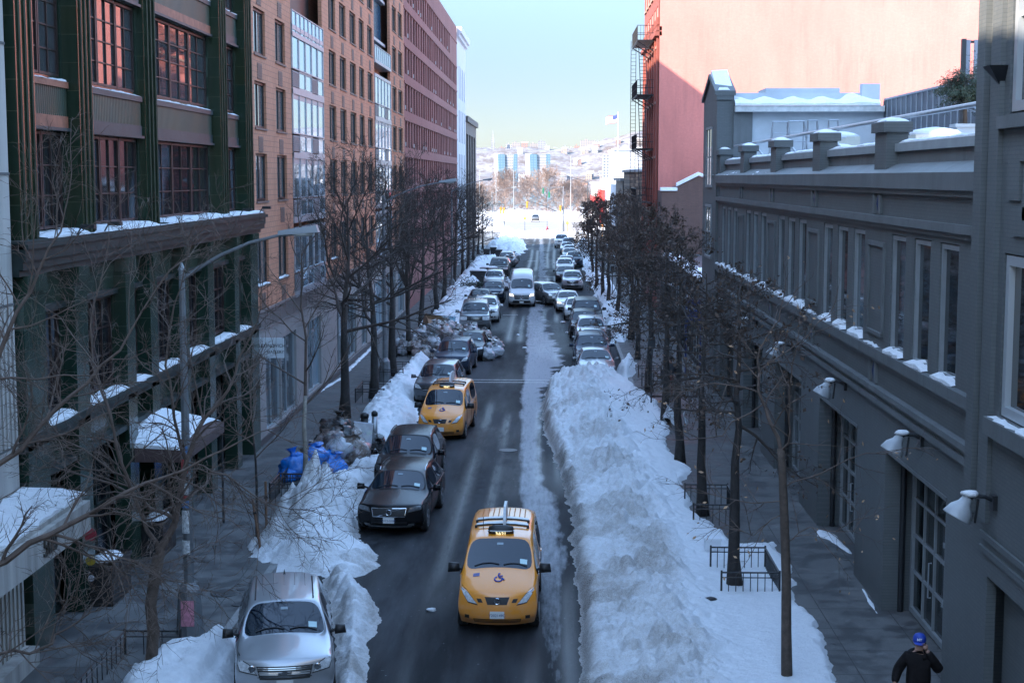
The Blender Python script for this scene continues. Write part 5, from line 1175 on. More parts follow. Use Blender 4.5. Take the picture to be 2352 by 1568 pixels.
def make_tree(seed, H, r0, clear, style, nl=12, minr=.006, lean=0.0, leaves=0, levels=4, spreadR=None):
    rr = random.Random(seed); tm = MB(); bm_ = MB()
    n = 9; pts = []; rad = []; x = y = 0
    top = H * .93
    for i in range(n + 1):
        t = i / n; pts.append(Vector((x, y, top * t))); rad.append(max(r0 * (1 - .9 * t) * (1 + .35 * max(0, .08 - t) / .08), .012)); x += rr.gauss(0, .05) + lean / n; y += rr.gauss(0, .05)
    cut = 0
    q = dict(levels=levels, kids=[7, 6, 4, 3], spread=.75, up=[.05, .03, 0, 0], wander=.13, ratio=.52, taper=.3, start=.22, minr=minr, tips=[])
    if style == 'spread': q.update(up=[.05, .03, .01, .01], spread=.7, wander=.15, kids=[8, 6, 5, 3], start=.16)
    if style == 'vase': q.update(up=[.10, .06, .03, .02], spread=.62, wander=.12)
    if style == 'oak': q.update(up=[-.01, -.015, -.01, 0], spread=.85, wander=.12)
    if style == 'column': q.update(up=[.22, .2, .15, .1], spread=.5, wander=.07)
    if style == 'round': q.update(up=[.06, .03, .02, 0], spread=.8)
    # trunk tube up to the end of the clear stem, the rest belongs to the crown
    kc = max(2, int(math.ceil(clear / top * n)))
    tm.tube(pts[:kc + 1], rad[:kc + 1], 10); bm_.tube(pts[kc:], rad[kc:], 6)
    for i in range(nl):
        t = (clear + (top - clear) * ((i + .5 * rr.random()) / nl) ** .9) / top; a = t * n; i0 = min(int(a), n - 1); p = pts[i0].lerp(pts[i0 + 1], a - i0)
        az = i * 2.4 + rr.gauss(0, .3); u = (t - clear / top) / (1 - clear / top)
        if style == 'vase': el = .55 + .55 * u; L = H * (.42 - .22 * u)
        elif style == 'spread': el = .25 + .85 * u; L = H * (.43 - .16 * u)
        elif style == 'oak': el = -.15 + .8 * u; L = H * (.40 - .25 * u)
        elif style == 'column': el = 1.15 + .2 * u; L = H * (.45 - .2 * u)
        else: el = .3 + .8 * u; L = H * (.40 - .12 * u) * (.75 + .5 * math.sin(math.pi * min(1, u + .2)))
        if spreadR: L *= spreadR
        d = Vector((math.cos(az) * math.cos(el), math.sin(az) * math.cos(el), math.sin(el)))
        grow(bm_, p, d, L * rr.uniform(.85, 1.15), max(rad[i0] * .55, .022), 0, rr, q)
    lm = None
    if leaves:
        lm = MB(); tips = q['tips']
        for k in range(leaves):
            p, d = tips[rr.randrange(len(tips))]; p = p + Vector((rr.gauss(0, .07), rr.gauss(0, .07), rr.gauss(-.03, .06)))
            s_ = rr.uniform(.035, .075); a = Vector((rr.gauss(0, 1), rr.gauss(0, 1), rr.gauss(-.5, 1))).normalized(); b = a.orthogonal().normalized(); b = Matrix.Rotation(rr.uniform(0, 6.28), 3, a) @ b; c = a.cross(b)
            lm.add([p - a * s_, p + b * s_ * .55 + c * .012, p + a * s_, p - b * s_ * .55 - c * .012], [(0, 1, 2, 3)])
    return tm, bm_, lm
TREES = {}
def tree_proto(key, *a, bark=BARKD, twig=TWIG, **k):
    tm, bm_, lm = make_tree(*a, **k); TREES[key] = (tm.mesh('tree_trunk', bark, True), bm_.mesh('tree_branches', twig, False), lm.mesh('tree_leaves', LEAFB) if lm else None)
def put_tree(key, x, y, label, group, rz=0, s=1.0, z=WZ, name='street_tree', sz=None):
    e = empty(name, (x, y, z - .05), rz); e.scale = (s, s, sz or s); tag(e, label, 'tree', group)
    t, b, l = TREES[key]; link('trunk', t, e); link('branches', b, e)
    if l: link('leaves', l, e)
    return e
for i in range(3): tree_proto('va%d' % i, 100 + i, 9.6, .21, 3.4, 'spread', 14, .008)
tree_proto('col', 110, 9.0, .16, 1.6, 'column', 16, .008)
for i in range(2): tree_proto('oak%d' % i, 120 + i, 8.6, .17, 3.4, 'oak', 17, .008, leaves=3000, spreadR=.76)
for i in range(2): tree_proto('oakn%d' % i, 130 + i, 7.6, .16, 4.0, 'oak', 14, .006, leaves=700, spreadR=.85)
tree_proto('birch', 140, 9.2, .085, 2.4, 'vase', 13, .005, bark=BARKP, twig=TWIGB, spreadR=.75, levels=3)
tree_proto('sap', 141, 5.2, .05, 2.2, 'vase', 9, .004, bark=BARKD, twig=TWIGB, levels=3)
for i in range(2): tree_proto('park%d' % i, 150 + i, 10.5, .17, 2.2, 'round', 34, .03, twig=TWIGR, bark=TWIGR, spreadR=1.35)
tree_proto('shrub', 155, 5.0, .1, .6, 'round', 12, .02, twig=TWIGR, bark=TWIGR, levels=3)
LT = [(-8.46, 60.3, 'va0', 1.0, 'stout bare street tree behind the second taxi, its trunk clear of railings'), (-7.9, 65.8, 'va1', .95, 'bare street tree inside the iron guard just beyond the second taxi'), (-7.9, 73.4, 'va2', 1.0, 'bare street tree in the second iron guard, level with the parked dark cars'), (-8.0, 82.6, 'col', 1.0, 'narrow multi-stemmed upright bare tree on the left pavement'),
      (-8.45, 96.4, 'va0', .9, 'bare street tree rising behind the near side of the rubbish heap'), (-8.2, 105.5, 'va1', .92, 'bare street tree standing behind the cardboard box of the heap'), (-8.5, 116.5, 'va2', .9, 'bare left-hand street tree beside the old grey truck'), (-8.7, 132.6, 'va0', .9, 'bare left-hand street tree beside the bright van'), (-9.0, 150, 'va1', .85, 'bare left-hand tree level with the silver car behind the evergreen'), (-9.1, 161, 'va2', .85, 'bare left-hand tree beside the dumped dark bins'), (-9.4, 178, 'va1', .8, 'bare left-hand tree level with the last parked cars'), (-9.5, 192, 'va0', .75, 'bare left-hand tree next to last before the avenue'), (-9.6, 206, 'va2', .7, 'last bare tree on the left pavement before the avenue')]
for i, (x, y, k, s, l) in enumerate(LT): put_tree(k, x, y, l, 'bare street trees on the left pavement', i * 1.9, s)
RT = [(4.36, 35.06, 'oakn0', 1.0, 'dark-trunked young oak inside the nearest square iron guard'), (4.37, 42.9, 'oakn1', 1.0, 'dark-trunked young oak in the second iron guard from the camera'), (4.37, 50.8, 'oakn0', 1.05, 'sparse oak at the tongue of snow on the right pavement'), (4.49, 59.1, 'oak0', .98, 'brown-leaved oak with a white plastic sheet at its foot'), (4.43, 68.2, 'oak1', 1.0, 'brown-leaved oak beside the head of the long snow bank'), (4.6, 80.6, 'col', .85, 'upright bare tree with many steep stems on the right pavement'), (4.75, 90.5, 'oak0', 1.02, 'brown-leaved oak behind the guarded snow heap'), (4.4, 101, 'oak1', 1.04, 'brown-leaved oak level with the white hatchback'),
      (4.2, 112, 'oak0', 1.0, 'dense brown oak level with the angled grey car'), (4.1, 121, 'oak1', 1.0, 'dense brown oak level with the silver emblem-grilled car'), (3.9, 133, 'oak0', .95, 'dense brown oak over the bright strip of snow'), (3.9, 147, 'oak1', .9, 'far brown oak level with the white parked car'), (4.2, 165, 'oak0', .85, 'far brown oak level with the small silver cars'), (4.4, 186, 'oak1', .8, 'farthest brown oak before the avenue')]
for i, (x, y, k, s, l) in enumerate(RT): put_tree(k, x, y, l, 'street oaks on the right pavement', i * 2.3, s)
put_tree('birch', -7.9, 47.2, 'slender pale-barked sapling rising from the snow by the blue bags', None, .7, 1.0, name='sapling')
sp_ = G(592, 1235, .35); put_tree('sap', sp_.x, sp_.y, 'thin dark sapling tied between two brown stakes', None, .3, .95, z=.4, name='sapling')
# guided foreground trees
def big_tree(name, base, trunk, limbs, label, seed, bark, twig, qk, leaves=0):
    rr = random.Random(seed); e = empty(name, base); tag(e, label, 'tree'); B = Vector(base); tm = MB(); cm = MB()
    tm.tube([Vector(p) - B for p, r in trunk], [r for p, r in trunk], 12)
    q = dict(levels=3, kids=[6, 5, 4], spread=.75, up=[.02, .02, 0], wander=.16, ratio=.5, taper=.3, start=.12, minr=.0042, tips=[]); q.update(qk)
    for lb in limbs:
        P_ = [Vector(p) - B for p, r in lb]; rd = [max(.006, r * (.72 if r < .09 else .9)) for p, r in lb]; PP = []; RR = []
        for i in range(len(P_) - 1):
            for t in (0, .34, .67):
                PP.append(P_[i].lerp(P_[i + 1], t) + Vector((rr.gauss(0, .03), rr.gauss(0, .03), rr.gauss(0, .03))) * (1 if t else 0)); RR.append(rd[i] + (rd[i + 1] - rd[i]) * t)
        PP.append(P_[-1]); RR.append(rd[-1]); cm.tube(PP, RR, 8)
        tot = len(PP) - 1
        nk = q.get('limbkids', 9)
        for k in range(nk):
            a = (.12 + .88 * (k + rr.random()) / nk) * tot; i0 = min(int(a), tot - 1); p = PP[i0].lerp(PP[i0 + 1], a - i0); seg = (PP[i0 + 1] - PP[i0]).normalized()
            ax = Matrix.Rotation(rr.uniform(0, 6.28), 3, seg) @ seg.orthogonal().normalized(); an = rr.uniform(.5, 1.05); d = (seg * math.cos(an) + ax * math.sin(an)).normalized()
            grow(cm, p, d, rr.uniform(1.0, 2.1) * q.get('len', 1), max(RR[i0] * .5, .009), 0, rr, q)
        grow(cm, PP[-1], (PP[-1] - PP[-2]).normalized(), 1.4 * q.get('len', 1), rd[-1], 0, rr, q)
    tm.build('trunk', bark, e, True); cm.build('branches', twig, e)
    if leaves:
        lm = MB()
        for k in range(leaves):
            p, d = q['tips'][rr.randrange(len(q['tips']))]; s_ = rr.uniform(.03, .06); a = Vector((rr.gauss(0, 1), rr.gauss(0, 1), rr.gauss(-.5, 1))).normalized(); b = a.orthogonal().normalized()
            lm.add([p - a * s_, p + b * s_ * .5, p + a * s_, p - b * s_ * .5], [(0, 1, 2, 3)])
        lm.build('leaves', M('pale_dry_leaf', (.38, .23, .13), .8, 0, .3, 5), e)
    return e
def PX(px, py, y): # place in space seen at a photo pixel at street distance y
    d = fwd + rgt * ((px - PW / 2) / FPX) - upv * ((py - PH / 2) / FPX); t = y / d.y; return Vector((d.x * t, y, CAMZ + d.z * t))
y1 = 28.9; bs_ = G(348, 1540, .2); y1 = bs_.y
fk = PX(365, 1278, y1)
big_tree('street_tree', (bs_.x, bs_.y, 0), [((bs_.x, bs_.y, .05), .15), ((bs_.x, bs_.y, .3), .125), (PX(352, 1450, y1), .118), (PX(346, 1390, y1), .115), (PX(356, 1320, y1), .115), (fk + Vector((0, 0, .05)), .12)],
  [[(fk, .10), (PX(405, 1190, y1 + .2), .085), (PX(428, 1060, y1 + .4), .075), (PX(470, 960, y1 + .7), .055), (PX(540, 860, y1 + 1.0), .035), (PX(590, 740, y1 + 1.2), .02)],
   [(fk, .07), (PX(330, 1190, y1 - .2), .06), (PX(290, 1090, y1 - .5), .05), (PX(262, 990, y1 - .7), .042), (PX(215, 850, y1 - .8), .03), (PX(215, 700, y1 - .6), .02), (PX(250, 560, y1 - .4), .012)],
   [(PX(400, 1190, y1 + .2), .055), (PX(330, 1150, y1 + .6), .045), (PX(255, 1110, y1 + .9), .035), (PX(150, 1080, y1 + 1.1), .022), (PX(60, 1060, y1 + 1.2), .012)],
   [(PX(428, 1060, y1 + .4), .05), (PX(400, 960, y1 + .1), .04), (PX(380, 840, y1), .032), (PX(400, 700, y1 - .1), .022), (PX(440, 560, y1), .012)],
   [(PX(300, 1110, y1 - .4), .035), (PX(230, 1060, y1 - .9), .028), (PX(120, 980, y1 - 1.2), .02), (PX(40, 920, y1 - 1.3), .012)],
   [(PX(428, 1060, y1 + .4), .035), (PX(520, 1090, y1 + .3), .028), (PX(600, 1150, y1), .018), (PX(700, 1170, y1 - .2), .009)]],
  'large bare spreading tree in the bottom left corner beside the lamp post', 5, BARKB, TWIGB, dict(kids=[6, 6, 4], wander=.2, limbkids=15, minr=.005))
y2 = 20.2; b2 = Vector((-8.35, y2, 0)); f2 = Vector((-8.3, y2, 3.1))
big_tree('street_tree', b2, [(b2, .16), (b2 + Vector((0, 0, 1.5)), .13), (f2, .12)],
  [[(f2, .1), (PX(-40, 1310, y2 + .6), .075), (PX(120, 1225, y2 + 1.1), .06), (PX(240, 1160, y2 + 1.5), .05), (PX(380, 1095, y2 + 2.0), .034), (PX(520, 1030, y2 + 2.5), .02), (PX(640, 980, y2 + 3.0), .01)],
   [(f2, .09), (PX(-60, 1120, y2 + .8), .065), (PX(90, 980, y2 + 1.4), .05), (PX(200, 880, y2 + 1.9), .036), (PX(300, 760, y2 + 2.3), .022), (PX(390, 620, y2 + 2.6), .012)],
   [(f2, .08), (PX(-80, 950, y2 + .5), .06), (PX(20, 760, y2 + .8), .045), (PX(90, 620, y2 + 1.1), .03), (PX(150, 480, y2 + 1.3), .014)],
   [(b2 + Vector((0, 0, 2.2)), .05), (PX(0, 1500, y2 + .8), .036), (PX(90, 1490, y2 + 1.3), .03), (PX(150, 1445, y2 + 1.7), .02), (PX(230, 1400, y2 + 2.1), .01)],
   [(PX(120, 1225, y2 + 1.1), .035), (PX(240, 1260, y2 + 1.5), .022), (PX(330, 1300, y2 + 1.9), .012)]],
  'bare tree at the far left edge whose limbs reach across the numbered canopy', 6, BARKB, TWIGB, dict(kids=[6, 6, 4], wander=.2, limbkids=14, minr=.0045))
y3 = G(1808, 1560, .2).y; b3 = G(1808, 1560, .2); b3.z = 0
big_tree('street_tree', b3, [(b3, .115), (PX(1806, 1450, y3), .10), (PX(1806, 1330, y3), .092), (PX(1802, 1200, y3), .085), (PX(1797, 1080, y3), .075), (PX(1793, 1030, y3), .07)],
  [[(PX(1793, 1030, y3), .055), (PX(1765, 960, y3 + .1), .048), (PX(1742, 900, y3 + .2), .04), (PX(1740, 830, y3 + .3), .03), (PX(1770, 760, y3 + .3), .02), (PX(1800, 680, y3 + .3), .01)],
   [(PX(1795, 1060, y3), .035), (PX(1815, 990, y3 - .2), .028), (PX(1812, 900, y3 - .3), .02), (PX(1830, 800, y3 - .4), .012)],
   [(PX(1742, 900, y3 + .2), .025), (PX(1640, 880, y3 + .1), .018), (PX(1560, 900, y3), .01)],
   [(PX(1750, 930, y3 + .2), .022), (PX(1660, 1000, y3 - .2), .016), (PX(1560, 1010, y3 - .4), .009)],
   [(PX(1797, 1120, y3), .022), (PX(1880, 1090, y3 + .2), .016), (PX(1990, 1040, y3 + .3), .012), (PX(2120, 1030, y3 + .4), .007)],
   [(PX(1797, 1150, y3), .018), (PX(1700, 1150, y3 + .3), .013), (PX(1600, 1130, y3 + .5), .008)],
   [(PX(1802, 1250, y3), .016), (PX(1860, 1210, y3 - .1), .012), (PX(1960, 1220, y3 - .2), .007)],
   [(PX(1745, 850, y3 + .3), .02), (PX(1830, 790, y3 + .5), .014), (PX(1910, 720, y3 + .7), .008)],
   [(PX(1800, 1180, y3), .016), (PX(1730, 1230, y3 - .2), .011), (PX(1660, 1200, y3 - .3), .007)]],
  'slim nearest oak sapling on the right with a kinked top and few leaves', 8, BARKB, TWIGB, dict(levels=2, kids=[5, 4], wander=.14, limbkids=6, len=.62, up=[-.01, -.02, 0], minr=.0035), leaves=130)
# park trees beyond the avenue
for i, (x, y, k, s, l) in enumerate(((-12.6, 398, 'park0', 1.0, 'left of the two big round reddish trees across the avenue'), (-1.8, 402, 'park1', 1.05, 'right of the two big round reddish trees across the avenue'), (3.8, 410, 'park0', .75, 'smaller reddish tree right of the two big round ones'), (-20, 410, 'park1', .7, 'reddish tree at the left edge of the far park'), (8.5, 404, 'park1', .62, 'low reddish tree behind the tall avenue lamp'), (-15, 440, 'park1', .8, 'reddish tree behind the left big round tree'), (-7.5, 436, 'park0', .85, 'reddish tree in the gap between the two big round trees'), (7.0, 438, 'park1', .8, 'reddish tree behind the smaller one on the right'), (-25, 436, 'park0', .8, 'reddish tree at the far left behind the park lamps'))): put_tree(k, x, y, l, 'reddish park trees across the avenue', i, s, 0, 'park_tree')
rr = random.Random(9)
for i in range(16): put_tree('shrub', -18 + i * 1.75 + rr.uniform(-.4, .4), 372 + rr.uniform(-6, 8), 'thin reddish sapling in the line at the snowy park edge', 'saplings along the park edge', rr.uniform(0, 6), rr.uniform(.8, 1.15), 0, 'park_sapling')
for i in range(12): put_tree('shrub', rr.uniform(70, 130), rr.uniform(1850, 2000), 'bare wood clump on the far hillside', 'bare clumps on the far hillside', rr.uniform(0, 6), rr.uniform(1.6, 2.6), 22, 'hillside_tree')
for o in [o for o in COL.objects if o.name.startswith('hillside_tree')]: o.location.z = hz(o.location.x, o.location.y) - .5
# fallen evergreen lying on the kerb
ev = empty('discarded_fir', (-6.6, 127, .5)); tag(ev, 'dark green discarded fir tree lying by the silver car on the left kerb', 'tree')
rr = random.Random(3); a = MB(); fm_ = MB(); a.tube([(-1.3, 0, 0), (1.4, .2, .3)], [.05, .02], 6)
for i in range(900):
    t = rr.random(); p = Vector((-1.2 + 2.5 * t, .2 * t + rr.gauss(0, .38 * (1.1 - t)), .15 + .25 * t + rr.gauss(0, .33 * (1.1 - t)))); d = Vector((rr.gauss(-.4, .6), rr.gauss(0, 1), rr.gauss(0, 1))).normalized() * .2; s_ = d.orthogonal().normalized() * .04; fm_.add([p - s_, p + s_, p + d], [(0, 1, 2)])
a.build('trunk', BARKB, ev); fm_.build('foliage', M('fir_needles', (.02, .035, .022), .8, 0, .4, 3), ev)
# ================================================================== vehicles
def paint(name, col, metal=.0, rough=.32, salt=.5):
    if name in MATS: return MATS[name]
    mt, t, b = nodes(name); MATS[name] = mt
    tc = N(t, 'ShaderNodeTexCoord'); sp = N(t, 'ShaderNodeSeparateXYZ'); t.links.new(tc.outputs['Object'], sp.inputs[0])
    n1 = noisetex(t, 5, 5, .65, tc.outputs['Object']); low = ramp(t, sp.outputs['Z'], .95, .2)
    f = math_(t, 'MULTIPLY', math_(t, 'MULTIPLY', low, ramp(t, n1, .3, .7)), salt)
    spk = math_(t, 'MULTIPLY', ramp(t, noisetex(t, 30, 2, .5, tc.outputs['Object']), .66, .72), .5 * salt)
    c = mixc(t, math_(t, 'ADD', f, spk), col, (.38, .37, .36)); t.links.new(c, b.inputs['Base Color'])
    b.inputs['Metallic'].default_value = metal; t.links.new(mixc(t, f, (rough,) * 3, (.75,) * 3), b.inputs['Roughness']); b.inputs['Coat Weight'].default_value = .12 if col[0] < .03 else .85; b.inputs['Coat Roughness'].default_value = .05; b.inputs['Specular IOR Level'].default_value = .12 if col[0] < .03 else .5
    bump(t, b, noisetex(t, 1.3, 2, .4, tc.outputs['Object']), .03, .05)
    return mt
CGLASS = glass('car_glass', (.005, .010, .018), .03, 1.62, 0, 0)
TYRE = M('tyre_rubber', (.012, .012, .013), .85, 0, .3, 6); RIM = M('alloy_rim', (.30, .31, .32), .4, .7); TRIM = M('black_plastic', (.012, .012, .013), .55); CHROME = M('chrome', (.55, .57, .6), .12, 1.0)
LAMP = M('headlamp_lens', (.6, .61, .62), .12, .2, .35, 18, coat=.8, local=True); LAMPD = M('dark_headlamp', (.08, .085, .09), .12, .1, .5, 18, coat=.8, local=True)
LIT = M('lit_headlamp', (1.0, .86, .68), .3, emit=.28); PLATE = M('white_plate', (.6, .6, .58), .5); NAVY = M('navy_print', (.02, .04, .14), .5); STICK = M('window_sticker', (.45, .6, .6), .5)
CARS = {}
SPEC = {
 # front: (y, z, hw) x4 bottom->hood edge ; body: (y, zc, E hw, E z, S hw, S z, tag) ; rear: top->bottom
 'suv': dict(L=4.65, W=1.88, fr=[(.2, .22, .80), (.02, .42, .90), (.0, .74, .91), (.08, .97, .885)], bow=.25,
    body=[(.42, 1.06, .87, .99, .93, .90, 'h'), (1.2, 1.15, .86, 1.06, .94, .98, 'c'), (1.95, 1.62, .685, 1.56, .93, 1.0, 'r'), (2.95, 1.69, .69, 1.63, .94, 1.02, 'r'), (4.0, 1.64, .66, 1.58, .92, 1.05, 'r'), (4.5, 1.12, .82, 1.07, .88, 1.03, 'b')],
    rr=[(4.6, .94, .87), (4.65, .7, .89), (4.6, .45, .88), (4.42, .24, .8)], wr=.36, wf=.93, wb=3.65),
 'sedan': dict(L=4.8, W=1.86, fr=[(.2, .2, .78), (.02, .36, .88), (.0, .60, .90), (.1, .79, .875)], bow=.28,
    body=[(.48, .88, .85, .83, .92, .76, 'h'), (1.4, 1.0, .83, .92, .93, .86, 'c'), (2.2, 1.41, .64, 1.37, .92, .89, 'r'), (2.9, 1.47, .64, 1.41, .93, .91, 'r'), (3.55, 1.40, .62, 1.34, .92, .93, 'r'), (4.2, 1.05, .78, 1.0, .89, .95, 'b')],
    rr=[(4.68, 1.0, .83), (4.8, .74, .87), (4.76, .45, .87), (4.56, .24, .8)], wr=.335, wf=.95, wb=3.74),
 'wagon': dict(L=4.94, W=1.92, fr=[(.22, .2, .80), (.02, .36, .91), (.0, .66, .92), (.08, .86, .90)], bow=.26,
    body=[(.46, .94, .87, .89, .95, .82, 'h'), (1.5, 1.06, .86, .98, .96, .92, 'c'), (2.3, 1.46, .66, 1.41, .95, .95, 'r'), (3.2, 1.55, .68, 1.48, .96, .97, 'r'), (4.3, 1.49, .66, 1.42, .94, 1.0, 'r'), (4.78, 1.07, .82, 1.02, .90, 1.0, 'b')],
    rr=[(4.88, .92, .87), (4.94, .7, .9), (4.9, .45, .89), (4.7, .26, .82)], wr=.365, wf=.95, wb=3.88),
 'boxy': dict(L=5.05, W=2.0, fr=[(.16, .3, .88), (.02, .5, .96), (.0, .84, .97), (.05, 1.12, .955)], bow=.17,
    body=[(.32, 1.19, .93, 1.15, .98, 1.08, 'h'), (1.32, 1.27, .91, 1.21, .99, 1.14, 'c'), (1.92, 1.84, .76, 1.79, .98, 1.15, 'r'), (3.2, 1.91, .77, 1.84, .99, 1.16, 'r'), (4.75, 1.88, .75, 1.82, .97, 1.16, 'r'), (4.98, 1.2, .88, 1.16, .94, 1.14, 'b')],
    rr=[(5.02, 1.0, .92), (5.05, .8, .95), (5.02, .55, .94), (4.9, .36, .88)], wr=.385, wf=.92, wb=3.9),
 'van': dict(L=6.0, W=2.06, fr=[(.18, .26, .86), (.02, .45, .98), (.0, .82, .99), (.08, 1.08, .965)], bow=.22,
    body=[(.36, 1.18, .93, 1.13, 1.01, 1.05, 'h'), (.95, 1.38, .91, 1.31, 1.02, 1.22, 'c'), (1.68, 2.16, .84, 2.08, 1.01, 1.26, 'r'), (2.4, 2.66, .82, 2.57, 1.01, 1.28, 'p'), (5.7, 2.70, .80, 2.6, 1.0, 1.28, 'p'), (5.93, 1.3, .9, 1.28, .96, 1.27, 'b')],
    rr=[(5.97, 1.1, .94), (6.0, .85, .97), (5.96, .55, .96), (5.85, .34, .9)], wr=.365, wf=1.02, wb=4.75),
 'taxi': dict(L=4.73, W=1.76, fr=[(.18, .2, .76), (.02, .36, .85), (.0, .66, .86), (.09, .92, .84)], bow=.27,
    body=[(.36, 1.06, .81, 1.0, .87, .92, 'h'), (.98, 1.25, .80, 1.16, .88, 1.06, 'c'), (1.80, 1.78, .70, 1.73, .87, 1.08, 'r'), (2.7, 1.89, .72, 1.82, .88, 1.09, 'r'), (4.45, 1.88, .71, 1.81, .87, 1.1, 'r'), (4.64, 1.16, .79, 1.12, .84, 1.09, 'b')],
    rr=[(4.69, .95, .82), (4.73, .75, .84), (4.7, .45, .84), (4.56, .26, .78)], wr=.32, wf=.86, wb=3.62),
}
def build_body(kind):
    S = SPEC[kind]; L, W = S['L'], S['W']; bm = bmesh.new(); cr = bm.edges.layers.float.get('crease_edge') or bm.edges.layers.float.new('crease_edge')
    def V(x, y, z): return bm.verts.new((x, y - L / 2, z))
    def strip(y, zc, hw, ze, bow):
        out = []
        for t in (-1, -.6, 0, .6, 1): out.append((t * hw, y + bow * t * t * abs(t), zc + (ze - zc) * t * t))
        return out
    top = []; 
    for (y, z, hw) in S['fr']: top.append([V(*p) for p in strip(y, z, hw, z, S['bow'])])
    for (y, zc, eh, ez, sh, sz, tg) in S['body']: top.append([V(*p) for p in strip(y, zc, eh, ez, 0.0 if tg != 'h' else .12)])
    for (y, z, hw) in S['rr']: top.append([V(*p) for p in strip(y, z, hw, z, -.14)])
    nb = len(S['body']); tags = ['f'] * 4 + [b[6] for b in S['body']] + ['g'] * 4
    fglass = []; fw = []; fr_ = []
    for i in range(len(top) - 1):
        for j in range(4):
            f = bm.faces.new((top[i][j], top[i][j + 1], top[i + 1][j + 1], top[i + 1][j]))
            if tags[i] == 'c': fw.append(f)
            if tags[i + 1] == 'b' and tags[i] in 'rp': fr_.append(f)
    side_glass = []
    for sgn, jj in ((-1, 0), (1, 4)):
        cols = [[top[k][jj] for k in range(4)]]
        for k, (y, zc, eh, ez, sh, sz, tg) in enumerate(S['body']):
            E = top[4 + k][jj]
            zs = [.24, .46, .46 + (sz - .46) * .55]
            if kind in ('boxy', 'van'): zs = [.34, .55, .55 + (sz - .55) * .5]
            hw = W / 2
            c = [V(sgn * hw * .93, y, zs[0]), V(sgn * hw * .985, y, zs[1]), V(sgn * hw, y, zs[2])]
            c.append(E if tg in 'h' else V(sgn * sh, y, sz)); cols.append(c)
        n = len(top); cols.append([top[n - 1][jj], top[n - 2][jj], top[n - 3][jj], top[n - 4][jj]])
        for a, b in zip(cols, cols[1:]):
            for r in range(3):
                vs_ = [a[r], b[r], b[r + 1], a[r + 1]]; bm.faces.new(vs_ if sgn < 0 else vs_[::-1])
        # greenhouse sides
        for k in range(nb - 1):
            ta, tb = S['body'][k][6], S['body'][k + 1][6]
            Sa, Sb = cols[1 + k][3], cols[2 + k][3]; Ea, Eb = top[4 + k][jj], top[5 + k][jj]
            vs_ = [v for i_, v in enumerate([Sa, Sb, Eb, Ea]) if v not in [Sa, Sb, Eb, Ea][:i_]]
            if len(vs_) < 3: continue
            f = bm.faces.new(vs_ if sgn < 0 else vs_[::-1])
            if (ta in 'cr' and tb in 'r') or (ta == 'r' and tb == 'b' and kind not in ('sedan',)) or (kind == 'van' and ta == 'c'): side_glass.append((f, sgn))
        # rear quarter: tie belt of last body station to rear column top edge
        k = nb - 1
        Sb = cols[nb][3]; Eb = top[3 + nb][jj]; Rt = top[4 + nb][jj]
        f = bm.faces.new([Sb, Rt, Eb] if sgn < 0 else [Eb, Rt, Sb])
    bm.normal_update()
    for f in bm.faces: f.material_index = 0
    for grp, th, mi in ((fw, .028, 1), (fr_, .05, 3)):
        bmesh.ops.inset_region(bm, faces=grp, thickness=th, use_boundary=True, depth=-.004)
        for f in grp: f.material_index = mi
    for f, s_ in side_glass:
        bmesh.ops.inset_individual(bm, faces=[f], thickness=.03, depth=-.004); f.material_index = 2
    bmesh.ops.recalc_face_normals(bm, faces=bm.faces)
    for e in bm.edges:
        mi = {f.material_index for f in e.link_faces}
        if len(mi) > 1: e[cr] = .9
        elif len(e.link_faces) == 2 and e.calc_face_angle(0) > .6: e[cr] = .42
    me = bpy.data.meshes.new('tmp'); bm.to_mesh(me); bm.free()
    o = bpy.data.objects.new('tmp', me); COL.objects.link(o); md = o.modifiers.new('s', 'SUBSURF'); md.levels = 2; md.render_levels = 2
    dg = bpy.context.evaluated_depsgraph_get(); me2 = bpy.data.meshes.new_from_object(o.evaluated_get(dg)); bpy.data.objects.remove(o)
    co = [tuple(v.co) for v in me2.vertices]; polys = [tuple(p.vertices) for p in me2.polygons]; mi = [p.material_index for p in me2.polygons]
    bvh = BVHTree.FromPolygons([Vector(c) for c in co], polys)
    parts = {}
    def sub(name, sel):
        mb = MB(); idx = {}
        for p in sel:
            f = []
            for v in polys[p]:
                if v not in idx: idx[v] = len(mb.v); mb.v.append(co[v])
                f.append(idx[v])
            mb.f.append(tuple(f)); mb.m.append(0)
        return mb
    parts['body'] = sub('body', [p for p in range(len(polys)) if mi[p] == 0])
    parts['windscreen'] = sub('w', [p for p in range(len(polys)) if mi[p] == 1])
    for s_, nm in ((-1, 'side_window_a'), (1, 'side_window_b')): parts[nm] = sub('w', [p for p in range(len(polys)) if mi[p] == 2 and s_ * co[polys[p][0]][0] > 0])
    parts['rear_window'] = sub('w', [p for p in range(len(polys)) if mi[p] == 3])
    bpy.data.meshes.remove(me2)
    return dict(L=L, W=W, S=S, parts=parts, bvh=bvh)
def cast(K, x, z, off=.006):
    h = K['bvh'].ray_cast(Vector((x, -6, z)), Vector((0, 1, 0)))
    return h[0] + Vector((0, -off, 0)) if h[0] else Vector((x, -K['L'] / 2 + .1, z))
def castz(K, x, y, off=.006):
    h = K['bvh'].ray_cast(Vector((x, y - K['L'] / 2, 6)), Vector((0, 0, -1)))
    return h[0] + Vector((0, 0, off)) if h[0] else Vector((x, y - K['L'] / 2, 1))
def castx(K, s, y, z, off=.006):
    h = K['bvh'].ray_cast(Vector((s * 6, y - K['L'] / 2, z)), Vector((-s, 0, 0)))
    return h[0] + Vector((s * off, 0, 0)) if h[0] else Vector((s * K['W'] / 2, y - K['L'] / 2, z))
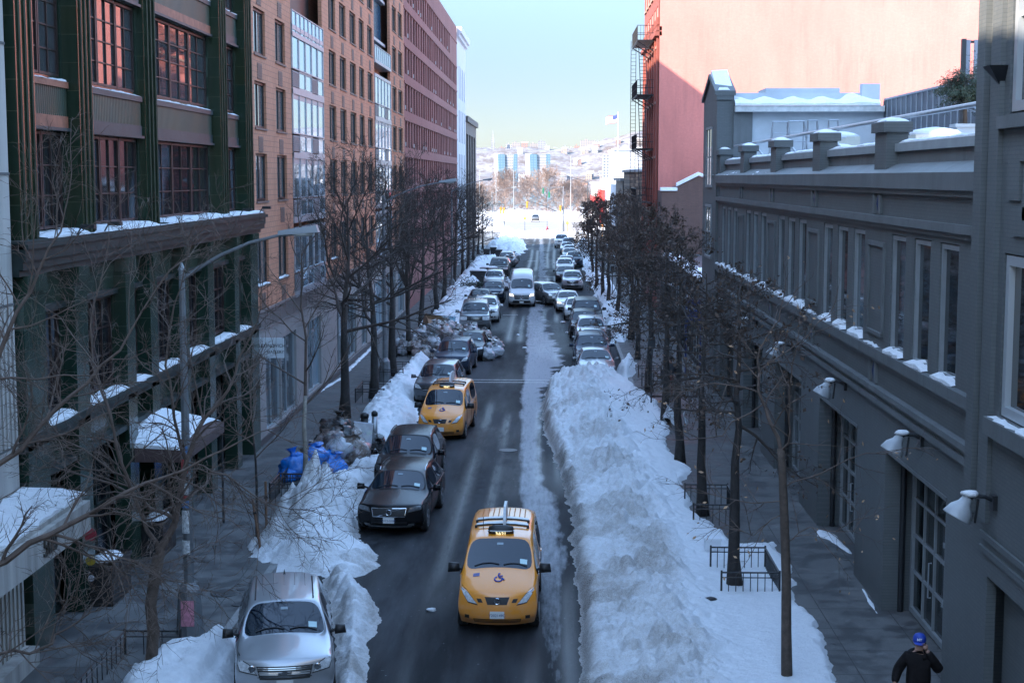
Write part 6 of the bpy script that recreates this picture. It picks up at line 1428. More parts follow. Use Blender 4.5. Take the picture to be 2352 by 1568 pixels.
def patch(K, c, n=6, m_=4, off=.006, fn=cast, mb=None):
    """four corners (x,z): a b c d -> grid draped over the body"""
    mb = mb or MB(); a, b, c_, d = [Vector(q) for q in c]; g = []
    for j in range(m_ + 1):
        for i in range(n + 1):
            u, v = i / n, j / m_; p = (a * (1 - u) + b * u) * (1 - v) + (d * (1 - u) + c_ * u) * v; g.append(fn(K, p.x, p.y, off))
    mb.add(g, [(j * (n + 1) + i, j * (n + 1) + i + 1, (j + 1) * (n + 1) + i + 1, (j + 1) * (n + 1) + i) for j in range(m_) for i in range(n)]); return mb
def mir(c): return [(-x, z) for x, z in c][::-1]
FACE = { # headlight corners, grille, intake, plate z
 'suv': dict(hl=[(.52, .74), (.82, .78), (.90, 1.0), (.66, .90)], gr=[(-.46, .64), (.46, .64), (.52, .88), (-.52, .88)], lo=[(-.5, .34), (.5, .34), (.56, .46), (-.56, .46)], pl=.55, fog=.42),
 'sedan': dict(hl=[(.48, .63), (.84, .68), (.87, .80), (.56, .74)], gr=[(-.38, .54), (.38, .54), (.45, .73), (-.45, .73)], lo=[(-.58, .28), (.58, .28), (.64, .41), (-.64, .41)], pl=.47, fog=.34),
 'wagon': dict(hl=[(.54, .70), (.88, .75), (.90, .87), (.58, .81)], gr=[(-.44, .57), (.44, .57), (.48, .80), (-.48, .80)], lo=[(-.5, .31), (.5, .31), (.5, .42), (-.5, .42)], pl=.47, fog=.36),
 'boxy': dict(hl=[(.5, .84), (.93, .84), (.93, 1.06), (.5, 1.06)], gr=[(-.48, .82), (.48, .82), (.48, 1.06), (-.48, 1.06)], lo=[(-.6, .44), (.6, .44), (.6, .54), (-.6, .54)], pl=.64, fog=.5),
 'van': dict(hl=[(.58, .84), (.93, .9), (.93, 1.08), (.66, 1.03)], gr=[(-.54, .64), (.54, .64), (.60, .96), (-.60, .96)], lo=[(-.66, .34), (.66, .34), (.66, .54), (-.66, .54)], pl=.44, fog=.4),
 'taxi': dict(hl=[(.44, .70), (.64, .73), (.84, 1.0), (.66, .93)], gr=[(-.21, .69), (.21, .69), (.27, .85), (-.27, .85)], lo=[(-.5, .27), (.5, .27), (.52, .37), (-.52, .37)], pl=.47, fog=.4)}
def make_car(kind, label, cat, pmat, group=None, lit=False, name='parked_car', plate=None, rails=False, dark_lamps=False, trim=False, badge=None, roofm=None, ribs=0):
    if kind not in CARS: CARS[kind] = build_body(kind); CARS[kind]['mesh'] = {}
    K = CARS[kind]; L, W, S, MM = K['L'], K['W'], K['S'], K['mesh']
    e = empty(name); tag(e, label, cat, group)
    def shared(nm, key, make, mat_, smooth=True, parent=None):
        kk = (key, mat_.name)
        if kk not in MM: MM[kk] = make().mesh(kind + '_' + nm, mat_, smooth)
        return link(nm, MM[kk], parent or e)
    body = shared('body', 'body', lambda: K['parts']['body'], pmat)
    shared('windscreen', 'ws', lambda: K['parts']['windscreen'], CGLASS)
    for s_ in 'ab': shared('side_window', 'sw' + s_, lambda: K['parts']['side_window_' + s_], CGLASS)
    shared('rear_window', 'rw', lambda: K['parts']['rear_window'], CGLASS)
    def under():
        m1 = MB(); m1.box(-W * .36, W * .36, -L / 2 + .6, L / 2 - .5, .2, .5); return m1
    shared('underbody', 'ub', under, TRIM, False)
    r_ = S['wr']
    for sgn in (-1, 1):
        for wy in (S['wf'], S['wb']):
            k2 = '%d%s' % (sgn, wy)
            px_ = abs(castx(K, sgn, wy, .6).x)
            def tyre():
                m1 = MB(); x0, x1 = (px_ - .2) * sgn, (px_ + .012) * sgn
                m1.lathe([(r_ * .6, x0), (r_ * .95, x0), (r_, x0 + .03 * sgn), (r_, x1 - .03 * sgn), (r_ * .95, x1), (r_ * .66, x1)], (0, wy - L / 2, r_), 22, 0, 'x'); return m1
            def rim():
                m1 = MB(); x1 = (px_ + .008) * sgn; m1.lathe([(r_ * .68, x1 - .03 * sgn), (r_ * .68, x1 + .012 * sgn), (r_ * .6, x1 + .008 * sgn), (r_ * .56, x1 - .02 * sgn), (.06, x1 - .008 * sgn), (.05, x1 + .006 * sgn)], (0, wy - L / 2, r_), 18, 0, 'x')
                for k in range(5):
                    a = k * 2 * math.pi / 5; c_, s2 = math.cos(a), math.sin(a); q = []
                    for rad, wd in ((.05, .035), (r_ * .6, .05)):
                        for t in (-wd, wd): q.append((x1 + .008 * sgn, wy - L / 2 + c_ * rad - s2 * t, r_ + s2 * rad + c_ * t))
                    m1.add([q[0], q[1], q[3], q[2]], [(0, 1, 2, 3)])
                return m1
            def arch():
                m1 = MB(); n = 16; v = []
                for k in range(n + 1):
                    a = math.pi * (k / n * 1.16 - .08)
                    for rad in (r_ * 1.0, r_ * 1.16): 
                        yy, zz = wy + math.cos(a) * rad, max(.2, r_ + math.sin(a) * rad); v.append(castx(K, sgn, yy, zz, .004))
                m1.add(v, [(2 * k, 2 * k + 1, 2 * k + 3, 2 * k + 2) for k in range(n)]); return m1
            wl = shared('wheel', 'ty' + k2, tyre, TYRE); shared('rim', 'ri' + k2, rim, RIM, False, wl); shared('wheel_arch', 'ar' + k2, arch, TRIM)
    Fc = FACE[kind]; lm = LIT if lit else (LAMPD if dark_lamps else LAMP)
    def grow_(c, k=1.13):
        mx, mz = sum(p[0] for p in c) / 4, sum(p[1] for p in c) / 4; return [(mx + (p[0] - mx) * k, mz + (p[1] - mz) * (k + .1)) for p in c]
    for q_, c_ in (('1', Fc['hl']), ('2', mir(Fc['hl']))):
        h_ = shared('headlight', 'hl' + q_, lambda c_=c_: patch(K, c_, 8, 5, .011), lm); shared('bezel', 'hb' + q_, lambda c_=c_: patch(K, grow_(c_), 8, 5, .006), TRIM, True, h_)
    gr = shared('grille', 'gr', lambda: patch(K, Fc['gr'], 8, 5, .008), TRIM); 
    def bars():
        m1 = MB(); g = Fc['gr']
        for t in (.25, .5, .75):
            z = g[0][1] + (g[2][1] - g[0][1]) * t; hw = abs(g[0][0]) + (abs(g[2][0]) - abs(g[0][0])) * t
            patch(K, [(-hw, z - .008), (hw, z - .008), (hw, z + .008), (-hw, z + .008)], 10, 1, .016, cast, m1)
        return m1
    if kind in ('van', 'boxy', 'sedan', 'suv'): shared('grille_bar', 'gb', bars, CHROME if kind != 'van' else STEEL, False, gr)
    shared('lower_intake', 'lo', lambda: patch(K, Fc['lo'], 8, 3, .008), TRIM)
    for sg in (-1, 1): shared('fog_lamp', 'fg%d' % sg, lambda: patch(K, [(sg * .66 - .05, Fc['fog'] - .04), (sg * .66 + .05, Fc['fog'] - .04), (sg * .66 + .05, Fc['fog'] + .04), (sg * .66 - .05, Fc['fog'] + .04)], 2, 2, .01), TRIM)
    def plt():
        m1 = MB(); y = min(cast(K, x, Fc['pl']).y for x in (-.15, 0, .15)) - .014; m1.box(-.155, .155, y, y + .012, Fc['pl'] - .078, Fc['pl'] + .078); return m1
    pl = shared('number_plate', 'pl', plt, PLATE, False)
    if plate:
        y = min(cast(K, x, Fc['pl']).y for x in (-.15, 0, .15)) - .0165
        text('plate_lettering', plate, .085, NAVY, pl, face_mtx((0, y, Fc['pl'] - .01), (1, 0, 0), (0, 0, 1)), .0015)
    # mirrors
    c0 = S['body'][1]
    for sg in (-1, 1):
        def mr():
            m1 = MB(); yy = c0[0] + .32 - L / 2; zz = c0[5] + .12; xx = sg * (W / 2 - .06); big = 1.5 if kind == 'van' else (1.25 if kind in ('taxi', 'boxy') else 1)
            m1.tube([(xx, yy, zz - .04), (xx + sg * .12, yy, zz)], .03, 6); vh = .09 * big * (1.5 if kind == 'van' else 1); cx_ = xx + sg * .2; wd = .11 * min(big, 1.25)
            m1.hexa([(cx_ - wd, yy - .07, zz - vh * .8), (cx_ + wd, yy - .04, zz - vh * .7), (cx_ + wd * .9, yy + .06, zz - vh * .7), (cx_ - wd, yy + .06, zz - vh * .8), (cx_ - wd * .9, yy - .05, zz + vh), (cx_ + wd * .8, yy - .02, zz + vh * .85), (cx_ + wd * .8, yy + .06, zz + vh * .85), (cx_ - wd * .9, yy + .06, zz + vh)]); return m1
        shared('wing_mirror', 'mi%d' % sg, mr, TRIM if kind in ('taxi', 'van') or pmat.name in ('silver_paint',) else pmat)
    def wip():
        m1 = MB(); cw = c0[0]
        for xa, xb in ((-.55, .0), (.1, .62)):
            pts = [castz(K, xa + (xb - xa) * t, cw + .1 + .05 * math.sin(t * 3), .018) for t in (0, .33, .66, 1)]; m1.tube(pts, .011, 4)
        return m1
    shared('wiper', 'wi', wip, TRIM, False)
    def stk():
        m1 = MB(); r0 = S['body'][2]; y0 = c0[0]; patch(K, [(.46, y0 + .16), (.62, y0 + .16), (.62, y0 + .28), (.46, y0 + .28)], 2, 2, .008, castz, m1); return m1
    shared('inspection_sticker', 'st', stk, STICK)
    def mirr():
        m1 = MB(); r0 = S['body'][2]; patch(K, [(-.07, r0[0] - .22), (.07, r0[0] - .22), (.07, r0[0] - .16), (-.07, r0[0] - .16)], 2, 2, .008, castz, m1); return m1
    shared('rear_view_mirror', 'rv', mirr, M('mirror_backing', (.25, .3, .33), .4))
    def seams():
        m1 = MB(); zt = S['body'][2][5] - .04; m1.tube([castx(K, sg_, ys_, .34 + (zt - .34) * t, .003) for t in (0, .25, .5, .75, 1)], .007, 4); return m1
    for sg_ in (-1, 1):
        for ys_ in [S['body'][1][0] + .28, S['body'][3][0] - .05, S['body'][4][0] - .45] if kind != 'van' else [1.3, 2.5]: shared('door_seam', 'se%d%s' % (sg_, ys_), seams, TRIM, False)
    def hand():
        m1 = MB()
        for sg in (-1, 1):
            for yy in (S['body'][3][0] - .22, S['body'][4][0] - .62): p = castx(K, sg, yy, S['body'][3][5] - .12, .0); m1.box(p.x - .02, p.x + .02, p.y - .09, p.y + .09, p.z - .016, p.z + .016)
        return m1
    shared('door_handle', 'ha', hand, pmat, False)
    if rails:
        def rl():
            m1 = MB()
            for sg in (-1, 1):
                rb = [b for b in S['body'] if b[6] in 'r']; pts = []
                for t in (0, .08, .3, .6, .92, 1):
                    yy = rb[0][0] + .2 + (rb[-1][0] - rb[0][0] - .3) * t; hw = rb[1][2] * .97; p = castz(K, sg * hw, yy, .0); pts.append(p + Vector((0, 0, .045 if 0 < t < 1 else 0)))
                m1.tube(pts, .018, 6)
            return m1
        shared('roof_rail', 'rl', rl, CHROME, False)
    if ribs:
        def rib():
            m1 = MB(); rb = [b for b in S['body'] if b[6] in 'r']
            for k in range(ribs):
                x = -.42 + .84 * k / (ribs - 1); pts = [castz(K, x, rb[1][0] - .1 + (rb[-1][0] - rb[1][0] - .05) * t, .0) for t in (0, .5, 1)]; m1.tube(pts, .012, 4)
            return m1
        shared('roof_rib', 'rb%d' % ribs, rib, pmat, False)
    if badge: badge(K, e, gr)
    return e
def place(e, kind, x, yf, rz=0.0, z=0.0):
    """yf: street distance of the front bumper"""
    L = SPEC[kind]['L']; e.rotation_euler = (0, 0, rz); e.location = (x + math.sin(-rz) * L / 2, yf + math.cos(rz) * L / 2, z)
def ring(K, z, r, mat_, bar=None, x=0):
    def f(K_, e, gr):
        y = min(cast(K_, xx, z).y for xx in (-.1, 0, .1)) - .02; m1 = MB(); n = 20
        pts = [(math.cos(2 * math.pi * k / n) * r, y, z + math.sin(2 * math.pi * k / n) * r) for k in range(n + 1)]; m1.tube(pts, .012, 5, 0, False)
        if bar == 'h': m1.box(-r * 1.15, r * 1.15, y - .012, y + .008, z - .022, z + .022)
        if bar == 'star':
            for k in range(3): a = math.pi / 2 + k * 2 * math.pi / 3; m1.tube([(0, y, z), (math.cos(a) * r, y, z + math.sin(a) * r)], .012, 4)
        if bar == 'diag': m1.tube([(r * .6, y, z + r * .6), (r * 1.3, y, z + r * 1.1)], .012, 4); g = FACE['wagon']['gr']; m1.tube([cast(K_, g[0][0] + .12, g[0][1] + .01, .02), cast(K_, 0, z, .02), cast(K_, g[2][0] - .12, g[2][1] - .01, .02)], .008, 4)
        m1.build('emblem', mat_, gr)
    return f
P = dict(silver=paint('silver_paint', (.36, .37, .385), .55), black=paint('black_paint', (.005, .005, .006), .0, .25, .03), dgrey=paint('dark_grey_paint', (.035, .037, .045), .3, .3, .25), navy=paint('navy_paint', (.018, .028, .05), .3, .3, .2), grey=paint('grey_paint', (.12, .125, .13), .5, .32, .4), white=paint('white_paint', (.62, .62, .61), 0, .35, .3), blue=paint('slate_blue_paint', (.07, .10, .14), .4, .3, .3), bronze=paint('warm_grey_paint', (.17, .165, .16), .5, .32, .4), yellow=paint('taxi_yellow_paint', (.76, .255, .010), 0, .38, .4), charcoal=paint('charcoal_paint', (.022, .023, .025), .2, .3, .2), vanw=paint('van_white_paint', (.46, .47, .48), 0, .38, .7))
# --- silver car in the foreground
def bowtie(K, e, gr):
    z = .755; y = cast(K, 0, z).y - .02; m1 = MB(); m1.prism([(-.13, z - .03), (-.12, z + .018), (-.045, z + .018), (-.045, z + .04), (.05, z + .04), (.05, z + .018), (.13, z + .03), (.12, z - .018), (.045, z - .018), (.045, z - .04), (-.05, z - .04), (-.05, z - .03)], 'y', y, y + .02); m1.build('emblem', CHROME, gr)
    bar = patch(K, [(-.46, .725), (.46, .725), (.47, .785), (-.47, .785)], 10, 2, .014); bar.build('grille_bar', P['silver'], gr, True)
    up = MB(); 
    for z0 in (.675, .845): patch(K, [(-.5, z0), (.5, z0), (.5, z0 + .014), (-.5, z0 + .014)], 10, 1, .016, cast, up)
    up.build('grille_surround', CHROME, gr)
    a = MB(); q = castz(K, 0, 3.75, .0); a.add([(q.x - .025, q.y - .05, q.z - .01), (q.x + .025, q.y - .05, q.z - .01), (q.x + .025, q.y + .09, q.z - .01), (q.x - .025, q.y + .09, q.z - .01), (q.x, q.y + .07, q.z + .1)], [(0, 1, 4), (1, 2, 4), (2, 3, 4), (3, 0, 4)]); a.build('aerial', TRIM, e)
    rl = MB()
    for sg in (-1, 1): rl.tube([castz(K, sg * .565, 1.98 + .1 + 2.0 * t, .004) for t in (0, .25, .5, .75, 1)], .016, 5)
    rl.build('roof_channel', TRIM, e)
    for sg in (-1, 1):
        a = MB(); c = cast(K, sg * .60, .83, .02); a.lathe([(.0, -.01), (.055, -.012), (.07, .0), (.0, .0)], (c.x, c.y, c.z), 14, 0, 'y'); a.build('lamp_reflector', CHROME, e)
cs = make_car('suv', 'silver car with ribbed roof parked askew in the foreground snow', 'car', P['silver'], badge=bowtie, ribs=5); place(cs, 'suv', -4.92, Y(24.05), R(10))
# --- black wagon and the black car behind it
def volvo(K, e, gr):
    ring(K, .69, .075, CHROME, 'diag')(K, e, gr)
    g = FACE['wagon']['gr']; m1 = MB(); loop = [g[0], g[1], g[2], g[3], g[0]]
    pts = []
    for a, b in zip(loop, loop[1:]):
        for t in (0, .2, .4, .6, .8): pts.append(cast(K, a[0] + (b[0] - a[0]) * t, a[1] + (b[1] - a[1]) * t, .012))
    m1.tube(pts + [pts[0]], .011, 5, 0, False); m1.build('grille_surround', CHROME, gr)
    m1 = patch(K, [(-.6, .25), (.6, .25), (.6, .30), (-.6, .30)], 10, 1, .012)
    for sg in (-1, 1): patch(K, [(sg * .58 - .1, .28), (sg * .58 + .1, .28), (sg * .62 + .06, .37), (sg * .62 - .08, .37)], 3, 2, .013, cast, m1)
    m1.build('skid_plate', STEEL, e)
    m1 = MB()
    for sg in (-1, 1): m1.tube([castx(K, sg, 1.75 + 2.9 * t, .945, .006) for t in (0, .2, .4, .6, .8, 1)], .012, 4)
    m1.build('window_chrome', CHROME, e)
cb = make_car('wagon', 'glossy black wagon with a ring-and-bar emblem grille, first in the left row', 'car', P['black'], plate='WCS-5180', rails=True, dark_lamps=True, badge=volvo); place(cb, 'wagon', -4.5, Y(36.35), R(-3.5))
c2 = make_car('suv', 'black car with chrome roof rails directly behind the black wagon', 'car', P['black'], rails=True, dark_lamps=True); place(c2, 'suv', -4.68, Y(41.2), R(-2))
# --- taxis
YEL = M('glowing_roof_number', (1.0, .86, .45), .4, emit=.16); TBLUE = M('blue_access_symbol', (.02, .07, .32), .5)
def taxi_kit(num, adside=1, plate_=None):
    def f(K, e, gr):
        ring(K, .77, .062, CHROME, 'h')(K, e, gr)
        for sg in (-1, 1):
            patch(K, [(sg * .36 - .05, .73), (sg * .36 + .05, .73), (sg * .40 + .05, .81), (sg * .40 - .05, .81)], 3, 3, .008).build('side_grille', TRIM, e, True)
        m1 = MB()
        for z in (.30, .335): patch(K, [(-.5, z), (.5, z), (.5, z + .014), (-.5, z + .014)], 10, 1, .016, cast, m1)
        m1.build('intake_bar', P['yellow'], e)
        # roof number light
        y0 = 2.05; zt = castz(K, 0, y0, 0).z; r_ = MB(); n = 16; L2 = K['L'] / 2
        prof = [(-.33, 0), (-.30, .05), (-.18, .1), (.18, .1), (.30, .05), (.33, 0)]
        r_.lathe([(.02, -.3), (.1, -.27), (.13, -.12), (.13, .12), (.1, .27), (.02, .3)], (0, y0 - L2, zt + .05), 12, 0, 'x'); rl = r_.build('roof_light', TRIM, e, True)
        m1 = MB(); m1.tube([(-.3, y0 - L2 - .06, zt + .06), (-.2, y0 - L2 - .125, zt + .06), (.2, y0 - L2 - .125, zt + .06), (.3, y0 - L2 - .06, zt + .06)], .014, 5); m1.build('light_strip', M('pale_light_strip', (.6, .62, .62), .4), rl)
        text('roof_number', num, .115, YEL, rl, face_mtx((0, y0 - L2 - .135, zt + .0), (1, 0, 0), (0, -.25, 1)), .003, bold=.003)
        # roof rack and advertising fin
        m1 = MB()
        for yy in (2.5, 2.95): pts = [castz(K, -.62 + 1.24 * t, yy, .05) for t in (0, .25, .5, .75, 1)]; m1.tube(pts, .022, 5)
        for yy in (2.5, 2.95):
            for sg in (-1, 1): p = castz(K, sg * .6, yy, 0); m1.box(p.x - .03, p.x + .03, p.y - .03, p.y + .03, p.z - .02, p.z + .06)
        m1.build('roof_rack', TRIM, e)
        m1 = MB()
        for yy in (2.7, 3.2): patch(K, [(-.6, yy - .09), (.6, yy - .09), (.6, yy + .09), (-.6, yy + .09)], 8, 2, .03, castz, m1)
        m1.build('roof_panel', M('white_roof_panel', (.5, .5, .49), .35, 0, .15, 5), e, True)
        m1 = MB()
        for k in range(9): x = -.5 + k * .125; m1.tube([castz(K, x, 3.4 + .9 * t, .004) for t in (0, .5, 1)], .012, 4)
        m1.build('roof_rib', P['yellow'], e)
        q = castz(K, .06, 3.0, 0); m1 = MB(); m1.prism([(q.y - .62, q.z + .02), (q.y + .62, q.z + .02), (q.y + .56, q.z + .34), (q.y + .3, q.z + .40), (q.y - .3, q.z + .40), (q.y - .58, q.z + .16)], 'x', .03, .09); m1.build('advert_fin', M('white_advert_panel', (.5, .51, .52), .4, 0, .2, 5, local=True), e)
        m1 = MB(); m1.tube([castz(K, -.42, 2.3, 0), castz(K, -.42, 2.3, 0) + Vector((0, .06, .28))], .007, 4); m1.build('aerial', TRIM, e)
        # blue wheelchair symbol on the bonnet
        c = (.02, .62); m1 = MB(); n = 20
        def HP(x, y): return castz(K, c[0] + x, c[1] + y, .01)
        pts = [HP(math.cos(a) * .085 - .015, -.05 + math.sin(a) * .085) for a in [2.0 + k * (4.9 / n) for k in range(n + 1)]]; m1.tube(pts, .017, 4)
        m1.tube([HP(-.02, .10), HP(.01, .0), HP(.07, -.01), HP(.11, -.08)], .02, 4); m1.tube([HP(-.01, .06), HP(.08, .07)], .015, 4); m1.blob(tuple(HP(.0, .155)), .03, 8, 1, 0, (1, 1, .5)); m1.build('access_symbol', TBLUE, e)
        m1 = patch(K, [(-.56, .72), (-.42, .72), (-.42, .84), (-.56, .84)], 2, 2, .008, castz); m1.build('bonnet_sticker', M('blue_red_sticker', (.10, .11, .25), .5, 0, .5, 30, local=True), e)
    return f
t1 = make_car('taxi', 'yellow taxi van with lit roof number 3A21 driving in the middle of the road', 'taxi', P['yellow'], None, name='taxi', plate='Y202149C', badge=taxi_kit('3A21')); place(t1, 'taxi', -1.18, Y(28.35), R(-.6))
t2 = make_car('taxi', 'yellow taxi van with roof number 5P47 parked at the left kerb', 'taxi', P['yellow'], None, name='taxi', plate=None, badge=taxi_kit('5P47')); place(t2, 'taxi', -4.22, Y(49.9), R(-4))
# --- van
v = make_car('van', 'tall white delivery van with lit headlights driving towards the camera', 'van', P['vanw'], name='delivery_van', lit=True, badge=ring(None, .80, .12, CHROME, 'star')); place(v, 'van', -2.36, Y(102.5), R(0))
# --- rows of parked cars: (kind, paint, x, front y(old units), yaw deg, label, extra)
LEFT = [('suv', 'dgrey', -5.15, 57.8, -3, 'dark grey hatchback parked just behind the second taxi', {}), ('suv', 'navy', -5.1, 66.6, -3, 'navy car with a striped roof behind the dark grey hatchback', dict(ribs=5)), ('sedan', 'charcoal', -4.62, 72.0, -3, 'black saloon standing right in front of the rubbish heap', dict(rails=False)),
 ('boxy', 'grey', -4.95, 85.4, 2, 'old boxy grey truck with roof bars behind the rubbish heap', dict(ribs=6)), ('suv', 'white', -4.6, 91.5, 0, 'white car with roof rails behind the old grey truck', dict(rails=True)), ('sedan', 'charcoal', -5.5, 100.2, 0, 'dark saloon close to the kerb beside the moving van', {}), ('suv', 'navy', -4.75, 106.0, 0, 'dark blue car standing out from the kerb left of the van', {}), ('suv', 'silver', -5.2, 118.5, 0, 'silver car beside the discarded fir tree', {}), ('boxy', 'charcoal', -5.35, 133.0, 0, 'black pickup-like car with pale windscreen beyond the snow lump', {}), ('sedan', 'dgrey', -5.4, 141, 0, 'dark roofed car third from last on the left', {}), ('suv', 'grey', -5.1, 148.5, 0, 'last grey car of the left row, before the far snow heap', {})]
for k, p, x, y, a, l, ex in LEFT: place(make_car(k, l, 'car', P[p], 'cars parked along the left kerb', **ex), k, x, Y(y), R(a))
RIGHT = [('sedan', 'grey', 2.17, 64.6, 1, 'grey saloon whose bonnet is buried by the head of the snow bank', {}), ('suv', 'navy', 2.1, 69.2, 1, 'blue-black car second in the right row from the snow bank', {}), ('sedan', 'grey', 2.28, 73.5, 1, 'grey saloon third in the right row from the snow bank', {}), ('suv', 'silver', 2.3, 78.0, 1, 'silver hatchback beside the guarded snow heap', {}), ('suv', 'charcoal', 2.02, 82.0, 1, 'dark car with an orange reflection in its windscreen', {}), ('boxy', 'charcoal', 2.3, 87.2, 1, 'tall black car just behind the dark one on the right', {}), ('sedan', 'white', 1.75, 93.2, 1, 'small white hatchback with black pillars on the right', {}), ('sedan', 'white', 1.2, 98.8, 2, 'white car with its headlight lit, pulling out on the right', dict(lit=True)),
 ('suv', 'bronze', .55, 104.3, 24, 'warm grey car standing askew out of the right row', {}), ('suv', 'silver', 1.75, 118.0, 0, 'silver car with a round emblem grille behind the askew one', dict(badge=ring(None, .76, .09, CHROME, 'star'))), ('sedan', 'charcoal', 1.2, 127.5, 0, 'dark saloon in front of the far white car', {}), ('suv', 'white', 1.25, 136.5, 0, 'far white car in the right row', {}), ('sedan', 'blue', 1.5, 145, 0, 'slate blue saloon beyond the far white car', {}), ('suv', 'navy', 2.4, 149, 0, 'dark car tucked against the right kerb beyond the slate saloon', {}), ('sedan', 'dgrey', 2.05, 161, 0, 'dark low saloon in the far right row', {}), ('sedan', 'white', 2.15, 168.5, 0, 'small white car in the far right row', {}), ('sedan', 'silver', 1.9, 176, 0, 'silver saloon in the far right row', {}), ('suv', 'blue', 2.2, 184.5, 0, 'last dark car of the right row before the avenue', {}), ('boxy', 'white', 1.25, 190.5, 0, 'white car peeping out left of the last dark car', {})]
for k, p, x, y, a, l, ex in RIGHT: place(make_car(k, l, 'car', P[p], 'cars parked along the right kerb', **ex), k, x, Y(y), R(a))
fc = make_car('suv', 'grey car driving away on the sunlit road across the avenue', 'car', P['grey'], name='distant_car'); place(fc, 'suv', -3.9, 338, 0); fc.rotation_euler.z = math.pi
fc = make_car('suv', 'snow-covered pale car parked left of the far road', 'car', P['white'], name='distant_car'); place(fc, 'suv', -9.8, 352, R(60))
# ================================================================== street furniture
def guard(x0, x1, y0, y1, z, label, h=.42, dense=.16, open_kerb=True, style='bar'):
    e = empty('tree_guard', ((x0 + x1) / 2, (y0 + y1) / 2, z)); tag(e, label, 'tree guard', 'iron tree guards')
    cx, cy_ = e.location.x, e.location.y; rail = MB(); bars = MB()
    # three sides: the kerb side stays open
    kx = x1 if x0 < 0 else x0; ox = x0 if x0 < 0 else x1
    path = [(kx, y0), (ox, y0), (ox, y1), (kx, y1)]
    for a, b in zip(path, path[1:]):
        A = Vector((a[0] - cx, a[1] - cy_, 0)); B = Vector((b[0] - cx, b[1] - cy_, 0)); U = Vector((0, 0, h))
        rail.tube([A + U, B + U], .022, 5); rail.tube([A + U * .72, B + U * .72], .014, 4)
        n = max(2, int((B - A).length / dense))
        for k in range(n + 1):
            p = A.lerp(B, k / n); bars.tube([p + Vector((0, 0, -.25)), p + U], .011, 4)
    for p in path: bars.tube([(p[0] - cx, p[1] - cy_, -.3), (p[0] - cx, p[1] - cy_, h + .05)], .026, 5)
    rail.build('rail', BLACK, e); bars.build('upright', BLACK, e)
guard(3.95, 5.3, 34.3, 36.7, .3, 'black iron guard round the nearest right-hand oak, half sunk in snow')
guard(3.98, 5.25, 41.6, 44.4, .3, 'black iron guard round the second right-hand oak')
guard(-8.55, -7.3, 64.4, 66.9, .3, 'black iron guard round the bare tree just beyond the second taxi', dense=.3)
guard(-8.4, -7.15, 71.2, 74.2, .3, 'black iron guard round the bare tree level with the dark parked cars', dense=.3)
guard(-8.5, -7.25, 81.0, 83.6, .3, 'black iron guard at the foot of the upright multi-stemmed tree', dense=.3)
guard(-8.4, -7.3, 103.5, 106.5, .3, 'black iron guard half buried behind the rubbish heap', dense=.3)
guard(-8.45, -7.4, 44.0, 45.6, .32, 'short black railing beside the pale sapling on the left snow')
guard(-8.5, -7.35, 46.4, 49.6, .15, 'dark railing pinned under the blue rubbish bags')
guard(4.1, 5.25, 89.6, 93.4, .35, 'black guard round the snow heap beside the silver hatchback')
guard(4.2, 5.3, 70.0, 73.0, .3, 'black guard in the snow beside the grey saloon at the bank head')
guard(-8.75, -7.6, 25.0, 29.75, .2, 'low black railing beside the nearest left tree in the corner snow', dense=.3)
# stakes of the young tree
WOODS = M('brown_stake_wood', (.16, .085, .05), .85, 0, .25, 6)
for a, b, l in (((598, 1250), (580, 1145), 'left brown wooden stake leaning at the thin sapling'), ((612, 1225), (610, 1105), 'right brown wooden stake standing beside the thin sapling')):
    p = G(*a, .35); y = p.y; q = PX(b[0], b[1], y); e = empty('wooden_stake', (p.x, p.y, .2)); tag(e, l, 'stake'); m1 = MB(); m1.tube([(0, 0, 0), q - Vector((p.x, p.y, .2))], .035, 8); m1.build('post', WOODS, e)
    m1 = MB(); m = (q - Vector((p.x, p.y, .2))) * .72; m1.tube([m + Vector((-.04, 0, 0)), m + Vector((.05, 0, .03))], .045, 6); m1.build('tie', BLACK, e)
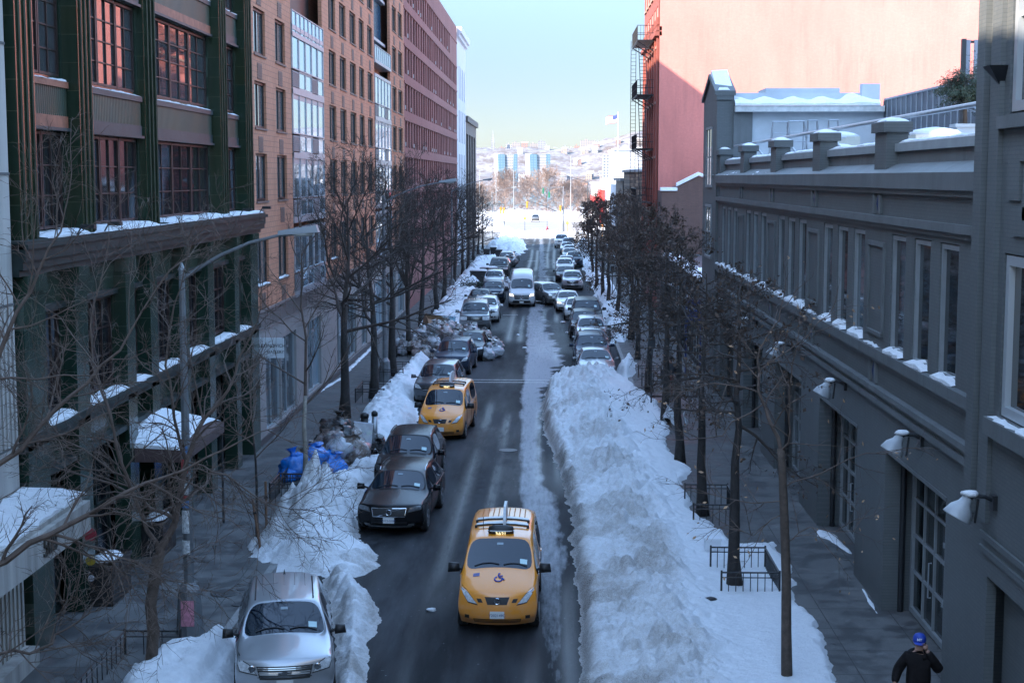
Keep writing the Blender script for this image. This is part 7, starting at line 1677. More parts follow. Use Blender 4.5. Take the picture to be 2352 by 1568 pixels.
# ---- lamp posts
GALV = M('grey_lamp_post', (.17, .18, .19), .5, .35, .2, 3, .1, 20); LHEAD = M('lamp_head_grey', (.24, .255, .265), .45, .2)
def lamp_post(x, y, label, H=8.0, arm=2.9, side=1, base=True, name='street_lamp', mat_=GALV, rise=.95, group='cobra-head street lamps'):
    e = empty(name, (x, y, WZ)); tag(e, label, 'street lamp', group)
    m1 = MB(); m1.tube([(0, 0, 0), (0, 0, H - .15)], [.12, .064], 8); m1.tube([(0, 0, H - .15), (0, 0, H)], [.085, .02], 8); m1.build('pole', mat_, e)
    if base:
        m1 = MB(); m1.tube([(0, 0, 0), (0, 0, .95)], [.30, .24], 8); m1.tube([(0, 0, .95), (0, 0, 1.12)], [.25, .14], 8); m1.build('base', mat_, e)
    m1 = MB(); pts = []
    for t in (0, .15, .35, .6, .85, 1): pts.append((side * arm * t, 0, H - .35 + rise * (1 - (1 - t) ** 1.8)))
    m1.tube(pts, [.05, .045, .04, .035, .032, .03], 7); m1.build('arm', mat_, e)
    m1 = MB(); x0 = side * (arm - .35); z0 = H - .35 + rise
    m1.add([(x0, -.09, z0 - .02), (x0, .09, z0 - .02), (x0 + side * .85, .14, z0 + .04), (x0 + side * .85, -.14, z0 + .04), (x0, -.07, z0 + .07), (x0, .07, z0 + .07), (x0 + side * .8, .1, z0 + .19), (x0 + side * .8, -.1, z0 + .19)], [(0, 1, 2, 3), (4, 5, 6, 7), (0, 1, 5, 4), (1, 2, 6, 5), (2, 3, 7, 6), (3, 0, 4, 7)]); hd = m1.build('lamp_head', LHEAD, e)
    m1 = MB(); m1.blob((x0 + side * .5, 0, z0 - .0), .11, 10, 2, 0, (2.2, 1, .5)); m1.build('lens', M('lamp_lens', (.45, .46, .44), .2), hd, True)
    return e
lp_ = G(437, 1452, WZ)
le = lamp_post(lp_.x, lp_.y, 'tall grey lamp post with stickers and a pink poster on its base', 7.95, 2.4)
m1 = MB(); 
for k, (zz, hh, mi, rr_) in enumerate(((2.2, .5, 0, .125), (2.75, .16, 1, .123), (3.05, .22, 0, .12), (3.32, .1, 3, .119), (3.5, .3, 2, .118), (1.75, .3, 0, .127), (3.9, .18, 1, .116), (2.95, .07, 2, .122))):
    n = 5; v = []
    for j in range(n + 1):
        a = R(-140 + 80 * j / n) ; v += [(math.cos(a) * (rr_ + .004), math.sin(a) * (rr_ + .004), zz), (math.cos(a) * (rr_ + .004), math.sin(a) * (rr_ + .004), zz + hh)]
    m1.add(v, [(2 * j, 2 * j + 1, 2 * j + 3, 2 * j + 2) for j in range(n)], mi)
m1.build('sticker', [M('sticker_white', (.55, .56, .56), .6, 0, .5, 20), M('sticker_blue', (.07, .17, .35), .6, 0, .5, 20), M('sticker_red', (.35, .05, .05), .6, 0, .4, 20), M('sticker_dark', (.03, .03, .03), .6)], le)
m1 = MB(); m1.box(-.12, .16, -.285, -.275, .22, .78); m1.build('poster', M('pink_poster', (.55, .22, .28), .6, 0, .3, 12), le)
lamp_post(-8.05, 71.5, 'second cobra-head lamp on the left, its head clear above the bare trees', 8.9, 3.0, 1)
lamp_post(-8.6, 128, 'third lamp on the left, mostly hidden in twigs', 8.9, 3.0, 1)
lamp_post(-9.2, 228, 'left lamp near the avenue with a small dark head', 7.6, 3.2, 1, False)
lamp_post(5.6, 243, 'dark curved lamp over the right corner of the avenue', 9.3, 4.0, -1, False, mat_=DKMET)
lamp_post(3.9, 330, 'pale high-arched lamp across the avenue', 14.5, 3.4, -1, False, mat_=LHEAD, rise=2.0)
for i, (x, y) in enumerate(((-17.5, 360), (-14.0, 372), (-9.5, 366), (-24.5, 350))): lamp_post(x, y, ['pale park lamp farthest left but one across the avenue', 'pale park lamp left of the far twin trees', 'pale park lamp with a long arm before the far twin trees', 'tall pale park lamp at the far left edge of the view'][i], 11.5 if i < 3 else 17, 3.2, 1, False, mat_=LHEAD)
# ---- traffic signals
YELB = M('signal_yellow', (.50, .24, .03), .5); GRN = M('signal_green', (.02, .16, .09), .5); REDL = M('lit_red_lens', (1, .10, .04), .3, emit=.4); ORL = M('lit_orange_hand', (1, .28, .05), .3, emit=.4); DKL = M('dark_lens', (.03, .02, .02), .2)
def signal(x, y, z, label, mat_=YELB, litred=False, group='traffic signals'):
    e = empty('traffic_light', (x, y, z)); tag(e, label, 'traffic light', group)
    m1 = MB(); m1.box(-.17, .17, -.1, .1, -.55, .55)
    for k in range(3): m1.tube([(0, -.1, .36 - .36 * k), (0, -.3, .34 - .36 * k)], .14, 10)
    m1.build('housing', mat_, e); m1 = MB()
    for k in range(3): m1.lathe([(.12, -.115), (.1, -.13)], (0, 0, .36 - .36 * k), 12, 0, 'y')
    m1.build('lens', REDL if litred else DKL, e)
sp = empty('signal_pole', (1.75, 256, 0)); tag(sp, 'grey signal pole with a long sloping mast arm at the avenue', 'signal pole')
m1 = MB(); m1.tube([(0, 0, 0), (0, 0, 6.4)], [.2, .15], 8); m1.tube([(-.5, 0, 5.6), (.5, 0, 5.6)], .05, 5); m1.build('pole', GALV, sp)
m1 = MB(); m1.tube([(0, 0, 3.6), (-3, 0, 5.0), (-6.1, 0, 6.0)], [.08, .06, .05], 6); m1.build('mast_arm', DKMET, sp)
signal(-4.35, 255.7, 5.3, 'yellow traffic light hanging at the far end of the mast arm'); signal(1.28, 255.7, 4.6, 'yellow traffic light next to the mast arm pole')
sp = empty('signal_pole', (-9.6, 254, 0)); tag(sp, 'thin pole with a short arm behind the left corner trees', 'signal pole'); m1 = MB(); m1.tube([(1.4, 0, 0), (1.4, 0, 5.5)], .07, 6); m1.tube([(1.4, 0, 5.5), (0, 0, 5.4)], .05, 6); m1.build('pole', DKMET, sp)
signal(-8.75, 253.6, 4.35, 'left of the paired yellow traffic lights on the near left corner'); signal(-8.25, 253.6, 4.3, 'right of the paired yellow traffic lights on the near left corner')
signal(-1.85, 290, 7.3, 'left of two green-backed signals hanging across the avenue', GRN); signal(-.7, 288, 6.6, 'right of two green-backed signals hanging across the avenue', GRN)
sp = empty('signal_pole', (1.0, 289, 0)); tag(sp, 'pale far mast arm holding two green-backed signals', 'signal pole'); m1 = MB(); m1.tube([(1, 0, 0), (1, 0, 8.2)], .12, 6); m1.tube([(1, 0, 8.0), (-3.2, 0, 8.0)], .06, 6); m1.build('pole', GALV, sp)
for x, y, z, l in ((2.45, 254, 2.3, 'pedestrian signal showing a red hand right of the mast pole'), (8.25, 250, 1.9, 'pedestrian signal showing an orange hand by the red storefront')):
    e = empty('pedestrian_signal', (x, y, z)); tag(e, l, 'pedestrian signal', 'pedestrian signals at the avenue'); m1 = MB(); m1.box(-.22, .22, -.1, .1, -.24, .24); m1.tube([(0, .15, -z), (0, .15, .3)], .05, 6); m1.build('housing', YELB, e)
    m1 = MB(); m1.box(-.13, .13, -.115, -.105, -.13, .13); m1.build('hand_symbol', ORL, e)
def sign_post(px, py_base, y, h, label, smat, w_=.3, hh=.45, txt=None):
    x = (px - VPX) / FPX * y; e = empty('sign_post', (x, y, 0)); tag(e, label, 'sign'); m1 = MB(); m1.tube([(0, 0, 0), (0, 0, h)], .035, 6); m1.build('post', DKMET, e); m1 = MB(); m1.box(-w_ / 2, w_ / 2, -.05, -.035, h - hh, h); pn = m1.build('panel', smat, e)
    if txt: text('sign_lettering', txt, .14, M('white_lettering', (.6, .6, .6), .5), pn, face_mtx((0, -.053, h - hh / 2), (1, 0, 0), (0, 0, 1)), .002)
sign_post(1206, 545, 248, 3.4, 'sign post with a square yellow-backed sign at the end of the street', M('yellow_sign_back', (.30, .22, .04), .6), .45, .5)
sign_post(1257, 545, 250, 3.6, 'thin sign post standing beside the red-coated walker', DKMET, .22, .45)
sign_post(1341, 560, 235, 3.0, 'post with a small sign and grille by the bollards on the right corner', DKMET, .5, .4)
sign_post(1376, 545, 240, 4.4, 'street name sign on a dark post before the red storefront', M('street_sign_green', (.03, .06, .05), .5), .95, .3)
sign_post(1407, 700, 119, 2.9, 'thin dark parking sign post beside the angled grey car', DKMET, .3, .45)
sign_post(1499, 940, 63.5, 3.1, 'dark sign post in front of the walker in the dark coat', DKMET, .3, .45)
sign_post(1421, 720, 104, 3.0, 'dark parking sign post near the white hatchback', DKMET, .3, .45)
for i, px in enumerate((1336, 1341, 1346)):
    y = 236; x = (px - VPX) / FPX * y; e = empty('bollard', (x, y, 0)); tag(e, ['left', 'middle', 'right'][i] + ' of the three tan bollards at the far right corner', 'bollard', 'tan bollards at the corner'); m1 = MB(); m1.tube([(0, 0, 0), (0, 0, 1.0)], .09, 8); m1.build('post', M('tan_bollard', (.35, .2, .09), .6), e); m1 = MB(); m1.tube([(0, 0, 1.0), (0, 0, 1.08)], [.1, .04], 8); m1.build('cap', DKMET, e)
# flag
fl = empty('flagpole', (9.9, 232, 0)); tag(fl, 'white flagpole with a waving striped national flag', 'flagpole'); m1 = MB(); m1.tube([(0, 0, 0), (0, 0, 19.8)], [.09, .05], 8); m1.build('pole', M('white_pole', (.6, .6, .6), .5), fl)
m1 = MB(); n = 14; W2 = 2.0
for r in range(13):
    for k in range(n):
        def fp(u, v): return (-u * W2 * .92, .12 * math.sin(u * 7 + v * 1.2) * u, 19.5 - v * 1.15 - u * .55 - .1 * math.sin(u * 6))
        c0, c1 = k / n, (k + 1) / n; v0, v1 = r / 13, (r + 1) / 13
        m1.quad(fp(c0, v0), fp(c1, v0), fp(c1, v1), fp(c0, v1), 2 if (c1 <= .43 and r < 7) else (0 if r % 2 == 0 else 1))
m1.build('flag', [M('flag_red', (.45, .05, .06), .7), M('flag_white', (.65, .65, .65), .7), M('flag_blue', (.05, .07, .2), .7)], fl)
# planters beside the green building
for i, (a, b, w_, d_, h_, l) in enumerate(((-10.72, 33.2, .72, 1.5, .95, 'black cubic planter with snow on top, nearest the numbered canopy'), (-10.72, 37.6, .7, 1.3, .9, 'black planter with snow on top beside the awning pole'))):
    e = empty('planter', (a + .36, b + .7, WZ)); tag(e, l, 'planter', 'black planters by the green building'); m1 = MB(); m1.box(-w_ / 2, w_ / 2, -d_ / 2, d_ / 2, 0, h_); m1.box(-w_ / 2 - .03, w_ / 2 + .03, -d_ / 2 - .03, d_ / 2 + .03, h_ - .1, h_); m1.build('box', M('black_planter', (.012, .013, .014), .45), e)
    m1 = MB(); m1.blob((.05, 0, h_ + .0), .4, 12, i + 4, .25, (.75, 1.5, .3)); m1.build('snow_cover', SNOW, e, True)
# window notices on the green shopfront
for k, (z, col, l) in enumerate(((1.95, (.4, .04, .06), 'red round notice in the dark shopfront under the canopy'), (1.35, (.42, .30, .03), 'yellow notice in the dark shopfront under the canopy'), (.95, (.4, .4, .42), 'small white notice low in the dark shopfront by the canopy'))):
    e = empty('shop_notice', (-10.3, 32.55, z)); tag(e, l, 'notice', 'notices in the dark shopfront'); m1 = MB(); m1.lathe([(.15 - .04 * k, 0), (.15 - .04 * k, .02)], (0, 0, 0), 14, 0, 'y'); m1.build('disc', M('notice_%d' % k, col, .5), e); m1 = MB(); m1.tube([(0, .01, .1), (-.2, .1, .2)], .01, 4); m1.build('hanger', BLACK, e)
# standpipes in the left snow
for px, py, hh, rad, l, mm_ in ((861, 1020, 1.15, .1, 'pale capped metal tube standing in the left snow', STEEL), (838, 1025, 1.15, .13, 'squat dark hydrant beside the pale metal tube', TRIM)):
    p = G(px, py, .4); e = empty('hydrant' if mm_ is TRIM else 'bollard', (p.x, p.y, .3)); tag(e, l, 'hydrant' if mm_ is TRIM else 'bollard'); m1 = MB(); m1.tube([(0, 0, 0), (0, 0, hh)], rad, 10); m1.build('barrel', mm_, e, True); m1 = MB(); m1.tube([(0, 0, hh - .02), (0, 0, hh + .1), (0, 0, hh + .16)], [rad * 1.15, rad * 1.15, rad * .5], 10)
    if mm_ is TRIM: m1.tube([(0, 0, hh * .7), (.28, 0, hh * .7)], .07, 8)
    m1.build('cap', TRIM, e, True)
# dark bins on the far left
for i, (px, py) in enumerate(((1118, 592), (1133, 588), (1146, 594))):
    p = G(px, py, .3); e = empty('wheeled_bin', (p.x, p.y, .3)); tag(e, ['left', 'middle', 'right'][i] + ' of three dark wheeled bins in the far left snow', 'bin', 'dark bins by the far snow heap'); m1 = MB(); m1.hexa([(-.3, -.3, 0), (.3, -.3, 0), (.3, .3, 0), (-.3, .3, 0), (-.4, -.38, 1.0), (.4, -.38, 1.0), (.4, .38, 1.0), (-.4, .38, 1.0)]); m1.build('tub', TRIM, e); m1 = MB(); m1.box(-.43, .43, -.43, .41, 1.0, 1.08); m1.build('lid', BLACK, e)
for i, (px, py, l) in enumerate(((1103, 648, 'dark rubbish container in the snow left of the silver car'), (1125, 640, 'long dark container behind the discarded fir tree'))):
    p = G(px, py, .3); e = empty('rubbish_container', (p.x, p.y, .3)); tag(e, l, 'container'); m1 = MB(); m1.box(-.9, .9, -.5, .5, 0, .95); m1.build('tub', TRIM, e); m1 = MB(); m1.box(-.95, .95, -.55, .5, .95, 1.05); m1.build('lid', BLACK, e); m1 = MB(); m1.blob((0, 0, 1.05), .7, 10, i, .2, (1.2, .7, .25)); m1.build('snow_cover', SNOW, e, True)
# street cellar hatch on the right pavement
p = G(1540, 905, WZ); e = empty('cellar_hatch', (5.2, 64.5, WZ)); tag(e, 'dark cellar hatch plate in the right pavement behind the snow bank head', 'hatch'); m1 = MB(); m1.box(-.9, 1.2, -1.8, 1.8, 0, .03); m1.build('plate', IRON, e); m1 = MB(); m1.box(-.95, -.88, -1.85, 1.85, 0, .09); m1.box(-.95, 1.25, 1.8, 1.87, 0, .09); m1.build('frame', BLACK, e)
# white plastic sheet caught on the fourth tree, snow block
e = empty('plastic_sheet', (4.85, 58.6, .2)); tag(e, 'torn white plastic sheet caught round the foot of a right-hand oak', 'plastic sheet'); m1 = MB(); n = 12; g = []
for i in range(n + 1):
    for j in range(4):
        a = R(150 + 230 * i / n); rad = .42 + .1 * math.sin(i * 1.3 + j); g.append((math.cos(a) * rad, math.sin(a) * rad * .8, .08 + .2 * j * (.6 + .5 * math.sin(i * .5)) + .2 * math.sin(i * .6)))
m1.add(g, [(i * 4 + j, i * 4 + j + 1, (i + 1) * 4 + j + 1, (i + 1) * 4 + j) for i in range(n) for j in range(3)]); m1.build('sheet', M('white_plastic', (.6, .62, .64), .3), e, True)
p = G(1636, 1255, .35); e = empty('foam_box', (p.x, p.y, .3)); tag(e, 'white foam box lying on the flat snow between two right-hand oaks', 'box'); m1 = MB(); m1.box(-.2, .2, -.2, .2, 0, .25); m1.build('tub', M('white_foam', (.7, .72, .75), .7), e); m1 = MB(); m1.box(-.22, .22, -.22, .22, .25, .31); m1.build('lid', M('white_foam', (.7, .72, .75), .7), e)
p = G(1632, 1375, .35); e = empty('litter_scrap', (p.x, p.y, .36)); tag(e, 'small dark scrap of litter with a red tip by the nearest guard', 'litter'); m1 = MB(); m1.blob((0, 0, 0), .09, 8, 2, .4, (1.8, .8, .5)); m1.build('wrapper', BLACK, e); m1 = MB(); m1.blob((-.2, .02, 0), .05, 6, 3, .3, (1.2, .8, .6)); m1.build('tip', M('red_litter', (.45, .04, .04), .5), e)
# orange cone on the left pavement
p = G(1044, 682, WZ); e = empty('traffic_cone', (p.x, p.y, WZ)); tag(e, 'small orange cone beside a far left tree trunk', 'cone'); m1 = MB(); m1.lathe([(.17, .03), (.04, .7)], (0, 0, 0), 12); m1.build('cone', M('cone_orange', (.65, .12, .03), .6), e); m1 = MB(); m1.box(-.2, .2, -.2, .2, 0, .03); m1.build('base', BLACK, e)

# ================================================================== rubbish
def bagmat(name, col, alpha_look=.35):
    mt, t, b = nodes(name); tc = N(t, 'ShaderNodeTexCoord'); v = tc.outputs['Object']
    n1 = noisetex(t, 9, 4, .6, v); vo = N(t, 'ShaderNodeTexVoronoi'); vo.inputs['Scale'].default_value = 6; t.links.new(v, vo.inputs['Vector'])
    c = mixc(t, math_(t, 'MULTIPLY', ramp(t, n1, .45, .62), min(1, alpha_look * 1.5)), col, (.5, .5, .5)); cc = N(t, 'ShaderNodeHueSaturation'); t.links.new(vo.outputs['Color'], cc.inputs['Color']); cc.inputs['Saturation'].default_value = .55; cc.inputs['Value'].default_value = .5
    c = mixc(t, math_(t, 'MULTIPLY', ramp(t, noisetex(t, 4, 3, .6, v), .5, .66), alpha_look * .9), c, cc.outputs['Color'])
    t.links.new(c, b.inputs['Base Color']); b.inputs['Roughness'].default_value = .22; b.inputs['Coat Weight'].default_value = .4
    bump(t, b, noisetex(t, 11, 5, .7, v, dist=1.5), .7, .05); return mt
BG_ = [bagmat('clear_bag_grey', (.22, .21, .215)), bagmat('clear_bag_brown', (.18, .135, .11)), bagmat('clear_bag_pale', (.36, .38, .41)), bagmat('clear_bag_pinkish', (.25, .185, .17))]
BGB = bagmat('blue_bag', (.004, .17, .58), .05); BGK = bagmat('black_bag', (.008, .008, .009), .02)
BAGM = []
for k in range(7):
    m1 = MB(); rr = random.Random(k)
    m1.blob((0, 0, 0), .4, 22, k + 1, .42, (1, 1, .75), freq=2.4)
    m1.lathe([(.13, .26), (.05, .33), (.10, .42), (.15, .45), (.03, .43)], (rr.uniform(-.1, .1), rr.uniform(-.1, .1), 0), 9)
    BAGM.append(m1)
_bm = {}
def bag(x, y, z, s, mat_, k, label, group):
    kk = (k % 7, mat_.name)
    if kk not in _bm: _bm[kk] = BAGM[k % 7].mesh('rubbish_bag', mat_, True)
    o = link('rubbish_bag', _bm[kk]); o.location = (x, y, z); o.scale = (s, s, s); rr = random.Random(k * 13 + int(x * 100)); o.rotation_euler = (rr.uniform(-.5, .5), rr.uniform(-.5, .5), rr.uniform(0, 6)); tag(o, label, 'rubbish bag', group)
# heap by the dark cars: pile profile over an ellipse
rr = random.Random(12); cnt = 0
cc = G(1055, 800); HEAP = []
for i in range(400):
    u = rr.uniform(-1, 1); v_ = rr.uniform(-1, 1)
    if u * u + v_ * v_ > 1: continue
    HEAP.append((u, v_))
    if len(HEAP) >= 92: break
hx, hy = -5.9, 84.2
for i, (u, v_) in enumerate(HEAP):
    h = 1.35 * max(0, 1 - (u * u + v_ * v_) ** .8); layer = i % 2
    x = hx + u * 2.9 + .3 * v_; y = hy + v_ * 4.6; z = WZ + .2 + h * (.55 if layer else 1.0) * rr.uniform(.8, 1.0)
    bag(x, y, z, rr.uniform(.72, 1.15), BG_[rr.choice((0, 0, 1, 2, 3))], i, 'clear rubbish bag stuffed with paper and packaging in the big kerbside heap', 'bags in the big kerbside heap')
for i, (px, py, k) in enumerate(((1118, 815, 2), (1128, 800, 2), (1115, 790, 0), (1138, 808, 2), (1105, 770, 0))):
    p = G(px, py, .3); bag(p.x, p.y, .32, 1.15, BG_[k], i + 3, ['pale rubbish bag slumped on the road at the heap edge', 'pale bag beside the flattened boxes of the heap', 'grey bag low on the road side of the heap', 'outermost pale bag of the heap on the road', 'grey bag near the bumper of the old grey truck'][i], 'bags at the road edge of the heap')
CARD = M('brown_cardboard', (.22, .125, .07), .8, 0, .2, 4)
p = PX(1003, 745, 88.5); e = empty('cardboard_box', p, .3); e.rotation_euler = (.25, .2, .3); tag(e, 'large open brown cardboard box on top of the rubbish heap', 'cardboard box'); m1 = MB()
m1.box(-.75, .75, -.5, -.47, -.4, .4); m1.box(-.75, .75, .47, .5, -.4, .4); m1.box(-.75, -.72, -.47, .47, -.4, .4); m1.box(.72, .75, -.47, .47, -.4, .4); m1.box(-.75, .75, -.5, .5, -.43, -.4); m1.build('carton', CARD, e)
m1 = MB(); m1.add([(-.75, -.5, .4), (.75, -.5, .4), (.7, -.95, .2), (-.7, -.95, .2)], [(0, 1, 2, 3)]); m1.add([(.75, -.47, .4), (.75, .47, .4), (1.15, .45, .3), (1.15, -.45, .3)], [(0, 1, 2, 3)]); m1.build('flap', CARD, e)
p = PX(1032, 742, 89); e = empty('plastic_tub', p, .5); tag(e, 'pale blue tub on the heap beside the cardboard box', 'tub'); m1 = MB(); m1.hexa([(-.24, -.2, -.3), (.24, -.2, -.3), (.24, .2, -.3), (-.24, .2, -.3), (-.3, -.26, .34), (.3, -.26, .34), (.3, .26, .34), (-.3, .26, .34)]); m1.build('tub', M('pale_blue_plastic', (.25, .42, .55), .4), e); m1 = MB(); m1.box(-.32, .32, -.28, .28, .34, .4); m1.build('lid', M('pale_blue_plastic', (.25, .42, .55), .4), e)
for i, (px, py, z) in enumerate(((1125, 782, .2), (1130, 786, .33), (1121, 779, .45))):
    p = G(px, py, z); e = empty('flattened_box', (p.x, p.y, z), .2 * i - .1); tag(e, ['lowest', 'middle', 'top'][i] + ' of the flattened cardboard boxes beside the heap', 'cardboard box', 'flattened boxes beside the heap'); m1 = MB(); m1.box(-.6, .6, -.4, .4, -.05, .05); m1.build('carton', CARD, e); m1 = MB(); m1.box(-.6, .6, -.04, .04, .05, .056); m1.build('tape', M('parcel_tape', (.4, .33, .2), .4), e)
# blue bags pile near the pale sapling
BL = [(683, 1075, .45, 1.55, 'fat blue rubbish bag at the left end of the blue pile'), (738, 1060, .5, 1.35, 'long blue rubbish bag behind the pale sapling'), (765, 1072, .4, 1.15, 'blue rubbish bag at the right end of the blue pile'), (722, 1052, .75, 1.1, 'upper blue rubbish bag in the middle of the pile'), (662, 1092, .3, .8, 'small blue bag trailing on the pavement'), (710, 1080, .3, 1.1, 'blue rubbish bag low behind the sapling trunk')]
for i, (px, py, z, s, l) in enumerate(BL): p = G(px, py, z); bag(p.x, p.y, z, s, BGB, i, l, 'blue rubbish bags')
CL = [(740, 1080, .35, .95, 0, 'clear bag of mixed cans in front of the blue bags'), (712, 1032, .5, .75, 0, 'small tied clear bag behind the blue bags'), (755, 1022, .75, 1.25, 3, 'clear bag with brown paper on top of the blue pile'), (778, 1030, .85, 1.1, 2, 'clear bag holding a white carton'), (800, 1040, .6, 1.3, 1, 'brown clear sack leaning on the heap'), (785, 1055, .4, 1.1, 0, 'clear bag next to the snow edge'), (740, 1030, .65, 1.0, 3, 'clear bag with a green packet inside'), (815, 1030, .75, 1.35, 1, 'tall brown clear sack by the white box'), (770, 1010, 1.0, 1.0, 3, 'topmost clear bag of the near pile')]
for i, (px, py, z, s, k, l) in enumerate(CL): p = G(px, py, z); bag(p.x, p.y, z, s, BG_[k], i + 2, l, 'clear bags in the near pile')
KL = [(772, 985, .55, 1.5, 'big black rubbish bag against the stout tree trunk'), (785, 1000, .4, 1.25, 'black bag below the big black one by the tree'), (858, 1020, .5, 1.1, 'black bag between the white box and the black car'), (843, 1028, .4, 1.0, 'low black bag beside the white box'), (745, 1008, .4, .8, 'half hidden black bag at the back of the near pile')]
for i, (px, py, z, s, l) in enumerate(KL): p = G(px, py, z); bag(p.x, p.y, z, s, BGK, i, l, 'black rubbish bags')
p = G(825, 1035, .6); e = empty('wrapped_carton', (p.x, p.y, .35), .25); e.rotation_euler = (-.35, .15, .25); tag(e, 'pale plastic-wrapped carton propped on the near rubbish pile', 'carton'); m1 = MB(); m1.box(-.33, .33, -.3, .3, 0, 1.15); m1.build('carton', BG_[2], e); m1 = MB(); m1.box(-.34, .34, -.31, .31, 1.15, 1.19); m1.build('lid', M('pale_carton', (.45, .48, .55), .5), e)
# far left heap of wrapped junk by the last cars
for i in range(9):
    p = G(1160 + (i % 5) * 5 + 2, 597 + (i // 5) * 8, .4); bag(p.x, p.y, .7, 1.6, BG_[(2, 0, 3)[i % 3]], i, 'pale wrapped bag at the foot of the far left snow heap', 'bags at the far left snow heap')
for i in range(5):
    p = G(1152 + i * 3.2, 646 + (i % 3) * 5, .5); bag(p.x, p.y, .4, 1.15, BG_[(2, 0, 2)[i % 3]], i + 1, 'pale bag lying between the silver car and the white van', 'bags beside the white van')
# fallen clods of snow
for i, (px, py, s) in enumerate(((992, 1402, .09), (1205, 800, .12), (1190, 770, .1), (1293, 742, .16), (1305, 765, .14), (1312, 772, .12), (1288, 705, .3), (1296, 708, .2), (1480, 1505, .14))):
    p = G(px, py); m1 = MB(); m1.blob((0, 0, 0), s, 8, i, .4, (1.3, 1, .55)); o = m1.build('snow_clod', SNOW, None, True); o.location = (p.x, p.y, s * .3); tag(o, ['lone clod of ice on the road before the yellow taxi', 'ice clod on the road near the pale track', 'second ice clod on the road near the pale track', 'snow clod near the small white hatchback', 'snow clod at the wheel of the dark car', 'snow clod further towards the bank head', 'large snow lump below the askew grey car', 'smaller snow lump below the askew grey car', 'clod lying on the slope of the near bank'][i], 'snow clod', 'loose clods of snow')

# ================================================================== people
SKIN = M('skin', (.36, .20, .145), .5, 0, .1, 10); BOOT = M('black_boot', (.012, .011, .011), .6)
def skin_body(name, joints, edges, mats, parent, sub=2):
    """joints: name -> (pos, radius[, radius2]); root first"""
    me = bpy.data.meshes.new(name); ks = list(joints); ix = {k: i for i, k in enumerate(ks)}
    me.from_pydata([joints[k][0] for k in ks], [(ix[a], ix[b]) for a, b in edges], [])
    o = bpy.data.objects.new(name + '_t', me); COL.objects.link(o)
    sk = o.modifiers.new('k', 'SKIN'); sk.use_smooth_shade = True
    for i, k in enumerate(ks):
        r = joints[k][1]; r2 = joints[k][2] if len(joints[k]) > 2 else r
        sv = me.skin_vertices[0].data[i]; sv.radius = (r, r2); sv.use_root = (i == 0)
    sb_ = o.modifiers.new('s', 'SUBSURF'); sb_.levels = sub; sb_.render_levels = sub
    dg = bpy.context.evaluated_depsgraph_get(); m2 = bpy.data.meshes.new_from_object(o.evaluated_get(dg)); bpy.data.objects.remove(o); bpy.data.meshes.remove(me)
    m2.materials.clear(); m2.materials.append(mats); m2.polygons.foreach_set('use_smooth', [True] * len(m2.polygons)); return link(name, m2, parent)
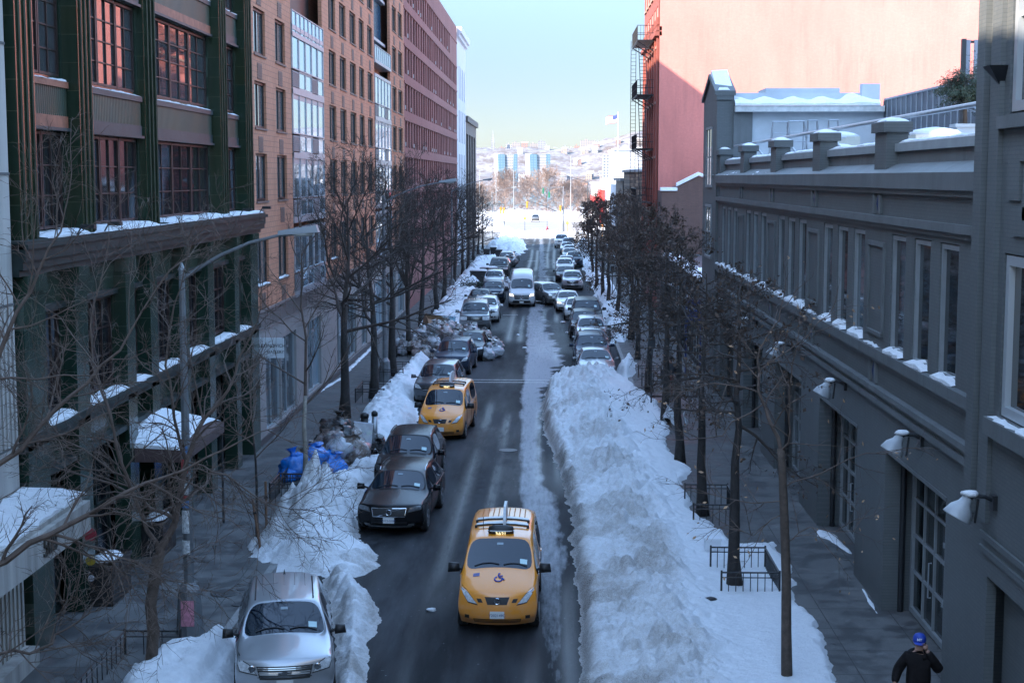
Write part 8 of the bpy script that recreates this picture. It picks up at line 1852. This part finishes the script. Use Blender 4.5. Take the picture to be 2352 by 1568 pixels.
def person(label, loc, rz, pose, coat, legs, hat=None, scale=1.0, coat_len=.0, hood=False, face=True):
    e = empty('person', loc, rz); e.scale = (scale,) * 3; tag(e, label, 'person')
    J = dict(pelvis=((0, 0, .95), .15, .11), belly=((0, .0, 1.12), .15, .11), chest=((0, 0, 1.32), .17, .12), neck=((0, -.01, 1.50), .06), head0=((0, -.02, 1.58), .075, .085), head1=((0, -.03, 1.68), .085, .10), head2=((0, -.02, 1.75), .06, .07))
    E = [('pelvis', 'belly'), ('belly', 'chest'), ('chest', 'neck'), ('neck', 'head0'), ('head0', 'head1'), ('head1', 'head2')]
    for s, nm in ((-1, 'l'), (1, 'r')):
        el, wr, kn, ft = pose[nm]
        J['sh' + nm] = ((s * .19, 0, 1.43), .075); J['el' + nm] = (el, .055); J['wr' + nm] = (wr, .038)
        J['hp' + nm] = ((s * .1, 0, .88), .1); J['kn' + nm] = (kn, .065); J['an' + nm] = (ft, .045); J['to' + nm] = ((ft[0], ft[1] - .17, ft[2] - .04), .04)
        E += [('chest', 'sh' + nm), ('sh' + nm, 'el' + nm), ('el' + nm, 'wr' + nm), ('pelvis', 'hp' + nm), ('hp' + nm, 'kn' + nm), ('kn' + nm, 'an' + nm), ('an' + nm, 'to' + nm)]
    skin_body('body', J, E, SKIN, e)
    # coat over torso and arms
    Jc = dict(hip=((0, 0, .98 - coat_len), .235, .18), belly=((0, 0, 1.14), .23, .18), chest=((0, .01, 1.34), .24, .18), col=((0, .01, 1.47), .11, .11)); Ec = [('hip', 'belly'), ('belly', 'chest'), ('chest', 'col')]
    if coat_len: Jc = dict(hem=((0, .0, .95 - coat_len), .22, .17), **Jc); Ec.append(('hem', 'hip'))
    for s, nm in ((-1, 'l'), (1, 'r')):
        el, wr = Vector(pose[nm][0]), Vector(pose[nm][1]); Jc['sh' + nm] = ((s * .2, 0, 1.42), .11); Jc['el' + nm] = (tuple(el), .098); Jc['wr' + nm] = (tuple(el.lerp(wr, .93)), .068); Ec += [('chest', 'sh' + nm), ('sh' + nm, 'el' + nm), ('el' + nm, 'wr' + nm)]
    skin_body('coat', Jc, Ec, coat, e)
    Jl = dict(pelvis=((0, 0, .95), .17, .13)); El = []
    for s, nm in ((-1, 'l'), (1, 'r')):
        kn, ft = Vector(pose[nm][2]), Vector(pose[nm][3]); Jl['hp' + nm] = ((s * .1, 0, .86), .115); Jl['kn' + nm] = (tuple(kn), .08); Jl['an' + nm] = (tuple(kn.lerp(ft, .93)), .065); El += [('pelvis', 'hp' + nm), ('hp' + nm, 'kn' + nm), ('kn' + nm, 'an' + nm)]
    skin_body('trousers', Jl, El, legs, e)
    for s, nm in ((-1, 'l'), (1, 'r')):
        ft = pose[nm][3]; m1 = MB(); m1.tube([(ft[0], ft[1] + .07, ft[2] - .02), (ft[0], ft[1] - .05, ft[2] - .03), (ft[0], ft[1] - .2, ft[2] - .05)], [.06, .062, .045], 8); m1.tube([(ft[0], ft[1] + .02, ft[2] - .03), (ft[0], ft[1] + .02, ft[2] + .1)], .058, 8); m1.build('boot', BOOT, e, True)
        # hand with four fingers and a thumb
        el, wr = Vector(pose[nm][0]), Vector(pose[nm][1]); d = (wr - el).normalized(); a = d.cross(Vector((0, 1, 0)));
        if a.length < .1: a = d.cross(Vector((1, 0, 0)))
        a.normalize(); b = d.cross(a); m1 = MB(); pc = wr + d * .05
        m1.tube([wr, wr + d * .04, wr + d * .085], [.03, .038, .036], 8)
        for k in range(4):
            o_ = a * (-.028 + .019 * k); l = (.07, .08, .076, .06)[k]; p0 = wr + d * .08 + o_; m1.tube([p0, p0 + d * l * .5 + b * .012, p0 + d * l * .8 + b * .035], [.0095, .009, .007], 6)
        p0 = wr + d * .03 - a * .03; m1.tube([p0, p0 + d * .03 - a * .022, p0 + d * .06 - a * .022 + b * .02], [.012, .011, .008], 6); m1.build('hand', SKIN, e, True)
    if face:
        m1 = MB(); m1.blob((0, -.115, 1.655), .016, 6, 1, 0, (1, 1, 1.5)); m1.tube([(-.025, -.105, 1.615), (0, -.112, 1.613), (.025, -.105, 1.615)], .007, 4)
        for s in (-1, 1): m1.blob((s * .09, -.02, 1.665), .022, 6, 1, 0, (.5, .8, 1.3))
        m1.build('face', SKIN, e, True)
        m1 = MB()
        for s in (-1, 1): m1.blob((s * .032, -.102, 1.685), .011, 6, 1, 0)
        m1.build('eyes', M('dark_eye', (.02, .015, .012), .3), e, True)
    return e
# man in the bottom right corner
DK = M('dark_puffer_cloth', (.010, .008, .008), .8, 0, .3, 9, .4, 25, spec=.15)
mp_ = PX(2105, 1490, 25.0); gy = 25.0; gx = (2108 - VPX) / FPX * 25.0
hd = G(2112, 1468, 1.86); gx, gy = hd.x, hd.y
pose = dict(l=((-.36, .02, 1.15), (-.40, -.14, .94), (-.11, -.12, .5), (-.11, -.1, .09)), r=((.36, -.03, 1.20), (.12, -.12, 1.60), (.11, .06, .5), (.11, .2, .1)))
pe = person('man in a dark puffer coat and blue cap with a hand raised to his ear', (gx, gy, WZ), R(-14), pose, DK, M('black_trousers', (.012, .012, .013), .7), coat_len=.18)
CAPB = M('royal_blue_cap', (.012, .045, .30), .6, 0, .15, 12)
m1 = MB(); m1.lathe([(.112, 1.70), (.115, 1.74), (.108, 1.79), (.08, 1.835), (.03, 1.855), (.005, 1.858)], (0, -.02, 0), 18); cap = m1.build('cap', CAPB, pe, True)
m1 = MB(); v = []
for k in range(9):
    a = math.pi + math.pi * k / 8; v += [(math.cos(a) * .108, -.02 + math.sin(a) * .108, 1.715), (math.cos(a) * .10, -.05 + math.sin(a) * .175, 1.695)]
m1.add(v, [(2 * k, 2 * k + 1, 2 * k + 3, 2 * k + 2) for k in range(8)]); m1.build('peak', CAPB, cap, True)
o = text('emblem', 'NY', .062, M('white_thread', (.65, .65, .65), .6), cap, face_mtx((0, -.142, 1.765), (1, 0, 0), (0, .35, 1)), .003, bold=.001)
m1 = MB(); m1.tube([(math.cos(a) * .15, .015 + math.sin(a) * .12, 1.47 + .03 * math.sin(a)) for a in [R(40 + 280 * k / 12 - 110) for k in range(13)]], .055, 8); m1.build('hood', DK, pe, True)
m1 = MB(); m1.box(.095, .115, -.13, -.02, 1.58, 1.72); m1.build('phone', BLACK, pe)
# crossing walker in red, walker on the right pavement, far figure
wl = dict(l=((-.30, .08, 1.17), (-.3, -.08, .98), (-.1, -.22, .52), (-.1, -.38, .1)), r=((.30, -.08, 1.17), (.3, -.28, 1.05), (.1, .12, .5), (.1, .42, .14)))
RC = M('red_coat', (.28, .02, .04), .7); DT = M('dark_trousers', (.02, .02, .025), .7)
p = G(1257, 545); pr = person('walker in a red hooded coat crossing at the far end of the street', (p.x, 249.5, 0), R(62), wl, RC, DT, coat_len=.12, face=False); m1 = MB(); m1.blob((0, -.0, 1.66), .135, 10, 1, .05, (1, 1.05, 1.15)); m1.build('hood', RC, pr, True)
st_ = dict(l=((-.27, .05, 1.16), (-.28, -.06, .92), (-.1, -.14, .5), (-.1, -.16, .1)), r=((.27, 0, 1.16), (.26, -.12, .95), (.1, .05, .5), (.1, .16, .1)))
p = G(1478, 884, WZ)
pw = person('walker in a dark coat, knit cap and dark red trousers behind the sign post', (5.25, 66.5, WZ), R(5), st_, M('navy_coat', (.02, .023, .03), .7), M('dark_red_trousers', (.12, .025, .02), .8), face=True); m1 = MB(); m1.lathe([(.11, 1.69), (.118, 1.76), (.09, 1.84), (.01, 1.87)], (0, -.02, 0), 14); m1.build('knit_cap', BLACK, pw, True)
m1 = MB(); m1.box(-.17, .17, .14, .3, 1.0, 1.42); m1.build('rucksack', DK, pw)
pf = person('figure in a dark coat and red hat waiting by the red storefront', (6.15, 247.5, 0), R(-30), st_, M('olive_coat', (.06, .05, .04), .7), DT, face=False); m1 = MB(); m1.lathe([(.12, 1.68), (.13, 1.78), (.08, 1.9), (.01, 1.93)], (0, -.02, 0), 12); m1.build('knit_cap', M('red_knit', (.4, .04, .03), .8), pf, True)
# ================================================================== haze over the whole scene
mt = bpy.data.materials.new('haze_volume'); mt.use_nodes = True; t = mt.node_tree; t.nodes.clear(); o_ = t.nodes.new('ShaderNodeOutputMaterial'); vp = t.nodes.new('ShaderNodeVolumePrincipled'); t.links.new(vp.outputs[0], o_.inputs['Volume'])
vp.inputs['Density'].default_value = .00002; vp.inputs['Color'].default_value = (.93, .96, 1, 1); vp.inputs['Anisotropy'].default_value = .2
m1 = MB(); m1.box(-1500, 1500, -120, 2760, -4.5, 95); hzb = m1.build('haze', mt); tag(hzb, kind='stuff')
